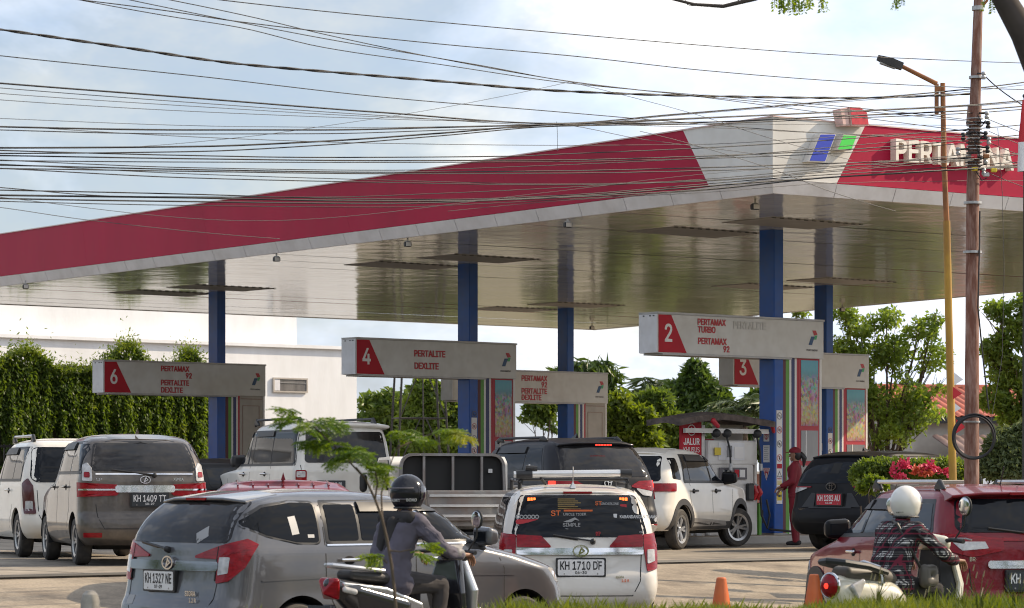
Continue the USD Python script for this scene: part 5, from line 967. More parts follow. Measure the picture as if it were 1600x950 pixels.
tree('dense_tree', 'dark tree directly left of pillar 2, behind the red dispenser', 'tree', at(1170, 785, 100) * [1, 1, 0] + UP * .45, blobsof(100, [(1165, 668, 28, 26), (1185, 640, 20, 34), (1140, 690, 30, 22), (1195, 690, 24, 28)]), 7000, .24, 'leaf_dark', rg)
def palm(label, px, py, Y, fr, seed):
    r_ = np.random.default_rng(seed); c0 = at(px, py, Y); b = c0 * [1, 1, 0] + UP * .45; t = thing('palm_tree', label, 'palm tree', b); h = c0[2] - .45; part(t, 'trunk', tube([(0, 0, 0), (.1, 0, h * .5), (0, 0, h)], [.16, .13, .12], 9), 'bark')
    for k in range(fr):
        a = k / fr * 6.28 + r_.uniform(-.2, .2); el = r_.uniform(.2, 1.1); s = np.linspace(0, 1, 9); ln = r_.uniform(1.5, 2.1); rr = ln * (s * math.cos(el)); zz = ln * (s * math.sin(el) - .75 * s ** 2); mid = np.stack([rr * math.cos(a), rr * math.sin(a), h + zz], 1); ms = [tube(mid, np.linspace(.03, .008, 9), 4)]; si = np.repeat(np.linspace(.12, 1, 26), 2)
        Pm = np.stack([np.interp(si, s, mid[:, j]) for j in range(3)], 1); sg = np.tile([-1, 1], 26); dv = np.stack([-math.sin(a) * sg + .5 * math.cos(a), math.cos(a) * sg + .5 * math.sin(a), np.full(52, -.45)], 1); Lv = leaf_cards(Pm, .62, r_, 0, .10, dv * 2.2); part(t, 'frond', cat(ms + [Lv]), 'leaf_palm', smooth=False)
palm('palm tree with feathery fronds left of the dense dark tree', 1022, 612, 108, 13, 1); palm('palm tree with drooping fronds just left of pillar 2', 1160, 640, 95, 14, 2)
tree('upright_tree', 'tall upright tree with layered foliage right of pillar 3', 'tree', at(1385, 775, 82) * [1, 1, 0] + UP * FZ, blobsof(82, [(1340, 510, 34, 26), (1310, 545, 30, 30), (1350, 560, 36, 34), (1385, 500, 30, 20), (1400, 545, 40, 30), (1440, 515, 28, 24), (1460, 500, 18, 16), (1455, 560, 34, 30), (1420, 600, 44, 34), (1380, 630, 40, 36), (1470, 600, 24, 20), (1440, 650, 40, 30), (1390, 680, 40, 30), (1345, 610, 28, 40), (1250, 490, 14, 8), (1320, 490, 26, 14)], .9), 17000, .14, 'leaf_bright', rg, r0=.11, hole=.50, scale=1.5, fork=.12, twigs=5, shell=.4)
tree('roadside_tree', 'leafy tree at the right edge behind the utility pole', 'tree', at(1640, 785, 77) * [1, 1, 0] + UP * FZ, blobsof(77, [(1560, 490, 30, 22), (1590, 520, 40, 34), (1555, 545, 26, 20), (1620, 480, 40, 30), (1580, 580, 44, 34), (1560, 625, 34, 24), (1620, 620, 50, 40), (1600, 660, 50, 30), (1640, 540, 40, 50)], .9), 19000, .15, 'leaf_bright', rg, r0=.14, hole=.485, scale=1.5, fork=.2, twigs=5, shell=.4)
tree('round_bush', 'rounded grey-green bush at the right edge above the red car', 'bush', at(1580, 790, 41) * [1, 1, 0] + UP * FZ, blobsof(41, [(1575, 705, 38, 42), (1610, 700, 40, 46), (1555, 730, 28, 28), (1600, 735, 60, 30)], .9), 15000, .085, 'leaf_grey', rg, r0=.04, hole=.38, scale=3, shell=.7, twigs=2)
hb = thing('flowering_hedge', 'clipped green hedge with red and orange flowers over the red car', 'hedge', at(1420, 800, 38.5) * [1, 1, 0] + UP * FZ)
bl = blobsof(38.5, [(1368, 737, 32, 21), (1400, 732, 34, 18), (1440, 733, 34, 16), (1480, 735, 30, 20), (1350, 742, 22, 20), (1500, 742, 22, 18)], .9); o = at(1420, 800, 38.5) * [1, 1, 0] + UP * FZ; P = blob_points(bl, 15000, rg, .32, 4, .7) - o
part(hb, 'foliage', leaf_cards(P, .06, rg, .1, .55), 'leaf_mid', smooth=False); part(hb, 'stems', cat([tube([(x, rg.uniform(-.2, .2), 0), (x + rg.uniform(-.1, .1), rg.uniform(-.2, .2), .75)], [.03, .01], 5) for x in np.linspace(-.55, .75, 14)]), 'bark', kind='stuff')
for (cx, cy, rx, ry, m, nn) in ((1411, 727, 9, 6, 'petal_pink', 160), (1396, 735, 5, 7, 'petal_pink', 70), (1407, 745, 9, 4, 'petal_pink', 90), (1434, 735, 9, 6, 'petal_orange', 120), (1452, 731, 13, 7, 'petal_pink', 190), (1446, 738, 10, 4, 'petal_orange', 90), (1478, 738, 7, 4, 'petal_pink', 70)):
    q = blobsof(38.0, [(cx, cy, rx, ry)])[0]; P = rg.normal(size=(nn, 3)) * np.array(q[3:]) * .55 + q[:3] - o; part(hb, 'blossom', leaf_cards(P, .045, rg, -.3, .85), m, smooth=False)
tree('yellow_shrub', 'small yellow-green shrub at the left end of the flowering hedge', 'shrub', at(1362, 805, 36.5) * [1, 1, 0] + UP * .5, blobsof(36.5, [(1355, 760, 14, 10), (1375, 756, 12, 9), (1365, 750, 12, 7)]), 1100, .075, 'leaf_light', rg, r0=.015, hole=.3, scale=5)
pb = at(1475, 760, 36.4); pb[2] = .45; t = thing('concrete_planter', 'low pale concrete block at the foot of the poles', 'planter', pb, .3); part(t, 'block', bx(.50, .40, 1.15, (0, 0, .575), chamfer=.02), 'kerb_paint'); part(t, 'rim', bx(.54, .44, .05, (0, 0, 1.13), chamfer=.01), 'panel_cream')
# house with the red roof
hs = thing('tiled_house', 'low house with an orange-red tiled roof behind the right-hand tree', 'house', np.array([17.6, 108.0, .45]), .25)
def pitched(x0, x1, y0, z0, y1, z1, m, name, parent, step=.32):
    n = int((x1 - x0) / step); 
    for k in range(n):
        xa = x0 + k * step; a = np.linspace(0, 1, 2); pr = [(xa, 0), (xa + step * .25, .05), (xa + step * .55, .055), (xa + step * .8, .01), (xa + step, 0)]
        V = []; 
        for (yy, zz) in ((y0, z0), (y1, z1)):
            V += [(x, yy, zz + h) for x, h in pr]
        F = []
        for i in range(4): F += [[i, i + 1, i + 6], [i, i + 6, i + 5]]
        V = np.array(V); mm = trimesh.Trimesh(np.vstack([V, V - [0, 0, .03]]), F + [[q[0] + 10, q[2] + 10, q[1] + 10] for q in F], process=False); part(parent, name, mm, m, smooth=50)
pitched(-3.4, 9, 0, 3.55, 4.5, 4.75, 'roof_tile', 'tile_row', hs); part(hs, 'back_slope', quadmesh(np.array([-3.4, 4.5, 4.74]), np.array([9, 4.5, 4.74]), np.array([9, 9, 3.0]), np.array([-3.4, 9, 3.0]), .03, np.array([0, 0, 1.])), 'roof_tile'); part(hs, 'ridge', tube([(-3.4, 4.5, 4.78), (9, 4.5, 4.78)], .1, 8), 'roof_tile'); part(hs, 'wall', bx(11.6, 8, 3.5, (2.8, 4.6, 1.75)), 'panel_cream'); part(hs, 'fascia_board', bx(12.4, .06, .22, (2.8, -.04, 3.42)), 'shade_dark')
pitched(-2.6, 6, -3.2, 2.0, -.2, 2.85, 'roof_brown', 'porch_roof_row', hs, .36); part(hs, 'porch_wall', bx(8.4, .15, 2.0, (1.7, -2.9, 1.0)), 'building_white')
for k in range(4): part(hs, 'porch_post', bx(.12, .12, 1.2, (-2.4 + 2.6 * k, -3.05, 2.3)), 'panel_cream')
# dark railings at far left
fe = thing('dark_railings', 'dark iron railings at the far left behind the white car', 'fence', np.array([-11.5, 72.0, FZ]), .6)
for k in range(26): part(fe, 'bar', bx(.03, .03, 2.0, (-1.9 + k * .15, 0, 1.0)), 'dark_iron')
part(fe, 'rail', bx(4, .05, .06, (0, 0, 1.95)), 'dark_iron'); part(fe, 'rail', bx(4, .05, .06, (0, 0, .3)), 'dark_iron')

# ---------------------------------------------------------------- poles and wires
up0 = np.array([5.57, 36.0, 0]); ub = np.array([5.57, 36.0, .2])
t = thing('utility_pole', 'tall rusty steel utility pole carrying all the wires on the right', 'pole', ub)
def lp(px, py, Y=36.0): return at(px, py, Y) - ub
pts = [lp(1518, 757) * [1, 1, 0], lp(1518, 757), lp(1519, 500), lp(1520, 300), lp(1524, 150), lp(1529, -10), lp(1531, -70)]; part(t, 'shaft', tube(pts, [.094, .092, .082, .078, .066, .054, .05], 16), 'rust_pole')
def ring(py, r, h, m, nm, px=None):
    px = px or float(np.interp(py, [-10, 150, 300, 757], [1529, 1524, 1520, 1518])); c_ = lp(px, py); q = trimesh.creation.annulus(r_min=r * .5, r_max=r, height=h, sections=20); q.apply_translation(c_); return part(t, nm, q, m)
for py, r, h in ((13, .075, .05), (121, .085, .03), (317, .11, .03), (394, .115, .03), (659, .10, .02)): ring(py, r, h, 'galv', 'pole_band')
part(t, 'splice_sleeve', tube([lp(1523, 165), lp(1521, 195)], [.085, .09], 14), 'rust_pole')
for k in range(16): ring(186 + k * 5.2 + rg.uniform(-1, 1), .094 + rg.uniform(0, .012), .012, ('galv', 'wire_grey', 'steel_grey')[k % 3], 'wire_wrap')
for (px, py) in ((1537, 118), (1542, 180), (1544, 195), (1540, 211), (1545, 220), (1543, 233), (1540, 250), (1537, 268), (1505, 213), (1497, 236)):
    a = lp(px, py, 35.85); s = 1 if px > 1520 else -1; p = part(t, 'insulator', lathe([(0, -.045), (.022, -.045), (.03, -.02), (.018, 0), (.03, .02), (.022, .045), (0, .045)], 12).apply_translation(a), 'rubber' if py % 2 else 'galv'); part(p, 'bracket', tube([lp(1522, py - 4), a + [0, 0, .02], a + [0, 0, -.04]], .012, 6), 'dark_iron')
for (px, py, m) in ((1523, 264, 'yellow_plain'), (1553, 266, 'yellow_plain'), (1522, 244, 'sign_text_red'), (1541, 244, 'rust_lamp'), (1541, 273, 'galv')): part(t, 'clamp', bx(.07, .05, .045, lp(px, py, 35.82), chamfer=.006), m)
for k in range(9):
    a0 = lp(1520 + rg.uniform(-8, 8), 180 + k * 11, 35.86); a1 = lp(1536 + rg.uniform(-4, 8), 185 + k * 11 + rg.uniform(-8, 14), 35.85); part(t, 'jumper', tube([a0, (a0 + a1) / 2 + [0, -.02, -.07], a1], .007, 5), 'wire_black')
part(t, 'rear_strut', tube([lp(1533, 12), lp(1543, 0)], .018, 6), 'rust_lamp'); part(t, 'ground_cable', tube([lp(1531, 330, 35.9), lp(1530, 400, 35.9), lp(1528, 480, 35.88), lp(1536, 560, 35.88), lp(1545, 640, 35.85)], .010, 6), 'wire_black')
t = thing('cable_coil', 'coil of black cable hung on the utility pole above the red car', 'cable coil', lp(1522, 683, 35.8) + ub)
for k in range(6):
    a = np.linspace(0, 2 * math.pi, 40); r = .245 + rg.uniform(-.014, .014); o = rg.normal(0, .008, 2); part(t, 'loop', tube(np.stack([r * np.cos(a) + o[0], np.full(40, .012 * k - .03), r * 1.05 * np.sin(a) + o[1]], 1), .011, 6, caps=False), 'wire_black')
lb = np.array([5.57, 37.5, .3]); L_ = lambda px, py, Y=37.5: at(px, py, Y) - np.array([at(1488, 757, 37.5)[0], 37.5, .3]); lb = np.array([at(1488, 757, 37.5)[0], 37.5, .3])
t = thing('street_lamp', 'yellow and rusty street lamp pole with one arm, left of the utility pole', 'street lamp', lb)
part(t, 'pole', tube([L_(1489, 757) * [1, 1, 0], L_(1489, 757), L_(1484, 560), L_(1479, 345)], [.05, .05, .048, .046], 12), 'yellow_pole'); part(t, 'upper_pole', tube([L_(1479, 345), L_(1475, 250), L_(1473, 130)], [.036, .034, .032], 12), 'rust_lamp')
part(t, 'arm_post', tube([L_(1463.5, 178), L_(1463.5, 131)], .027, 10), 'rust_lamp'); part(t, 'arm', tube([L_(1464, 131), L_(1436, 117), L_(1408, 103)], [.03, .028, .026], 10), 'rust_lamp')
for py in (139, 171): part(t, 'clamp', bx(.12, .05, .05, (L_(1468, py))), 'rust_lamp')
h0, h1 = L_(1410, 104), L_(1371, 90); hd = (h1 - h0) / np.linalg.norm(h1 - h0); sd2 = np.cross(hd, [0, 1, 0]); 
hm = part(t, 'lamp_head', hullpts([h0 + s * np.array([0, .045, 0]) + q * sd2 * .045 for s in (-1, 1) for q in (-1, 1)] + [h0 + (h1 - h0) * .5 + s * np.array([0, .07, 0]) + q * sd2 * .05 for s in (-1, 1) for q in (-1, 1)] + [h1 + s * np.array([0, .04, 0]) + q * sd2 * .03 for s in (-1, 1) for q in (-1, 1)]), 'dark_iron'); part(hm, 'lamp_lens', hullpts([h0 + (h1 - h0) * f + s * np.array([0, .045, 0]) + np.array([0, 0, -.045 - d]) for f in (.3, .9) for s in (-1, 1) for d in (0, .02)]), 'steel_grey')
for (px, py, m, s) in ((1489, 604, 'flag_red', 1), (1491, 582, 'flag_white', 1), (1492, 630, 'flag_white', .7), (1494, 655, 'flag_red', 1.1)):
    a = L_(px, py, 37.4); solo('pennant', trimesh.Trimesh(np.array([a, a + [.11 * s, -.02, -.09 * s], a + [.0, -.01, -.16 * s], a + [.0, .01, 0], a + [.11 * s, -.012, -.09 * s], a + [.0, 0, -.16 * s]]) + lb, [[0, 1, 2], [3, 5, 4], [0, 3, 4], [0, 4, 1], [1, 4, 5], [1, 5, 2]], process=False), m, {604: 'small red pennant, highest red one on the street lamp pole', 582: 'small white pennant, highest on the street lamp pole', 630: 'small white pennant, lower one on the street lamp pole', 655: 'small red pennant, lowest on the street lamp pole'}[py], 'pennant')
fl = at(1598, 757, 34.0) * [1, 1, 0] + UP * .1; t = thing('furled_flag', 'furled red and white flag on a thin pole at the right edge', 'flag', fl); FLp = lambda px, py: at(px, py, 34.0) - fl
part(t, 'flag_pole', tube([(0, 0, 0), FLp(1601, 150)], .013, 10), 'dark_iron'); part(t, 'finial', ball(FLp(1601, 150), .025, 2), 'dark_iron')
for nm, ya, yb, m in (('red_cloth', 156, 222, 'flag_red'), ('white_cloth', 222, 268, 'flag_white')):
    q = []; 
    for i in range(9):
        f = i / 8; yy = ya + (yb - ya) * f; w_ = (.02 + .035 * ((yy - 156) / 112) ** .6); q.append((yy, w_))
    V = []; 
    for yy, w_ in q:
        c_ = FLp(1600 - 2 * (yy - 156) / 112, yy)
        for k in range(12): a = k / 12 * 6.283; rr = w_ * (1 + .25 * math.sin(3 * a + yy * .05)); V.append(c_ + [rr * math.cos(a), rr * .7 * math.sin(a), 0])
    F = []
    for i in range(8):
        for k in range(12): a, b = i * 12 + k, i * 12 + (k + 1) % 12; F += [[a, b, b + 12], [a, b + 12, a + 12]]
    part(t, nm, trimesh.Trimesh(V, F, process=False), m, smooth=True)
PX0, DX = np.array([5.57, 36.0]), D[:2]
def on_plane(px, py, off):
    o = PX0 + N[:2] * off; k = (px - 800) / FPX; a = (k * o[1] - o[0]) / (DX[0] - k * DX[1]); Y = o[1] + a * DX[1]; return at(px, py, Y)
WIRES = [(3.2, 'tw', [(-60, 38), (0, 46), (187, 73), (375, 100), (500, 111), (690, 127), (875, 142), (1100, 150), (1330, 153), (1450, 150), (1523, 146)]),
 (1.5, '', [(-60, 80), (0, 87), (300, 118), (600, 152), (875, 175), (1075, 192), (1240, 205), (1400, 214), (1521, 222)]), (2.4, '', [(-60, 125), (0, 130), (300, 153), (600, 176), (870, 193), (1050, 179), (1300, 158), (1515, 139), (1660, 120)]),
 (1.0, '', [(-60, 141), (0, 146), (300, 166), (600, 183), (870, 193), (1100, 199), (1330, 210), (1521, 215)]), (1.0, '', [(-60, 151), (0, 156), (300, 174), (600, 186), (870, 194), (1000, 217), (1100, 230), (1250, 250)]),
 (.9, '', [(-60, 182), (0, 185), (400, 198), (600, 199), (870, 194.5), (1100, 194), (1521, 196)]), (2.4, '', [(-60, 196), (0, 198), (300, 203), (500, 203), (690, 199), (870, 194), (1100, 184), (1300, 175), (1530, 163), (1660, 150)]),
 (1.1, '', [(50, 199), (400, 218), (600, 224), (870, 227), (1075, 226), (1300, 214), (1521, 203)]), (2.6, '', [(-60, 231), (0, 231), (300, 229), (500, 221), (690, 208), (870, 194.5), (1100, 191), (1300, 182), (1520, 172), (1660, 160)]),
 (.8, '', [(200, 230), (400, 212), (500, 198), (640, 177), (720, 163), (890, 128)]), (1.8, '', [(-60, 233), (0, 235), (300, 243), (500, 246), (800, 244), (894, 240), (1081, 232), (1250, 222), (1450, 207), (1660, 190)]),
 (2.0, '', [(-60, 242), (0, 243), (300, 248), (600, 251), (870, 250), (1095, 244), (1300, 235), (1520, 218), (1660, 204)]), (1.5, '', [(-60, 247), (0, 250), (300, 262), (600, 266), (870, 258), (1095, 247), (1300, 230), (1521, 210)]),
 (2.0, '', [(-60, 257), (0, 258), (300, 265), (600, 269), (870, 267), (1100, 262), (1300, 255), (1450, 250), (1660, 232)]), (1.7, '', [(-60, 260), (0, 263), (300, 278), (600, 285), (870, 289), (1100, 283), (1300, 268), (1521, 250)]),
 (1.5, '', [(-60, 288), (0, 293), (200, 307), (500, 308), (690, 302), (900, 292), (1100, 280), (1300, 262), (1521, 240)]), (2.8, '', [(-60, 304), (0, 305), (300, 309), (500, 313), (690, 314), (870, 308), (1100, 291), (1250, 280), (1450, 268), (1660, 252)]),
 (2.2, '', [(-60, 308), (0, 310), (300, 315), (600, 318), (800, 312), (1100, 296), (1300, 277), (1660, 258)]), (1.6, '', [(90, -4), (262, 17), (360, 32), (500, 49), (690, 69), (900, 88), (1100, 110), (1330, 128), (1470, 135), (1660, 142)]),
 (1.4, '', [(100, -5), (262, 25), (375, 43), (500, 73), (690, 101), (890, 130), (1100, 149), (1300, 165), (1521, 188)]), (1.4, '', [(180, -5), (340, 28), (500, 59), (750, 102), (900, 129), (1100, 151), (1330, 172), (1521, 190)]),
 (1.4, '', [(245, -4), (400, 28), (500, 52), (690, 92), (890, 127), (1100, 152), (1300, 178), (1521, 206)]), (1.6, '', [(320, -3), (500, 17), (690, 35), (900, 54), (1100, 71), (1330, 87), (1660, 100)]),
 (.9, '', [(890, 128), (960, 145), (1095, 181), (1200, 215), (1330, 250)]), (1.0, '', [(-60, 317), (0, 324), (131, 343), (437, 373)]), (.9, '', [(-60, 300), (0, 308), (400, 345), (860, 300), (1100, 272), (1521, 245)]),
 (.8, '', [(870, 190), (871, 212), (871, 236)]), (1.0, '', [(700, 330), (900, 312), (1110, 300), (1330, 285), (1660, 282)]), (1.0, '', [(1000, 205), (1200, 262), (1300, 300), (1400, 330)]), (1.3, '', [(1541, 185), (1600, 208), (1660, 228)]), (1.3, '', [(1543, 222), (1600, 245), (1660, 268)]),
 (1.2, '', [(1543, 235), (1600, 262), (1660, 290)]), (2.0, '', [(1538, 118), (1560, 138), (1600, 166), (1660, 205)]), (1.3, '', [(1540, 268), (1600, 292), (1660, 310)]), (1.0, '', [(1559, 200), (1566, 300), (1569, 420), (1566, 560), (1548, 660)]), (1.2, '', [(1545, 205), (1600, 228), (1660, 250)])]
WL = ['twisted thick black cable crossing the whole sky, uppermost heavy one', 'thin wire second below the twisted cable at the left', 'heavy wire starting below the twisted cable at the left edge', 'upper of two hair-thin wires below the heavy wire', 'lower of two hair-thin wires that dips past the knot', 'faint hair-thin wire running level into the knot', 'heavy level wire through the knot in mid sky', 'thin wire sagging just above the red fascia', 'heavy wire rising from the left into the knot', 'thin slanting wire rising to the right in mid sky', 'upper wire of the pair crossing the fascia top', 'lower wire of the pair crossing the fascia top', 'wire that crosses its neighbour over the red fascia', 'medium wire sagging across the middle of the red fascia', 'medium wire lower on the red fascia', 'thin wire meeting the heavy lowest pair', 'upper of the heavy lowest pair of wires', 'lower of the heavy lowest pair of wires', 'wire entering at the top left and running above the others', 'steepest wire entering at the top left corner', 'wire entering at the top, second from the left corner', 'wire entering at the top, third from the left corner', 'topmost wire, long and nearly straight under the clouds', 'thin wire slanting down towards the white fascia corner', 'thin wire low at the left, slanting over the red fascia', 'thin slack wire looping low across the red fascia', 'short vertical tie hanging from the knot of wires', 'thin wire under the white rim near the corner', 'thin wire slanting down across the white corner', 'short wire leaving the pole to the right, highest of the thin ones', 'short wire leaving the pole to the right in the middle of the bundle', 'short wire leaving the pole to the right below the middle', 'stout stay running down right from the pole top clamp', 'lowest short wire leaving the pole to the right', 'thin cable hanging straight down right of the utility pole', 'short wire leaving the pole right beside the insulators']
for j, (src, dy, w) in enumerate(((6, 5, 1.6), (8, 7, 1.8), (11, 6, 1.6), (13, 5, 1.8), (14, -5, 1.3), (16, -6, 1.8), (17, 5, 1.4), (2, 6, 1.2))):
    WIRES.append((w, '', [(x, y + dy * (1 - .6 * max(0, min(1, x / 1600))) + 2 * math.sin(x * .004 + j)) for x, y in WIRES[src][2]]))
    WL.append(('thin companion just under the heavy level wire through the knot', 'companion just under the heavy wire rising to the knot', 'companion just under the lower fascia-top wire', 'companion just under the medium wire across the red fascia', 'companion just above the lower medium wire on the red fascia', 'companion just above the heavy lowest pair', 'companion just under the heavy lowest pair', 'companion just under the heavy wire starting below the twisted cable')[j])
for i, (w, kind, pts) in enumerate(WIRES):
    off = ((i * 7) % 11 - 5) * .05; xs = np.array([p[0] for p in pts], float); ys = np.array([p[1] for p in pts], float)
    if abs(xs[-1] - xs[0]) > 60: xx = np.linspace(xs[0], xs[-1], max(12, int(abs(xs[-1] - xs[0]) / 22))); yy = PCH(xs, ys)(xx)
    else: f = np.linspace(0, len(xs) - 1, 24); xx = np.interp(f, np.arange(len(xs)), xs); yy = np.interp(f, np.arange(len(xs)), ys)
    Q = np.array([on_plane(a, b, off) for a, b in zip(xx, yy)]); r = w * (.0036 if w > 1.7 else .0033)
    if kind == 'tw':
        f = np.linspace(0, len(Q) - 1, 420); C_ = np.stack([np.interp(f, np.arange(len(Q)), Q[:, j]) for j in range(3)], 1); ph = np.linspace(0, 2 * math.pi * 17, 420)
        m = cat([tube(C_ + np.stack([0 * ph, .007 * np.sin(ph + k * math.pi), .007 * np.cos(ph + k * math.pi)], 1), .0085, 6) for k in range(2)])
    else: m = tube(Q, r, 6)
    solo('overhead_wire', m, 'wire_black' if w > 1.2 else 'wire_grey', WL[i], 'wire', 'overhead wires', smooth=True)

# ---------------------------------------------------------------- foreground greenery
def frond(n, ln, rg, droop=.5, leaf=.035, aspect=.38, wid=.11):
    """a feather leaf along +x"""
    s = np.linspace(0, 1, 8); mid = np.stack([ln * s, 0 * s, -droop * ln * s ** 2], 1); si = np.repeat(np.linspace(.12, 1, n), 2); P = np.stack([np.interp(si, s, mid[:, j]) for j in range(3)], 1); sg = np.tile([-1., 1.], n)
    d = np.stack([.45 + 0 * sg, sg, -.25 + rg.normal(0, .15, 2 * n)], 1); taper = np.sqrt(np.clip(1.15 - si, 0.1, 1)); P = P + np.stack([0 * sg, sg * .003, 0 * sg], 1)
    return cat([tube(mid, np.linspace(.004, .0015, 8), 4), leaf_cards(P, leaf, rg, 0, aspect, d * 3.0, .2)])
def rotm(az, el, roll=0): return trimesh.transformations.rotation_matrix(az, [0, 0, 1]) @ trimesh.transformations.rotation_matrix(-el, [0, 1, 0]) @ trimesh.transformations.rotation_matrix(roll, [1, 0, 0])
def spray(parent, origin, az, el, rg, ln=.30, pin=5, leaf='leaf_sap', lf=.032, asp=.36, wid=.16):
    """twice-feathered leaf: a stalk with several feather leaves on either side"""
    ms = []; s = np.linspace(.25, 1, pin)
    T = rotm(az, el, rg.uniform(-.5, .5)); T[:3, 3] = origin
    st = tube([(0, 0, 0), (ln * .5, 0, .01), (ln, 0, -.02)], [.005, .004, .002], 4)
    for k, f in enumerate(s):
        for sg in (-1, 1):
            q = frond(11, wid * (1.1 - .35 * f), rg, .35, lf, asp); q.apply_transform(trimesh.transformations.translation_matrix([ln * f, 0, -.02 * f]) @ rotm(sg * rg.uniform(.8, 1.1), rg.uniform(-.2, .15))); ms.append(q)
    m = cat([st] + ms); m.apply_transform(T); part(parent, 'leaf_spray', m, leaf, smooth=False)
SY = 17.0; sb_ = at(620, 975, SY); t = thing('sapling', 'young feathery-leaved sapling in the foreground before the silver car', 'sapling', sb_); S_ = lambda px, py, dy=0: at(px, py, SY + dy) - sb_
part(t, 'stem', tube([S_(620, 985), S_(617, 930), S_(612, 884), S_(605, 845), S_(597, 810), S_(586, 780), S_(572, 750), S_(556, 730)], [.010, .0095, .009, .0085, .008, .007, .006, .005], 8), 'bark')
for q in ([S_(597, 808), S_(596, 770, .1), S_(606, 735, .1), S_(620, 700, .1)], [S_(586, 780), S_(590, 755, -.1), S_(584, 725, -.1), S_(560, 705, -.1)], [S_(572, 750), S_(540, 715), S_(505, 680), S_(478, 655)], [S_(620, 700, .1), S_(655, 685, .2), S_(690, 672, .2)], [S_(608, 860), S_(625, 862), S_(645, 858)], [S_(605, 880), S_(598, 872), S_(590, 868)]): part(t, 'branch', tube(q, np.linspace(.006, .003, len(q)), 6), 'bark')
r2 = np.random.default_rng(5)
for (px, py, az, el, n_) in ((470, 652, 2.9, .2, 3), (490, 665, 0.4, .15, 3), (512, 690, 2.6, -.1, 3), (530, 705, .3, .2, 3), (545, 715, 3.3, .0, 2), (555, 725, .2, -.1, 3), (500, 672, 1.7, .3, 2), (575, 735, .1, .05, 2), (480, 660, -1.2, 0, 2), (520, 700, -1.0, .1, 2), (630, 690, .3, .2, 2), (655, 682, 2.8, .25, 2), (680, 674, .2, .15, 3), (700, 672, -.8, .1, 2), (645, 858, .1, .05, 2), (590, 868, 3.0, .05, 1)):
    for k in range(n_): spray(t, S_(px + r2.uniform(-10, 10), py + r2.uniform(-6, 6), r2.uniform(-.15, .15)), az + r2.uniform(-.5, .5), el + r2.uniform(-.2, .2), r2, ln=.125 if py < 800 else .09, pin=5, lf=.022, wid=.10)
# overhanging branch of a roadside tree, top right
OY = 23.0; ob = at(1690, 900, OY) * [1, 1, 0] + UP * .3; t = thing('overhanging_tree', 'roadside tree whose dark limb and leafy twigs reach in at the top right', 'tree', ob); O_ = lambda px, py, dy=0: at(px, py, OY + dy) - ob
part(t, 'trunk', tube([(0, 0, 0), O_(1680, 500), O_(1660, 250), O_(1635, 130), O_(1600, 52), O_(1570, 0), O_(1535, -70), O_(1500, -160)], [.16, .15, .14, .13, .105, .09, .085, .07], 14), 'bark_dark')
for q, r in (([O_(1500, -160), O_(1380, -110), O_(1260, -40), O_(1180, -2), O_(1130, 10), O_(1085, 7), O_(1040, -4)], .028), ([O_(1130, 10), O_(1110, 9), O_(1076, 9)], .008), ([O_(1260, -40), O_(1240, -20), O_(1225, -5)], .010), ([O_(1380, -110), O_(1400, -40), O_(1402, -5)], .010), ([O_(1150, 8), O_(1155, -3), O_(1152, -12)], .006), ([O_(1075, 8), O_(1070, -2)], .005)): part(t, 'branch', tube(q, np.linspace(r, r * .35, len(q)), 7), 'bark_dark')
r3 = np.random.default_rng(8)
for (px, py, n_) in ((1218, -6, 5), (1240, -6, 6), (1262, -10, 5), (1280, -6, 4), (1252, -2, 3), (1403, -8, 3), (1412, -10, 2), (1230, 2, 2), (1546, -6, 2)):
    for k in range(n_): q = frond(6, .10, r3, .3, .032, .62); q.apply_transform(rotm(r3.uniform(-3, 3), r3.uniform(-1.5, -.6))); q.apply_translation(O_(px + r3.uniform(-9, 9), py + r3.uniform(-4, 4), r3.uniform(-.1, .1))); part(t, 'leaf', q, 'leaf_sap', smooth=False)
# grass on the verge
n = 46000; aa = rg.uniform(-26, -8, n) ; uu = 12.0 + rg.beta(2, 2.2, n) * 3.4; base = L0[None] * [1, 1, 0] + aa[:, None] * D + uu[:, None] * N; zv = np.interp(uu, [11.15, 11.3, 12.2, 13.4, 15, 22], [-0.03, 0.12, 0.40, 0.57, 0.54, 0.3]); base[:, 2] = zv + vz(aa) * np.clip((uu - 11.4) / 1.2, 0, 1)
px_ = 800 + FPX * base[:, 0] / base[:, 1]; ok = (px_ > -60) & (px_ < 1680); base = base[ok]; n = len(base)
clump = fbm(base * [1.6, 1.6, 0], 3); hgt = .04 + .17 * clump ** 1.3 * rg.uniform(.3, 1.5, n); ang = rg.uniform(0, 6.28, n); ln_ = rg.uniform(.1, .6, n); wv = np.stack([np.cos(ang), np.sin(ang), 0 * ang], 1) * .0045; lean = np.stack([np.cos(ang + 1.2), np.sin(ang + 1.2), 0 * ang], 1) * (hgt * ln_)[:, None]
V = np.stack([base - wv, base + wv, base + lean * .4 + UP * (hgt * .6)[:, None] + wv * .7, base + lean + UP * hgt[:, None]], 1).reshape(-1, 3); i = np.arange(n) * 4; solo('grass', trimesh.Trimesh(V, np.concatenate([np.stack([i, i + 1, i + 2], 1), np.stack([i, i + 2, i + 3], 1)]), process=False), 'grass', 'green grass growing on the roadside verge along the bottom', 'grass', kind='stuff', smooth=False)
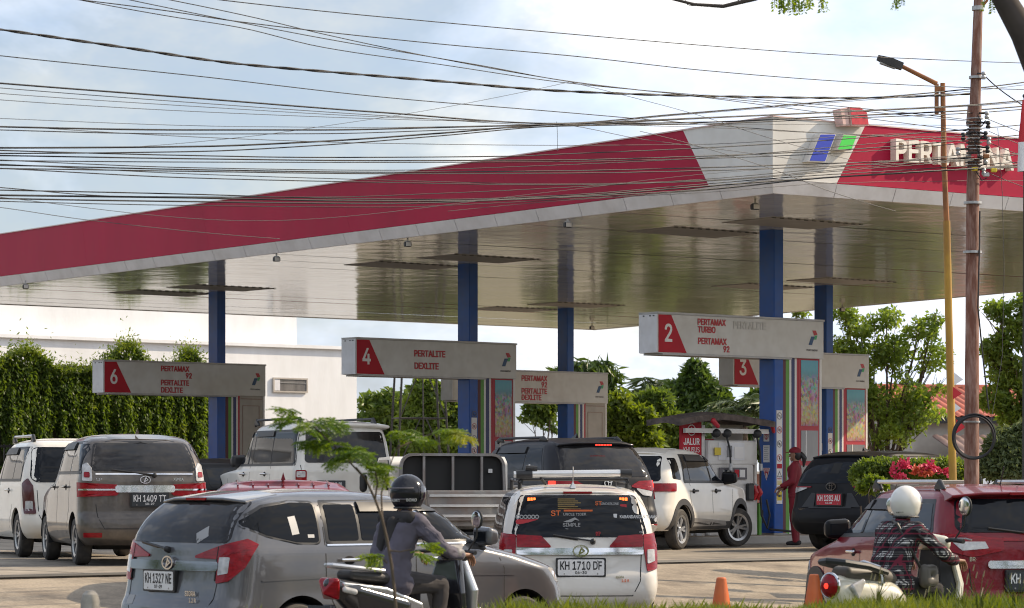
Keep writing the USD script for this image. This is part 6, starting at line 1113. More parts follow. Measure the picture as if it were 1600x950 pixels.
for k, (px, hh) in enumerate(((1370, .38), (1505, .30), (1530, .35), (1588, .34), (1455, .22), (760, .2), (700, .16))):
    Y = 21.3 if px > 1200 else 18.6; b = at(px, 950, Y); b[2] = .55; t = thing('grass_tuft', f'tall grass tuft with seed heads, ' + ('in front of the cream scooter', 'right of the cream scooter rider', 'under the red car plate, left one', 'at the far right below the red car plate', 'before the cream scooter wheel', 'right of the black scooter', 'under the black scooter front')[k], 'grass tuft', b)
    for j in range(9): a = rg.uniform(0, 6.28); e = np.array([math.cos(a), math.sin(a), 0]) * hh * rg.uniform(.1, .4); part(t, 'blade', tube([(0, 0, -.1), e * .3 + UP * hh * .55, e + UP * hh * rg.uniform(.7, 1.05)], [.004, .0035, .0015], 4), 'grass')
    for j in range(3): a = rg.uniform(0, 6.28); e = np.array([math.cos(a) * .05, math.sin(a) * .05, hh * rg.uniform(.8, 1.1)]); part(t, 'seed_head', hullpts(np.vstack([ball(e, .005, 1).vertices, ball(e + [.01, 0, .04], .003, 1).vertices])), 'dry_seed')
# traffic cones and the round-topped stone post
for k, (px, py, hpx) in enumerate(((1127, 902, 62), (1272, 897, 62))):
    Y = 27.5; s = hpx * Y / FPX; tip = at(px, py, Y); b = tip - UP * (.70); t = thing('traffic_cone', ('faded orange traffic cone between the white car and the red car', 'faded orange traffic cone in front of the red car wheel')[k], 'traffic cone', b)
    part(t, 'cone', lathe([(0.0, .70), (.035, .70), (.045, .69), (.15, .05), (.14, .05), (.04, .66), (0, .66)], 24), 'cone_orange'); part(t, 'base', bx(.38, .38, .05, (0, 0, .025), chamfer=.02), 'cone_orange')
pb = at(141, 922, 21.0); t = thing('stone_post', 'round-topped grey stone post at the bottom left', 'post', pb * [1, 1, 0] + UP * .1); hh = pb[2] - .1; part(t, 'shaft', lathe([(0, hh), (.03, hh - .005), (.055, hh - .03), (.068, hh - .08), (.07, 0), (0, 0)], 20), 'stone_grey'); part(t, 'collar', lathe([(.07, hh - .20), (.08, hh - .20), (.08, hh - .24), (.07, hh - .24)], 20), 'stone_grey')

# wooded side of the road behind the viewpoint (it shows in the car paint and windows)
n = 34000; P = np.stack([rg.uniform(-150, 60, n), -8 - 7 * rg.uniform(0, 1, n), 0 * rg.uniform(size=n)], 1); P[:, 2] = rg.uniform(0, 1, n) ** .8 * (10.5 + 6.0 * fbm(P * [.16, .16, 0], 3) + 1.5 * np.sin(P[:, 0] * .4)); solo('roadside_wood', leaf_cards(P, .62, rg, .2, .7), 'leaf_dark', 'leafy wood along the near side of the road, seen only as reflections', 'wood', kind='stuff', smooth=False)

n = 9000; P = np.stack([-48 - 6 * rg.uniform(0, 1, n), rg.uniform(-6, 50, n), 0 * rg.uniform(size=n)], 1); P[:, 2] = rg.uniform(0, 1, n) ** .8 * (6.5 + 4.0 * fbm(P * [.16, .16, 0], 3)); solo('roadside_wood', leaf_cards(P, .55, rg, .2, .7), 'leaf_dark', 'leafy wood far along the road to the left, seen only as reflections', 'wood', kind='stuff', smooth=False)
# ---------------------------------------------------------------- red fuel dispenser on the near island
mat('thatch', (0.11, 0.085, 0.075), 0.9, var=0.5, vs=7, bump=.02, bs=18); mat('pump_white', (0.62, 0.60, 0.57), 0.4, dirt=(0.35, 0.3, 0.26), dirt_amt=.4, dirt_scale=3, var=.05); mat('screen_dark', (0.03, 0.035, 0.045), 0.15, coat=.6); mat('nozzle_red', (0.45, 0.02, 0.025), 0.4)
KA = [float(((px - 800) / FPX * (PIL['2'] + N * .1)[1] - (PIL['2'] + N * .1)[0]) / (D[0] - (px - 800) / FPX * D[1])) for px in (1063, 1094, 1100, 1176, 1043, 1193, 1108, 1125, 1172)]
kb = PIL['2'] * [1, 1, 0] + UP * (FZ + .15); ds = thing('fuel_dispenser', 'white fuel dispenser with a red lane sign and a shaggy grey roof', 'fuel dispenser', kb, math.atan2(D[1], D[0]))
a0, a1, b0, b1, r0_, r1_, q0, q1, q2 = KA; fx, fy, fz = np.array([1., 0, 0]), np.array([0, 0, 1.]), np.array([0, -1., 0])
part(ds, 'sign_panel', bx(a1 - a0, .06, 1.05, ((a0 + a1) / 2, -.10, 1.46)), 'sign_red', smooth=False)
def onp(mesh, x, z, y, m, nm): part(ds, nm, placed(mesh, np.array([x, y, z]), fx, fy, fz), m, smooth=False)
w_ = a1 - a0; ax_ = (a0 + a1) / 2; tx = text('JALUR', .11, .004, True, mid=True); tx.apply_scale((w_ * .80 / tx.extents[0], 1, 1)); onp(tx, ax_, 1.56, -.131, 'white_plain', 'sign_text'); tx = text('KHUSUS', .09, .004, False, mid=True); tx.apply_scale((w_ * .80 / tx.extents[0], 1, 1)); onp(tx, ax_, 1.43, -.131, 'white_plain', 'sign_text')
arrow = unary_union([sbox(-.012, -.035, .012, .045), Polygon([(-.045, 0), (0, -.05), (.045, 0), (.03, .012), (0, -.02), (-.03, .012)])]); onp(prism(Point(0, 0).buffer(.095).difference(Point(0, 0).buffer(.080)).union(arrow), .004), ax_, 1.81, -.131, 'white_plain', 'arrow_mark')
part(ds, 'sign_post', bx(.07, .12, 1.9, (a1 + .04, -.08, .95)), 'pump_white')
L = b1 - b0; cx = (b0 + b1) / 2
part(ds, 'lower_cabinet', bx(L, .46, .86, (cx, 0, .43), chamfer=.02), 'pump_white', smooth=False); part(ds, 'middle_panel', bx(L * .86, .40, .36, (cx, -.01, 1.04), chamfer=.015), 'pump_white', smooth=False); part(ds, 'head_cabinet', bx(L, .44, .42, (cx, 0, 1.43), chamfer=.02), 'pump_white', smooth=False); part(ds, 'back_panel', bx(L * .60, .04, .40, (cx + .25, .18, 1.72)), 'panel_cream'); part(ds, 'red_beam', bx(L * .8, .06, .10, (cx - .05, .20, 1.62)), 'stripe_red')
for k, (x, z, w, h, m) in enumerate(((-.05, 1.36, .62, .30, 'sign_cap'), (-.10, 1.36, .12, .20, 'screen_dark'), (.12, 1.34, .22, .20, 'white_plain'), (-.02, .98, .66, .20, 'ink_grey'), (-.16, .98, .24, .13, 'screen_dark'), (.06, .98, .10, .13, 'sign_red'), (.19, .98, .12, .13, 'white_plain'), (-.40, 1.36, .14, .13, 'yellow_plain'))): part(ds, ('display_bezel', 'display', 'price_panel', 'keypad_bezel', 'screen', 'keypad', 'card_panel', 'yellow_sticker')[k], bx(w, .012, h, (cx + x, -.222 - .004 * k, z + .09)), m)
part(ds, 'canopy_post', bx(.055, .055, 1.85, (b1 + .03, -.12, .92)), 'pump_white'); part(ds, 'canopy_post', bx(.05, .05, 1.85, (b0 - .02, .15, .92)), 'pump_white'); part(ds, 'green_post', bx(.06, .06, .55, (b1 + .10, -.16, .275)), 'stripe_green')
# shaggy roof: a thick rough sheet
nx, ny = 26, 10; gx = np.linspace(r0_, r1_, nx); gy = np.linspace(-.42, .42, ny); V = []; 
for top in (1, 0):
    for x in gx:
        for y in gy: f = (x - r0_) / (r1_ - r0_); zz = 1.93 + .10 * math.sin(math.pi * min(1, f * 1.1)) - .12 * abs(y) + (.10 if top else 0) + .03 * (fbm(np.array([[x * 6, y * 6, top * 3.]]), 3)[0] - .5); V.append((x, y + .02 * math.sin(x * 17), zz))
F = []
for k in (0, 1):
    o = k * nx * ny
    for i in range(nx - 1):
        for j in range(ny - 1):
            q = [o + i * ny + j, o + (i + 1) * ny + j, o + (i + 1) * ny + j + 1, o + i * ny + j + 1]; q = q if k == 0 else q[::-1]; F += [[q[0], q[1], q[2]], [q[0], q[2], q[3]]]
for i in range(nx - 1):
    for j, fl_ in ((0, 1), (ny - 1, 0)):
        a, b = i * ny + j, (i + 1) * ny + j; c_, d_ = a + nx * ny, b + nx * ny; F += [[a, c_, b], [b, c_, d_]] if fl_ else [[a, b, c_], [b, d_, c_]]
for j in range(ny - 1):
    for i, fl_ in ((0, 1), (nx - 1, 0)):
        a, b = i * ny + j, i * ny + j + 1; c_, d_ = a + nx * ny, b + nx * ny; F += [[a, b, c_], [b, d_, c_]] if fl_ else [[a, c_, b], [b, c_, d_]]
part(ds, 'roof', trimesh.Trimesh(V, F, process=False), 'thatch'); part(ds, 'roof_beam', bx(r1_ - r0_ - .3, .06, .08, ((r0_ + r1_) / 2 + .1, -.25, 1.80)), 'pump_white')
part(ds, 'roof_tie', hullpts(np.vstack([ball((a1 + .0, -.42, 1.97), .05, 1).vertices, ball((a1 + .10, -.43, 1.88), .04, 1).vertices])), 'stripe_red'); part(ds, 'roof_tie', hullpts(np.vstack([ball((r1_ - .03, -.35, 1.90), .04, 1).vertices, ball((r1_ + .05, -.30, 1.80), .03, 1).vertices])), 'stripe_red')
for k, x in enumerate((q0, q1, q2)):
    part(ds, 'hose_reel', ball((x, -.27, 1.76), .085, 2, (1.1, .9, .9)), 'rubber')
    if k: part(ds, 'hose', tube([(x, -.27, 1.7), (x + .05, -.30, 1.45), (x + .06, -.30, 1.20), (x + .05, -.30, .8), (x + .08, -.30, .35), (x + .2, -.32, .12), (x + .30, -.28, .35), (x + .25, -.25, .62)], .018, 8), 'rubber'); part(ds, 'hose_sleeve', tube([(x + .06, -.30, 1.24), (x + .06, -.30, 1.12)], .034, 10), 'galv'); 
for x in (b1 - .12, b1 - .02):
    nz = part(ds, 'nozzle', cat([tube([(x, -.25, .62), (x + .02, -.30, .74), (x - .01, -.27, .86)], [.035, .04, .03], 10)]), 'nozzle_red'); part(nz, 'spout', tube([(x - .01, -.27, .86), (x - .08, -.25, .90)], .014, 8), 'galv')
part(ds, 'holster', bx(.16, .08, .30, (b1 - .22, -.26, .75), chamfer=.02), 'car_trim')
part(ds, 'filling_hose', tube([(b1 + .30, -.2, .10), (b1 + .55, -.5, .06), (1.0, -1.15, .35), (1.30, -1.75, .48), (1.45, -1.95, .52)], .02, 8), 'rubber')
fe_ = thing('fire_extinguisher', 'red fire extinguisher standing between the dispenser and the nearest pillar', 'fire extinguisher', kb + D * (-.30) - N * .05); part(fe_, 'cylinder', lathe([(0, 0), (.075, 0), (.08, .03), (.08, .40), (.05, .47), (.02, .49), (0, .49)], 20), 'nozzle_red'); part(fe_, 'valve', cat([bx(.05, .03, .05, (0, 0, .51)), bx(.12, .02, .02, (.03, 0, .55))]), 'rubber'); part(fe_, 'hose', tube([(.03, 0, .51), (.10, -.02, .42), (.10, -.04, .2)], .012, 6), 'rubber'); part(fe_, 'label_band', lathe([(.0815, .18), (.0815, .30)], 20), 'white_plain')

# ---------------------------------------------------------------- people
mat('skin', (0.30, 0.155, 0.095), .55, var=.1, vs=8); mat('hair_black', (0.012, 0.010, 0.010), .45); mat('uniform_red', (0.17, 0.005, 0.014), .75, var=.12, vs=7, bump=.004, bs=22); mat('uniform_dark', (0.13, 0.012, 0.022), .8, var=.15); mat('jacket_grey', (0.078, 0.070, 0.094), .8, var=.10, vs=6, bump=.008, bs=16); mat('cloth_black', (0.018, 0.016, 0.017), .85, var=.3, vs=8, bump=.006, bs=18); mat('cloth_dark', (0.035, 0.030, 0.030), .85, var=.3, vs=8, bump=.006, bs=18)
mat('helmet_black', (0.006, 0.006, 0.009), .15, spec=.3, coat=.35); mat('helmet_white', (0.72, 0.70, 0.66), .25, coat=.8, var=.04, dirt=(.5, .45, .38), dirt_amt=.25); mat('visor', (0.01, 0.01, 0.015), .05, coat=1.0); mat('leather_black', (0.022, 0.020, 0.019), .45, var=.2, bump=.003, bs=40); mat('leather_brown', (0.085, 0.075, 0.062), .5, var=.2); mat('sleeve_check', (0.22, 0.21, 0.21), .8, var=.7, vs=22)
MATS['plaid'] = usdkit.material(stage, '/World/Looks/plaid', {
    'tc': ('texture_coordinate', {}), 'sp': ('separate_xyz', {}), 'u0': ('math', dict(math_type='add')), 'u': ('math', dict(math_type='multiply', value2=9.6)), 'v': ('math', dict(math_type='multiply', value2=9.0)),
    'fu': ('math', dict(math_type='fraction')), 'fv': ('math', dict(math_type='fraction')), 'bu': ('math', dict(math_type='less_than', value2=.42)), 'bv': ('math', dict(math_type='less_than', value2=.40)),
    'u6': ('math', dict(math_type='multiply', value2=9.6 * 6)), 'v6': ('math', dict(math_type='multiply', value2=9.0 * 6)), 'fu6': ('math', dict(math_type='fraction')), 'fv6': ('math', dict(math_type='fraction')), 'su': ('math', dict(math_type='less_than', value2=.5)), 'sv': ('math', dict(math_type='less_than', value2=.5)),
    'wu': ('math', dict(math_type='multiply')), 'wv': ('math', dict(math_type='multiply')), 'bb': ('math', dict(math_type='multiply')), 'ss': ('math', dict(math_type='multiply')), 'wb': ('math', dict(math_type='multiply')),
    'one': ('math', dict(math_type='maximum')), 'dim': ('math', dict(math_type='multiply', value2=.10)), 'tot': ('math', dict(math_type='maximum')),
    'ru': ('math', dict(math_type='compare', value2=.72, value3=.05)), 'rv': ('math', dict(math_type='compare', value2=.70, value3=.05)), 'rr': ('math', dict(math_type='maximum')), 'rd': ('math', dict(math_type='multiply', value2=.75)),
    'm1': ('mix_color', dict(a=(.016, .014, .018), b=(.66, .64, .62))), 'm2': ('mix_color', dict(b=(.20, .025, .05))), 'p': ('principled_bsdf', dict(roughness=.85, specular_ior_level=.2))},
    [('tc.object', 'sp.vector'), ('sp.x', 'u0.value1'), ('sp.y', 'u0.value2'), ('u0.value', 'u.value1'), ('sp.z', 'v.value1'), ('u.value', 'fu.value1'), ('v.value', 'fv.value1'), ('fu.value', 'bu.value1'), ('fv.value', 'bv.value1'), ('u0.value', 'u6.value1'), ('sp.z', 'v6.value1'), ('u6.value', 'fu6.value1'), ('v6.value', 'fv6.value1'), ('fu6.value', 'su.value1'), ('fv6.value', 'sv.value1'),
     ('bu.value', 'bb.value1'), ('bv.value', 'bb.value2'), ('su.value', 'ss.value1'), ('sv.value', 'ss.value2'), ('bb.value', 'wb.value1'), ('ss.value', 'wb.value2'), ('bu.value', 'wu.value1'), ('su.value', 'wu.value2'), ('bv.value', 'wv.value1'), ('sv.value', 'wv.value2'), ('wu.value', 'one.value1'), ('wv.value', 'one.value2'), ('one.value', 'dim.value1'), ('dim.value', 'tot.value1'), ('wb.value', 'tot.value2'),
     ('fu.value', 'ru.value1'), ('fv.value', 'rv.value1'), ('ru.value', 'rr.value1'), ('rv.value', 'rr.value2'), ('rr.value', 'rd.value1'), ('tot.value', 'm1.fac'), ('m1.result', 'm2.a'), ('rd.value', 'm2.fac'), ('m2.result', 'p.base_color')], surface='p.BSDF')
def sph(c, r): return m3.Manifold.sphere(float(r), 14).translate([float(x) for x in c])
def limbs(bones, refine=.03, it=10, wr=0.0, seed=1):
    """bones: (p, rp, q, rq) capsules that taper, joined into one smoothed skin"""
    ms = [m3.Manifold.batch_hull([sph(p, rp), sph(q, rq)]) for p, rp, q, rq in bones]; t = to_tm(m3.Manifold.batch_boolean(ms, m3.OpType.Add).refine_to_length(refine)); t = trimesh.Trimesh(t.vertices, t.faces); t.merge_vertices(); trimesh.smoothing.filter_taubin(t, lamb=.5, nu=.52, iterations=it)
    if wr: v = np.array(t.vertices); t.vertices = v + t.vertex_normals * (wr * (fbm(v * [9, 9, 16], 3, seed) - .5))[:, None]
    return t
def hand(w, d, side, up, s=1.0, curl=1.0):
    """palm at the wrist w pointing along d; up = back of the hand; fingers curl round a bar"""
    d = np.asarray(d, float); d /= np.linalg.norm(d); up = np.asarray(up, float); up = up - d * (up @ d); up /= np.linalg.norm(up); lat = np.cross(d, up) * side; b = []
    pk = w + d * .085 * s
    for k in range(4): o = lat * (.030 - .020 * k) * s; b.append((w + o * .5, .018 * s, pk + o, .0115 * s))
    for k, ln in enumerate((.042, .048, .045, .036)):
        o = lat * (.030 - .020 * k) * s; p = pk + o; dd = d.copy()
        for j in range(3): a = curl * (.65 + .1 * j); dd = dd * math.cos(a) - up * math.sin(a); dd = dd / np.linalg.norm(dd); q = p + dd * ln * s * (1, .7, .55)[j]; b.append((p, (.0095, .0088, .008)[j] * s, q, (.0088, .008, .007)[j] * s)); p = q; up2 = up
    t0 = w + d * .03 * s + lat * .026 * s; t1 = t0 + (d * .6 + lat * .7 - up * .3) * .04 * s; t2 = t1 + (d * .8 - up * .5 * curl) * .034 * s; b += [(t0, .014 * s, t1, .011 * s), (t1, .011 * s, t2, .009 * s)]
    return b
def rider(loc, head, label, jacket, trousers, helmet, bag, scale, lean=0.0, check=False, back_panel=None, arm_out=.34, female=False, turn=0.0):
    t = thing('person', label, 'person', loc, math.radians(90 + head)); S = scale; A = lambda x, y, z: np.array([x, y, z]) * S
    hip, waist, chest, neck, hd = A(-.16, 0, .84), A(-.15, 0, 1.0), A(-.07 + lean, 0, 1.22), A(-.01 + lean, 0, 1.385), A(.035 + lean, 0, 1.515)
    sh = {s: A(-.03 + lean, s * .185, 1.315) for s in (1, -1)}; el = {s: A(.14, s * arm_out, 1.10) for s in (1, -1)}; wr = {s: A(.355, s * .31, 1.045) for s in (1, -1)}; kn = {s: A(.27, s * .17, .80) for s in (1, -1)}; an = {s: A(.24, s * .155, .36) for s in (1, -1)}; hp = {s: A(-.13, s * .10, .82) for s in (1, -1)}
    tors = lambda e: [(hip + A(0, .09, 0), (.125 + e) * S, waist + A(0, .07, 0), (.115 + e) * S), (hip - A(0, .09, 0), (.125 + e) * S, waist - A(0, .07, 0), (.115 + e) * S), (waist + A(0, .07, 0), (.115 + e) * S, chest + A(0, .09, 0), (.115 + e) * S), (waist - A(0, .07, 0), (.115 + e) * S, chest - A(0, .09, 0), (.115 + e) * S), (chest + A(0, .09, 0), (.115 + e) * S, sh[1] * [1, .8, 1], (.068 + e) * S), (chest - A(0, .09, 0), (.115 + e) * S, sh[-1] * [1, .8, 1], (.068 + e) * S), (sh[1], (.066 + e) * S, sh[-1], (.066 + e) * S), (chest, (.12 + e) * S, neck, (.060 + e * .5) * S)]
    arms = lambda e: [b for s in (1, -1) for b in ((sh[s], (.062 + e) * S, el[s], (.046 + e) * S), (el[s], (.046 + e) * S, wr[s], (.030 + e) * S))]
    legs_ = lambda e: [b for s in (1, -1) for b in ((hp[s], (.10 + e) * S, kn[s], (.065 + e) * S), (kn[s], (.066 + e) * S, an[s], (.042 + e) * S))]
    hands = [b for s in (1, -1) for b in hand(wr[s] + A(.03, -.0 * s, 0), A(.9, -.12 * s, -.05), s, A(0, 0, 1), S * 1.05)]
    part(t, 'body', limbs(tors(-.02) + arms(-.012) + legs_(-.015) + [(neck, .055 * S, hd, .075 * S), (hd, .09 * S, hd + A(.02, 0, .05), .085 * S)], .035, 6), 'skin')
    for s in (1, -1): part(t, 'hand', limbs([b for b in hand(wr[s] + A(.02, 0, 0), A(.9, -.12 * s, -.05), s, A(0, 0, 1), S * 1.05)], .012, 4), 'skin')
    up_ = limbs(tors(.012) + arms(.014) + [(hip + A(-.02, .10, -.03), .125 * S, hip + A(.03, -.10, -.03), .125 * S)], .026, 5, .055 * S, 3); jk = part(t, 'jacket', up_, jacket)
    part(jk, 'collar', limbs([(neck + A(-.05, .05, -.02), .032 * S, neck + A(-.055, -.05, -.02), .032 * S), (neck + A(-.05, .05, -.02), .030 * S, neck + A(.05, .06, -.05), .026 * S), (neck + A(-.055, -.05, -.02), .030 * S, neck + A(.05, -.06, -.05), .026 * S)], .03, 3), jacket if not back_panel else back_panel)
    for s in (1, -1): part(jk, 'cuff', limbs([(wr[s] + A(-.05, .006 * s, .008), .052 * S, wr[s] + A(.0, 0, 0), .048 * S)], .02, 2), 'sleeve_check' if check else jacket)
    part(t, 'trousers', limbs(legs_(.006) + [(hp[1], .125 * S, hp[-1], .125 * S)], .03, 5, .02 * S), trousers)
    for s in (1, -1): part(t, 'shoe', limbs([(an[s] + A(-.03, 0, -.05), .045 * S, an[s] + A(.15, 0, -.065), .036 * S)], .03, 2), 'cloth_black')
    if back_panel:
        bp = [(A(-.19 + lean * .3, y, z), .055 * S, A(-.165 + lean, y * .8, 1.31), .05 * S) for y in (-.055, .055) for z in (1.06,)] + [(A(-.08 + lean, -.16, 1.345), .06 * S, A(-.08 + lean, .16, 1.345), .06 * S), (A(-.08 + lean, -.12, 1.32), .065 * S, A(-.175 + lean, 0, 1.18), .05 * S), (A(-.08 + lean, .12, 1.32), .065 * S, A(-.175 + lean, 0, 1.18), .05 * S)]
        part(jk, 'black_yoke', limbs(bp, .03, 4), back_panel)
    hc = hd + A(-.0, 0, .04); R_ = .142 * S; hm_ = ball((0, 0, 0), R_, 4, (1.08, .94, 1.06)); hm_.apply_transform(trimesh.transformations.rotation_matrix(turn, [0, 0, 1])); hm_.apply_translation(hc)
    v = np.array(hm_.vertices); low = v[:, 2] < hc[2] - .075 * S; v[low, 2] = hc[2] - .075 * S + (v[low, 2] - hc[2] + .075 * S) * 1.15; rad = v[:, :2] - hc[:2]; f = np.clip((hc[2] - .06 * S - v[:, 2]) / (.09 * S), 0, 1); v[:, :2] += rad * (f * .10)[:, None]; hm_.vertices = v
    h = part(t, 'helmet', hm_.slice_plane([0, 0, hc[2] - .128 * S], [0, 0, 1]), helmet, smooth=True)
    part(h, 'helmet_rim', tube([hc + [math.cos(a) * R_ * .80, math.sin(a) * R_ * .72, -.126 * S] for a in np.linspace(0, 6.2832, 33)], .010 * S, 6), 'rubber')
    vs_ = ball((0, 0, 0), R_ * 1.03, 4, (1.08, .94, 1.06)); vc = np.array(vs_.triangles_center); vs_.update_faces((vc[:, 0] > R_ * .35) & (vc[:, 2] > -R_ * .45) & (vc[:, 2] < R_ * .38)); vs_.apply_transform(trimesh.transformations.rotation_matrix(turn, [0, 0, 1])); vs_.apply_translation(hc); part(h, 'visor', vs_, 'visor')
    if helmet == 'helmet_black':
        for zz, th, m in ((.035, .008, 'ink_grey'), (-.055, .005, 'ink_grey')): part(h, 'helmet_band', tube([hc + np.array([math.cos(a) * R_ * 1.085 * math.sqrt(max(0, 1 - (zz * S / (R_ * 1.06)) ** 2)), math.sin(a) * R_ * .945 * math.sqrt(max(0, 1 - (zz * S / (R_ * 1.06)) ** 2)), zz * S]) for a in np.linspace(1.9, 4.4, 22)], th * S, 6), m)
    # wording on the back of the helmet
    def hw(s, yaw, z, hgt, m, sx=1.0):
        g = text(s, hgt * S, .004, True, sx=sx, mid=True); vv = np.array(g.vertices); ang = math.pi + yaw + vv[:, 0] / R_ ; zz = z * S + vv[:, 1]; rr = np.sqrt(np.clip(1 - (zz / (R_ * 1.06)) ** 2, .1, 1)) * (R_ + .004 + vv[:, 2] * .8); g.vertices = np.stack([hc[0] + 1.08 * rr * np.cos(ang), hc[1] + .94 * rr * np.sin(ang), hc[2] + zz], 1); part(h, 'helmet_text', g, m, smooth=False)
    if helmet == 'helmet_white': hw('MDS', .3, -.10, .018, 'ink_grey', 1.6)
    else:
        hw('BOXO', 1.15, -.072, .022, 'plate_pale', 1.1); hw('HELMET', .0, -.075, .02, 'plate_pale', 1.1)
    if bag:
        p = part(t, 'shoulder_bag', limbs([(A(.02, -.25, .86), .055 * S, A(.12, -.26, .87), .05 * S), (A(.02, -.25, .96), .05 * S, A(.12, -.26, .97), .045 * S), (A(.02, -.25, .86), .055 * S, A(.02, -.25, .97), .05 * S), (A(.12, -.26, .86), .05 * S, A(.12, -.26, .97), .045 * S)], .03, 3), 'leather_brown'); part(p, 'bag_strap', tube([A(.0, -.22, .98), A(-.10, -.19, 1.15), A(-.13, -.06, 1.37), A(-.04, .06, 1.40)], .014 * S, 6), 'leather_black')
    return t
def wheel_s(parent, x, R=.27, w=.10):
    ty, dish, rm = wheel_meshes(R, w, .62, 5, False)
    def up_(m): q = m.copy(); q.apply_transform(trimesh.transformations.translation_matrix([x, 0, R]) @ trimesh.transformations.rotation_matrix(math.pi / 2, [1, 0, 0])); return q
    p = part(parent, 'wheel', up_(ty), 'tyre'); part(p, 'rim', up_(rm), 'rim_alloy'); part(p, 'brake_disc', up_(dish), 'rim_dark')
def hb(*cs): return hullpts(np.vstack([ball(c[:3], c[3], 2).vertices for c in cs]))
mat('scoot_black', (0.012, 0.012, 0.014), .15, coat=1.0); mat('scoot_cream', (0.60, 0.57, 0.45), .25, coat=1.0, dirt=(.4, .35, .25), dirt_amt=.25); mat('scoot_silver', (0.55, 0.55, 0.55), .25, metal=.8, coat=.5); mat('seat_vinyl', (0.025, 0.023, 0.023), .5, bump=.003, bs=60)
def mirrors(t, z0=1.02):
    for s in (1, -1): p = part(t, 'mirror_stalk', tube([(.36, s * .24, z0), (.37, s * .33, z0 + .12), (.35, s * .36, z0 + .20)], .007, 6), 'rubber'); m = ball((0, 0, 0), 1, 2, (.022, .062, .075)); m.apply_translation((.345, s * .37, z0 + .26)); part(p, 'mirror_head', m, 'rubber'); g = ball((0, 0, 0), 1, 2, (.006, .054, .066)); g.apply_translation((.326, s * .37, z0 + .26)); part(p, 'mirror_glass', g, 'chrome')
# dark scooter on the left
sa = math.radians(90 - 46); pos = np.array([at(648, 900, 23.9)[0], 23.9, -.03]); t = thing('scooter', 'black and silver motor scooter under the grey-jacketed rider', 'scooter', pos, sa, group='motor scooters waiting by the road'); k = 1.06
wheel_s(t, -.64); wheel_s(t, .66)
part(t, 'tail_body', hb((-.90, 0, .80, .05), (-.70, .10, .74, .06), (-.70, -.10, .74, .06), (-.25, .12, .62, .08), (-.25, -.12, .62, .08), (-.15, 0, .45, .10), (-.60, 0, .58, .08)), 'scoot_black'); part(t, 'floor', hb((-.10, .12, .34, .05), (-.10, -.12, .34, .05), (.38, .10, .34, .05), (.38, -.10, .34, .05)), 'scoot_black'); part(t, 'engine', hb((-.55, .06, .36, .10), (-.25, .05, .34, .10), (-.64, .06, .28, .07)), 'rim_dark')
part(t, 'seat', hb((-.72, .06, .87, .04), (-.72, -.06, .87, .04), (-.30, .11, .83, .05), (-.30, -.11, .83, .05), (.02, .07, .76, .05), (.02, -.07, .76, .05)), 'seat_vinyl')
for s in (1, -1): part(t, 'silver_side_strip', hb((-.82, s * .085, .80, .02), (-.45, s * .155, .75, .025), (-.10, s * .165, .62, .03), (-.05, s * .15, .54, .02)), 'scoot_silver'); part(t, 'grab_rail', tube([(-.45, s * .14, .90), (-.75, s * .12, .93), (-.90, s * .04, .95), (-.92, 0, .95)], .018, 8), 'scoot_silver')
part(t, 'tail_lamp', hb((-.90, .08, .82, .03), (-.90, -.08, .82, .03), (-.93, 0, .74, .03), (-.88, .07, .70, .02), (-.88, -.07, .70, .02)), 'lamp_red'); [part(t, 'turn_lamp', hb((-.84, s * .12, .76, .025), (-.76, s * .14, .74, .025)), 'lamp_clear') for s in (1, -1)]
part(t, 'mudguard', hb((-.90, .05, .62, .02), (-.90, -.05, .62, .02), (-1.0, .07, .50, .015), (-1.0, -.07, .50, .015)), 'car_trim'); pl_ = part(t, 'number_plate', bx(.012, .27, .11, (-1.0, 0, .58)), 'plate_black'); part(pl_, 'plate_number', placed(cat([text('DA 6614 NC', .042, .004, True, sx=.8, mid=True)]), np.array([-1.006, 0, .57]), [0, -1, 0], [0, 0, 1], [-1, 0, 0]), 'plate_pale', smooth=False)
part(t, 'leg_shield', hb((.40, .16, .42, .03), (.40, -.16, .42, .03), (.34, .19, .70, .03), (.34, -.19, .70, .03), (.38, .10, .96, .04), (.38, -.10, .96, .04)), 'scoot_black'); part(t, 'front_fairing', hb((.50, .14, .45, .03), (.50, -.14, .45, .03), (.48, .18, .72, .04), (.48, -.18, .72, .04), (.44, .08, .98, .04), (.44, -.08, .98, .04), (.62, 0, .62, .05)), 'scoot_silver')
part(t, 'headlamp_cowl', hb((.44, .10, 1.0, .05), (.44, -.10, 1.0, .05), (.34, 0, 1.03, .06)), 'scoot_black'); part(t, 'front_fender', hb((.66, .05, .56, .02), (.66, -.05, .56, .02), (.90, .04, .44, .015), (.90, -.04, .44, .015), (.50, .04, .50, .02), (.50, -.04, .50, .02)), 'scoot_silver'); part(t, 'handlebar', tube([(.33, .36, 1.03), (.38, .2, 1.04), (.40, 0, 1.0), (.38, -.2, 1.04), (.33, -.36, 1.03)], .016, 8), 'rubber'); mirrors(t, 1.04)
[part(t, 'brake_lever', tube([(.40, s * .18, 1.05), (.43, s * .30, 1.05), (.42, s * .36, 1.04)], .006, 5), 'galv') for s in (1, -1)]; part(t, 'exhaust', tube([(-.2, -.14, .26), (-.55, -.17, .30), (-.85, -.17, .36)], [.03, .05, .05], 12), 'steel_grey')
rider((pos[0] - .13 * math.cos(sa), pos[1] - .13 * math.sin(sa), pos[2]), -46, 'rider in a grey jacket with black yoke and black helmet on the dark scooter', 'jacket_grey', 'cloth_dark', 'helmet_black', False, .975, lean=.02, check=True, back_panel='cloth_black', turn=-.2)
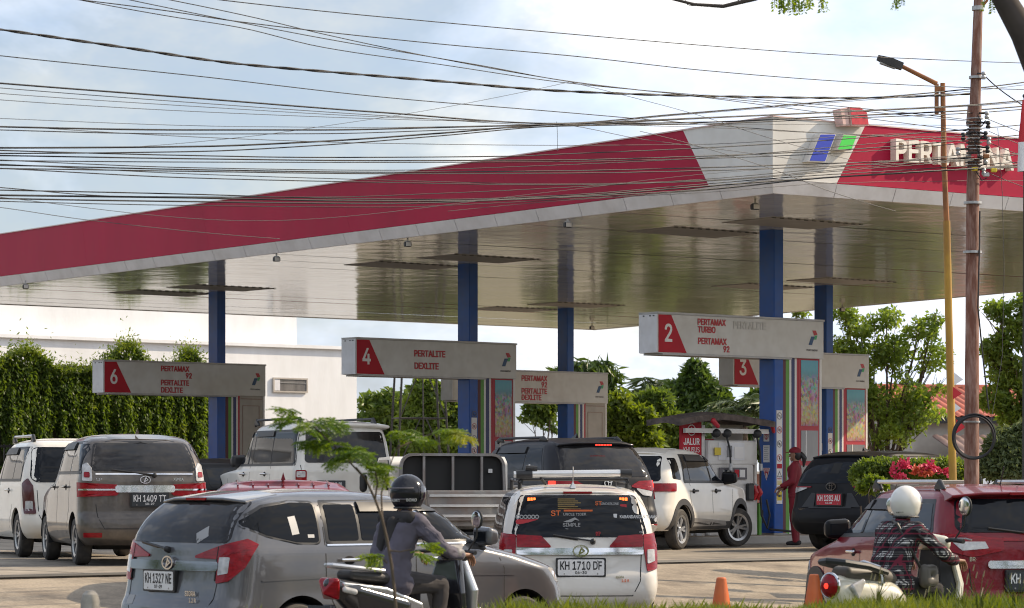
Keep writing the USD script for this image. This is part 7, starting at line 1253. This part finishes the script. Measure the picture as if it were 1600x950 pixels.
# cream scooter on the right
sa = math.radians(90 - 47); pos = np.array([at(1408, 900, 24.2)[0], 24.2, -.035]); t = thing('scooter', 'cream retro motor scooter with a round red tail lamp beside the red car', 'scooter', pos, sa, group='motor scooters waiting by the road', scale=(1.03, 1.03, 1.10))
wheel_s(t, -.60, .26); wheel_s(t, .62, .26)
part(t, 'tail_body', limbs([((-.74, 0, .66), .13, (-.30, .09, .58), .16), ((-.74, 0, .66), .13, (-.30, -.09, .58), .16), ((-.30, .06, .58), .17, (-.05, .05, .48), .14), ((-.30, -.06, .58), .17, (-.05, -.05, .48), .14)], .04, 6), 'scoot_cream'); part(t, 'floor', hb((-.10, .12, .32, .05), (-.10, -.12, .32, .05), (.38, .11, .32, .05), (.38, -.11, .32, .05)), 'car_trim'); part(t, 'engine', hb((-.5, .06, .34, .09), (-.2, .05, .32, .09), (-.60, .06, .27, .07)), 'rim_dark')
part(t, 'seat', hb((-.70, .05, .80, .05), (-.70, -.05, .80, .05), (-.35, .10, .77, .06), (-.35, -.10, .77, .06), (.02, .07, .70, .05), (.02, -.07, .70, .05)), 'leather_brown'); part(t, 'seat_band', tube([(-.42, .17, .72), (-.44, .15, .84), (-.45, 0, .875), (-.44, -.15, .84), (-.42, -.17, .72)], .016, 6), 'chrome')
part(t, 'grab_rail', tube([(-.38, .17, .80), (-.60, .17, .85), (-.82, .12, .88), (-.88, 0, .89), (-.82, -.12, .88), (-.60, -.17, .85), (-.38, -.17, .80)], .026, 8), 'car_trim')
lm = ball((0, 0, 0), 1, 3, (.045, .085, .085)); lm.apply_translation((-.855, 0, .71)); tl = part(t, 'tail_lamp', lm, 'lamp_red'); part(tl, 'lamp_ring', tube([(-.85, .088 * math.cos(a), .71 + .088 * math.sin(a)) for a in np.linspace(0, 6.2832, 25)], .012, 6), 'chrome'); part(tl, 'lit_bulb', ball((-.893, 0, .71), .028, 2, (.3, 1, 1)), 'brake_lit')
for s in (1, -1): part(t, 'turn_lamp', hb((-.74, s * .135, .70, .025), (-.70, s * .145, .63, .02), (-.64, s * .150, .74, .02)), 'lamp_clear')
g = text('SCOOPY', .040, .006, True, sx=1.5); part(t, 'body_text', placed(g, np.array([-.55, -.205, .56]), [1, 0, 0], [0, 0, 1], [0, -1, 0]), 'sign_text_red', smooth=False)
shp = [(.32, .17, .34), (.40, .20, .52), (.44, .19, .70), (.42, .15, .86), (.36, .09, .98)]
part(t, 'leg_shield', hullpts([(x + d, s * y, z) for x, y, z in shp for s in (1, -1) for d in (0, .05)]), 'car_trim'); part(t, 'front_fairing', hullpts([(x + .045 + d, s * (y + .01), z) for x, y, z in shp for s in (1, -1) for d in (0, .05)] + [(.58, 0, .6), (.56, 0, .8)]), 'scoot_cream')
for s in (1, -1): part(t, 'shield_edge', tube([(x + .03, s * (y + .012), z) for x, y, z in shp], .024, 8), 'scoot_cream')
part(t, 'headlamp_cowl', hb((.40, .10, 1.0, .06), (.40, -.10, 1.0, .06), (.34, 0, 1.02, .06)), 'scoot_cream'); part(t, 'front_fender', hb((.62, .06, .55, .02), (.62, -.06, .55, .02), (.86, .05, .40, .02), (.86, -.05, .40, .02), (.46, .05, .50, .02), (.46, -.05, .50, .02)), 'scoot_cream'); part(t, 'handlebar', tube([(.33, .36, 1.02), (.38, .2, 1.03), (.40, 0, 1.0), (.38, -.2, 1.03), (.33, -.36, 1.02)], .017, 8), 'rubber'); mirrors(t, 1.02); part(t, 'exhaust', tube([(-.2, -.15, .26), (-.55, -.18, .30), (-.82, -.18, .34)], [.03, .05, .05], 12), 'steel_grey')
[part(t, 'brake_lever', tube([(.40, s * .18, 1.04), (.43, s * .30, 1.04), (.42, s * .37, 1.03)], .006, 5), 'galv') for s in (1, -1)]
rider((pos[0], pos[1], pos[2]), -47, 'rider in a black and white plaid shirt and white helmet on the cream scooter', 'plaid', 'cloth_black', 'helmet_white', True, .925, lean=.03, arm_out=.37, turn=.1)
# attendant in red
ap = np.array([at(1243, 850, 50.6)[0], 50.6, FZ]); t = thing('person', 'pump attendant in red cap and red uniform standing by the black car', 'person', ap, math.radians(168)); S = .99; A = lambda x, y, z: np.array([x, y, z]) * S
# local x is where she faces
sh = {s: A(0, s * .17, 1.36) for s in (1, -1)}; el = {1: A(.02, .24, 1.10), -1: A(.04, -.22, 1.10)}; wr = {1: A(.20, .22, 1.02), -1: A(.22, -.10, .98)}; hp = {s: A(0, s * .09, .88) for s in (1, -1)}; kn = {s: A(.02, s * .10, .48) for s in (1, -1)}; an = {s: A(-.01, s * .10, .08) for s in (1, -1)}; neck = A(-.01, 0, 1.43); hd = A(.02, 0, 1.555)
tor = lambda e: [(A(0, .07, .92), (.115 + e) * S, A(0, .06, 1.10), (.10 + e) * S), (A(0, -.07, .92), (.115 + e) * S, A(0, -.06, 1.10), (.10 + e) * S), (A(0, .06, 1.10), (.10 + e) * S, A(.02, .08, 1.28), (.105 + e) * S), (A(0, -.06, 1.10), (.10 + e) * S, A(.02, -.08, 1.28), (.105 + e) * S), (sh[1], (.06 + e) * S, sh[-1], (.06 + e) * S), (A(.02, .08, 1.28), (.10 + e) * S, sh[1], (.06 + e) * S), (A(.02, -.08, 1.28), (.10 + e) * S, sh[-1], (.06 + e) * S), (A(0, 0, 1.34), (.07 + e) * S, neck, (.05 + e * .3) * S)]
arm = lambda e: [b for s in (1, -1) for b in ((sh[s], (.055 + e) * S, el[s], (.042 + e) * S), (el[s], (.042 + e) * S, wr[s], (.028 + e) * S))]
leg = lambda e: [b for s in (1, -1) for b in ((hp[s], (.095 + e) * S, kn[s], (.06 + e) * S), (kn[s], (.06 + e) * S, an[s], (.04 + e) * S))]
part(t, 'body', limbs(tor(-.015) + arm(-.006) + leg(-.01) + [(neck, .048 * S, hd + A(-.01, 0, -.05), .06 * S), (hd + A(0, 0, -.035), .072 * S, hd + A(-.015, 0, .035), .085 * S), (hd + A(.07, 0, -.015), .014 * S, hd + A(.092, 0, -.035), .014 * S), (hd + A(.05, 0, -.085), .025 * S, hd + A(.02, 0, -.06), .045 * S)] + [(hd + A(-.01, s * .08, -.03), .012 * S, hd + A(-.012, s * .085, .0), .014 * S) for s in (1, -1)], .018, 4), 'skin')
for s in (1, -1): part(t, 'eye', ball(hd + A(.078, s * .03, .0), .009 * S, 1), 'hair_black'); part(t, 'hand', limbs(hand(wr[s], wr[s] - el[s], s, A(0, 0, 1), S, .5), .012, 3), 'skin')
part(t, 'mouth', ball(hd + A(.076, 0, -.066), .012 * S, 1, (.5, 1.6, .4)), 'sign_text_red')
jk = part(t, 'jacket', limbs(tor(.012) + arm(.016) + [(A(0, .08, .84), .12 * S, A(0, -.08, .84), .12 * S)], .03, 4, .02), 'uniform_red'); part(t, 'trousers', limbs(leg(.012) + [(hp[1], .11 * S, hp[-1], .11 * S)], .03, 4, .015), 'uniform_red')
for s in (1, -1): part(t, 'shoe', limbs([(an[s] + A(-.04, 0, -.04), .042 * S, an[s] + A(.13, 0, -.05), .034 * S)], .03, 2), 'cloth_black'); part(jk, 'white_trim', limbs([(A(.115, s * .075, 1.30), .022 * S, A(.115, s * .085, 1.0), .024 * S)], .03, 2), 'white_plain')
part(jk, 'lanyard', tube([A(.04, .07, 1.43), A(.125, .03, 1.3), A(.14, 0, 1.18), A(.125, -.03, 1.3), A(.04, -.07, 1.43)], .009 * S, 6), 'white_plain')
hr = part(t, 'hair', limbs([(hd + A(-.035, 0, .02), .088 * S, hd + A(-.05, 0, -.03), .078 * S)], .03, 3), 'hair_black'); part(hr, 'ponytail', limbs([(hd + A(-.12, 0, .01), .038 * S, hd + A(-.175, 0, -.06), .045 * S), (hd + A(-.175, 0, -.06), .045 * S, hd + A(-.16, 0, -.20), .018 * S)], .03, 3), 'hair_black')
cp = ball((0, 0, 0), 1, 3, (.108 * S, .094 * S, .085 * S)); cp.apply_translation(hd + A(-.012, 0, .045)); cp = cp.slice_plane(hd + A(0, 0, .03), [0, 0, 1]); c_ = part(t, 'cap', cp, 'uniform_red'); part(c_, 'cap_peak', hullpts([hd + A(.07 + .085 * math.cos(a), .075 * math.sin(a), .032 + dz) for a in np.linspace(-1.57, 1.57, 13) for dz in (0, .012)]), 'uniform_red')
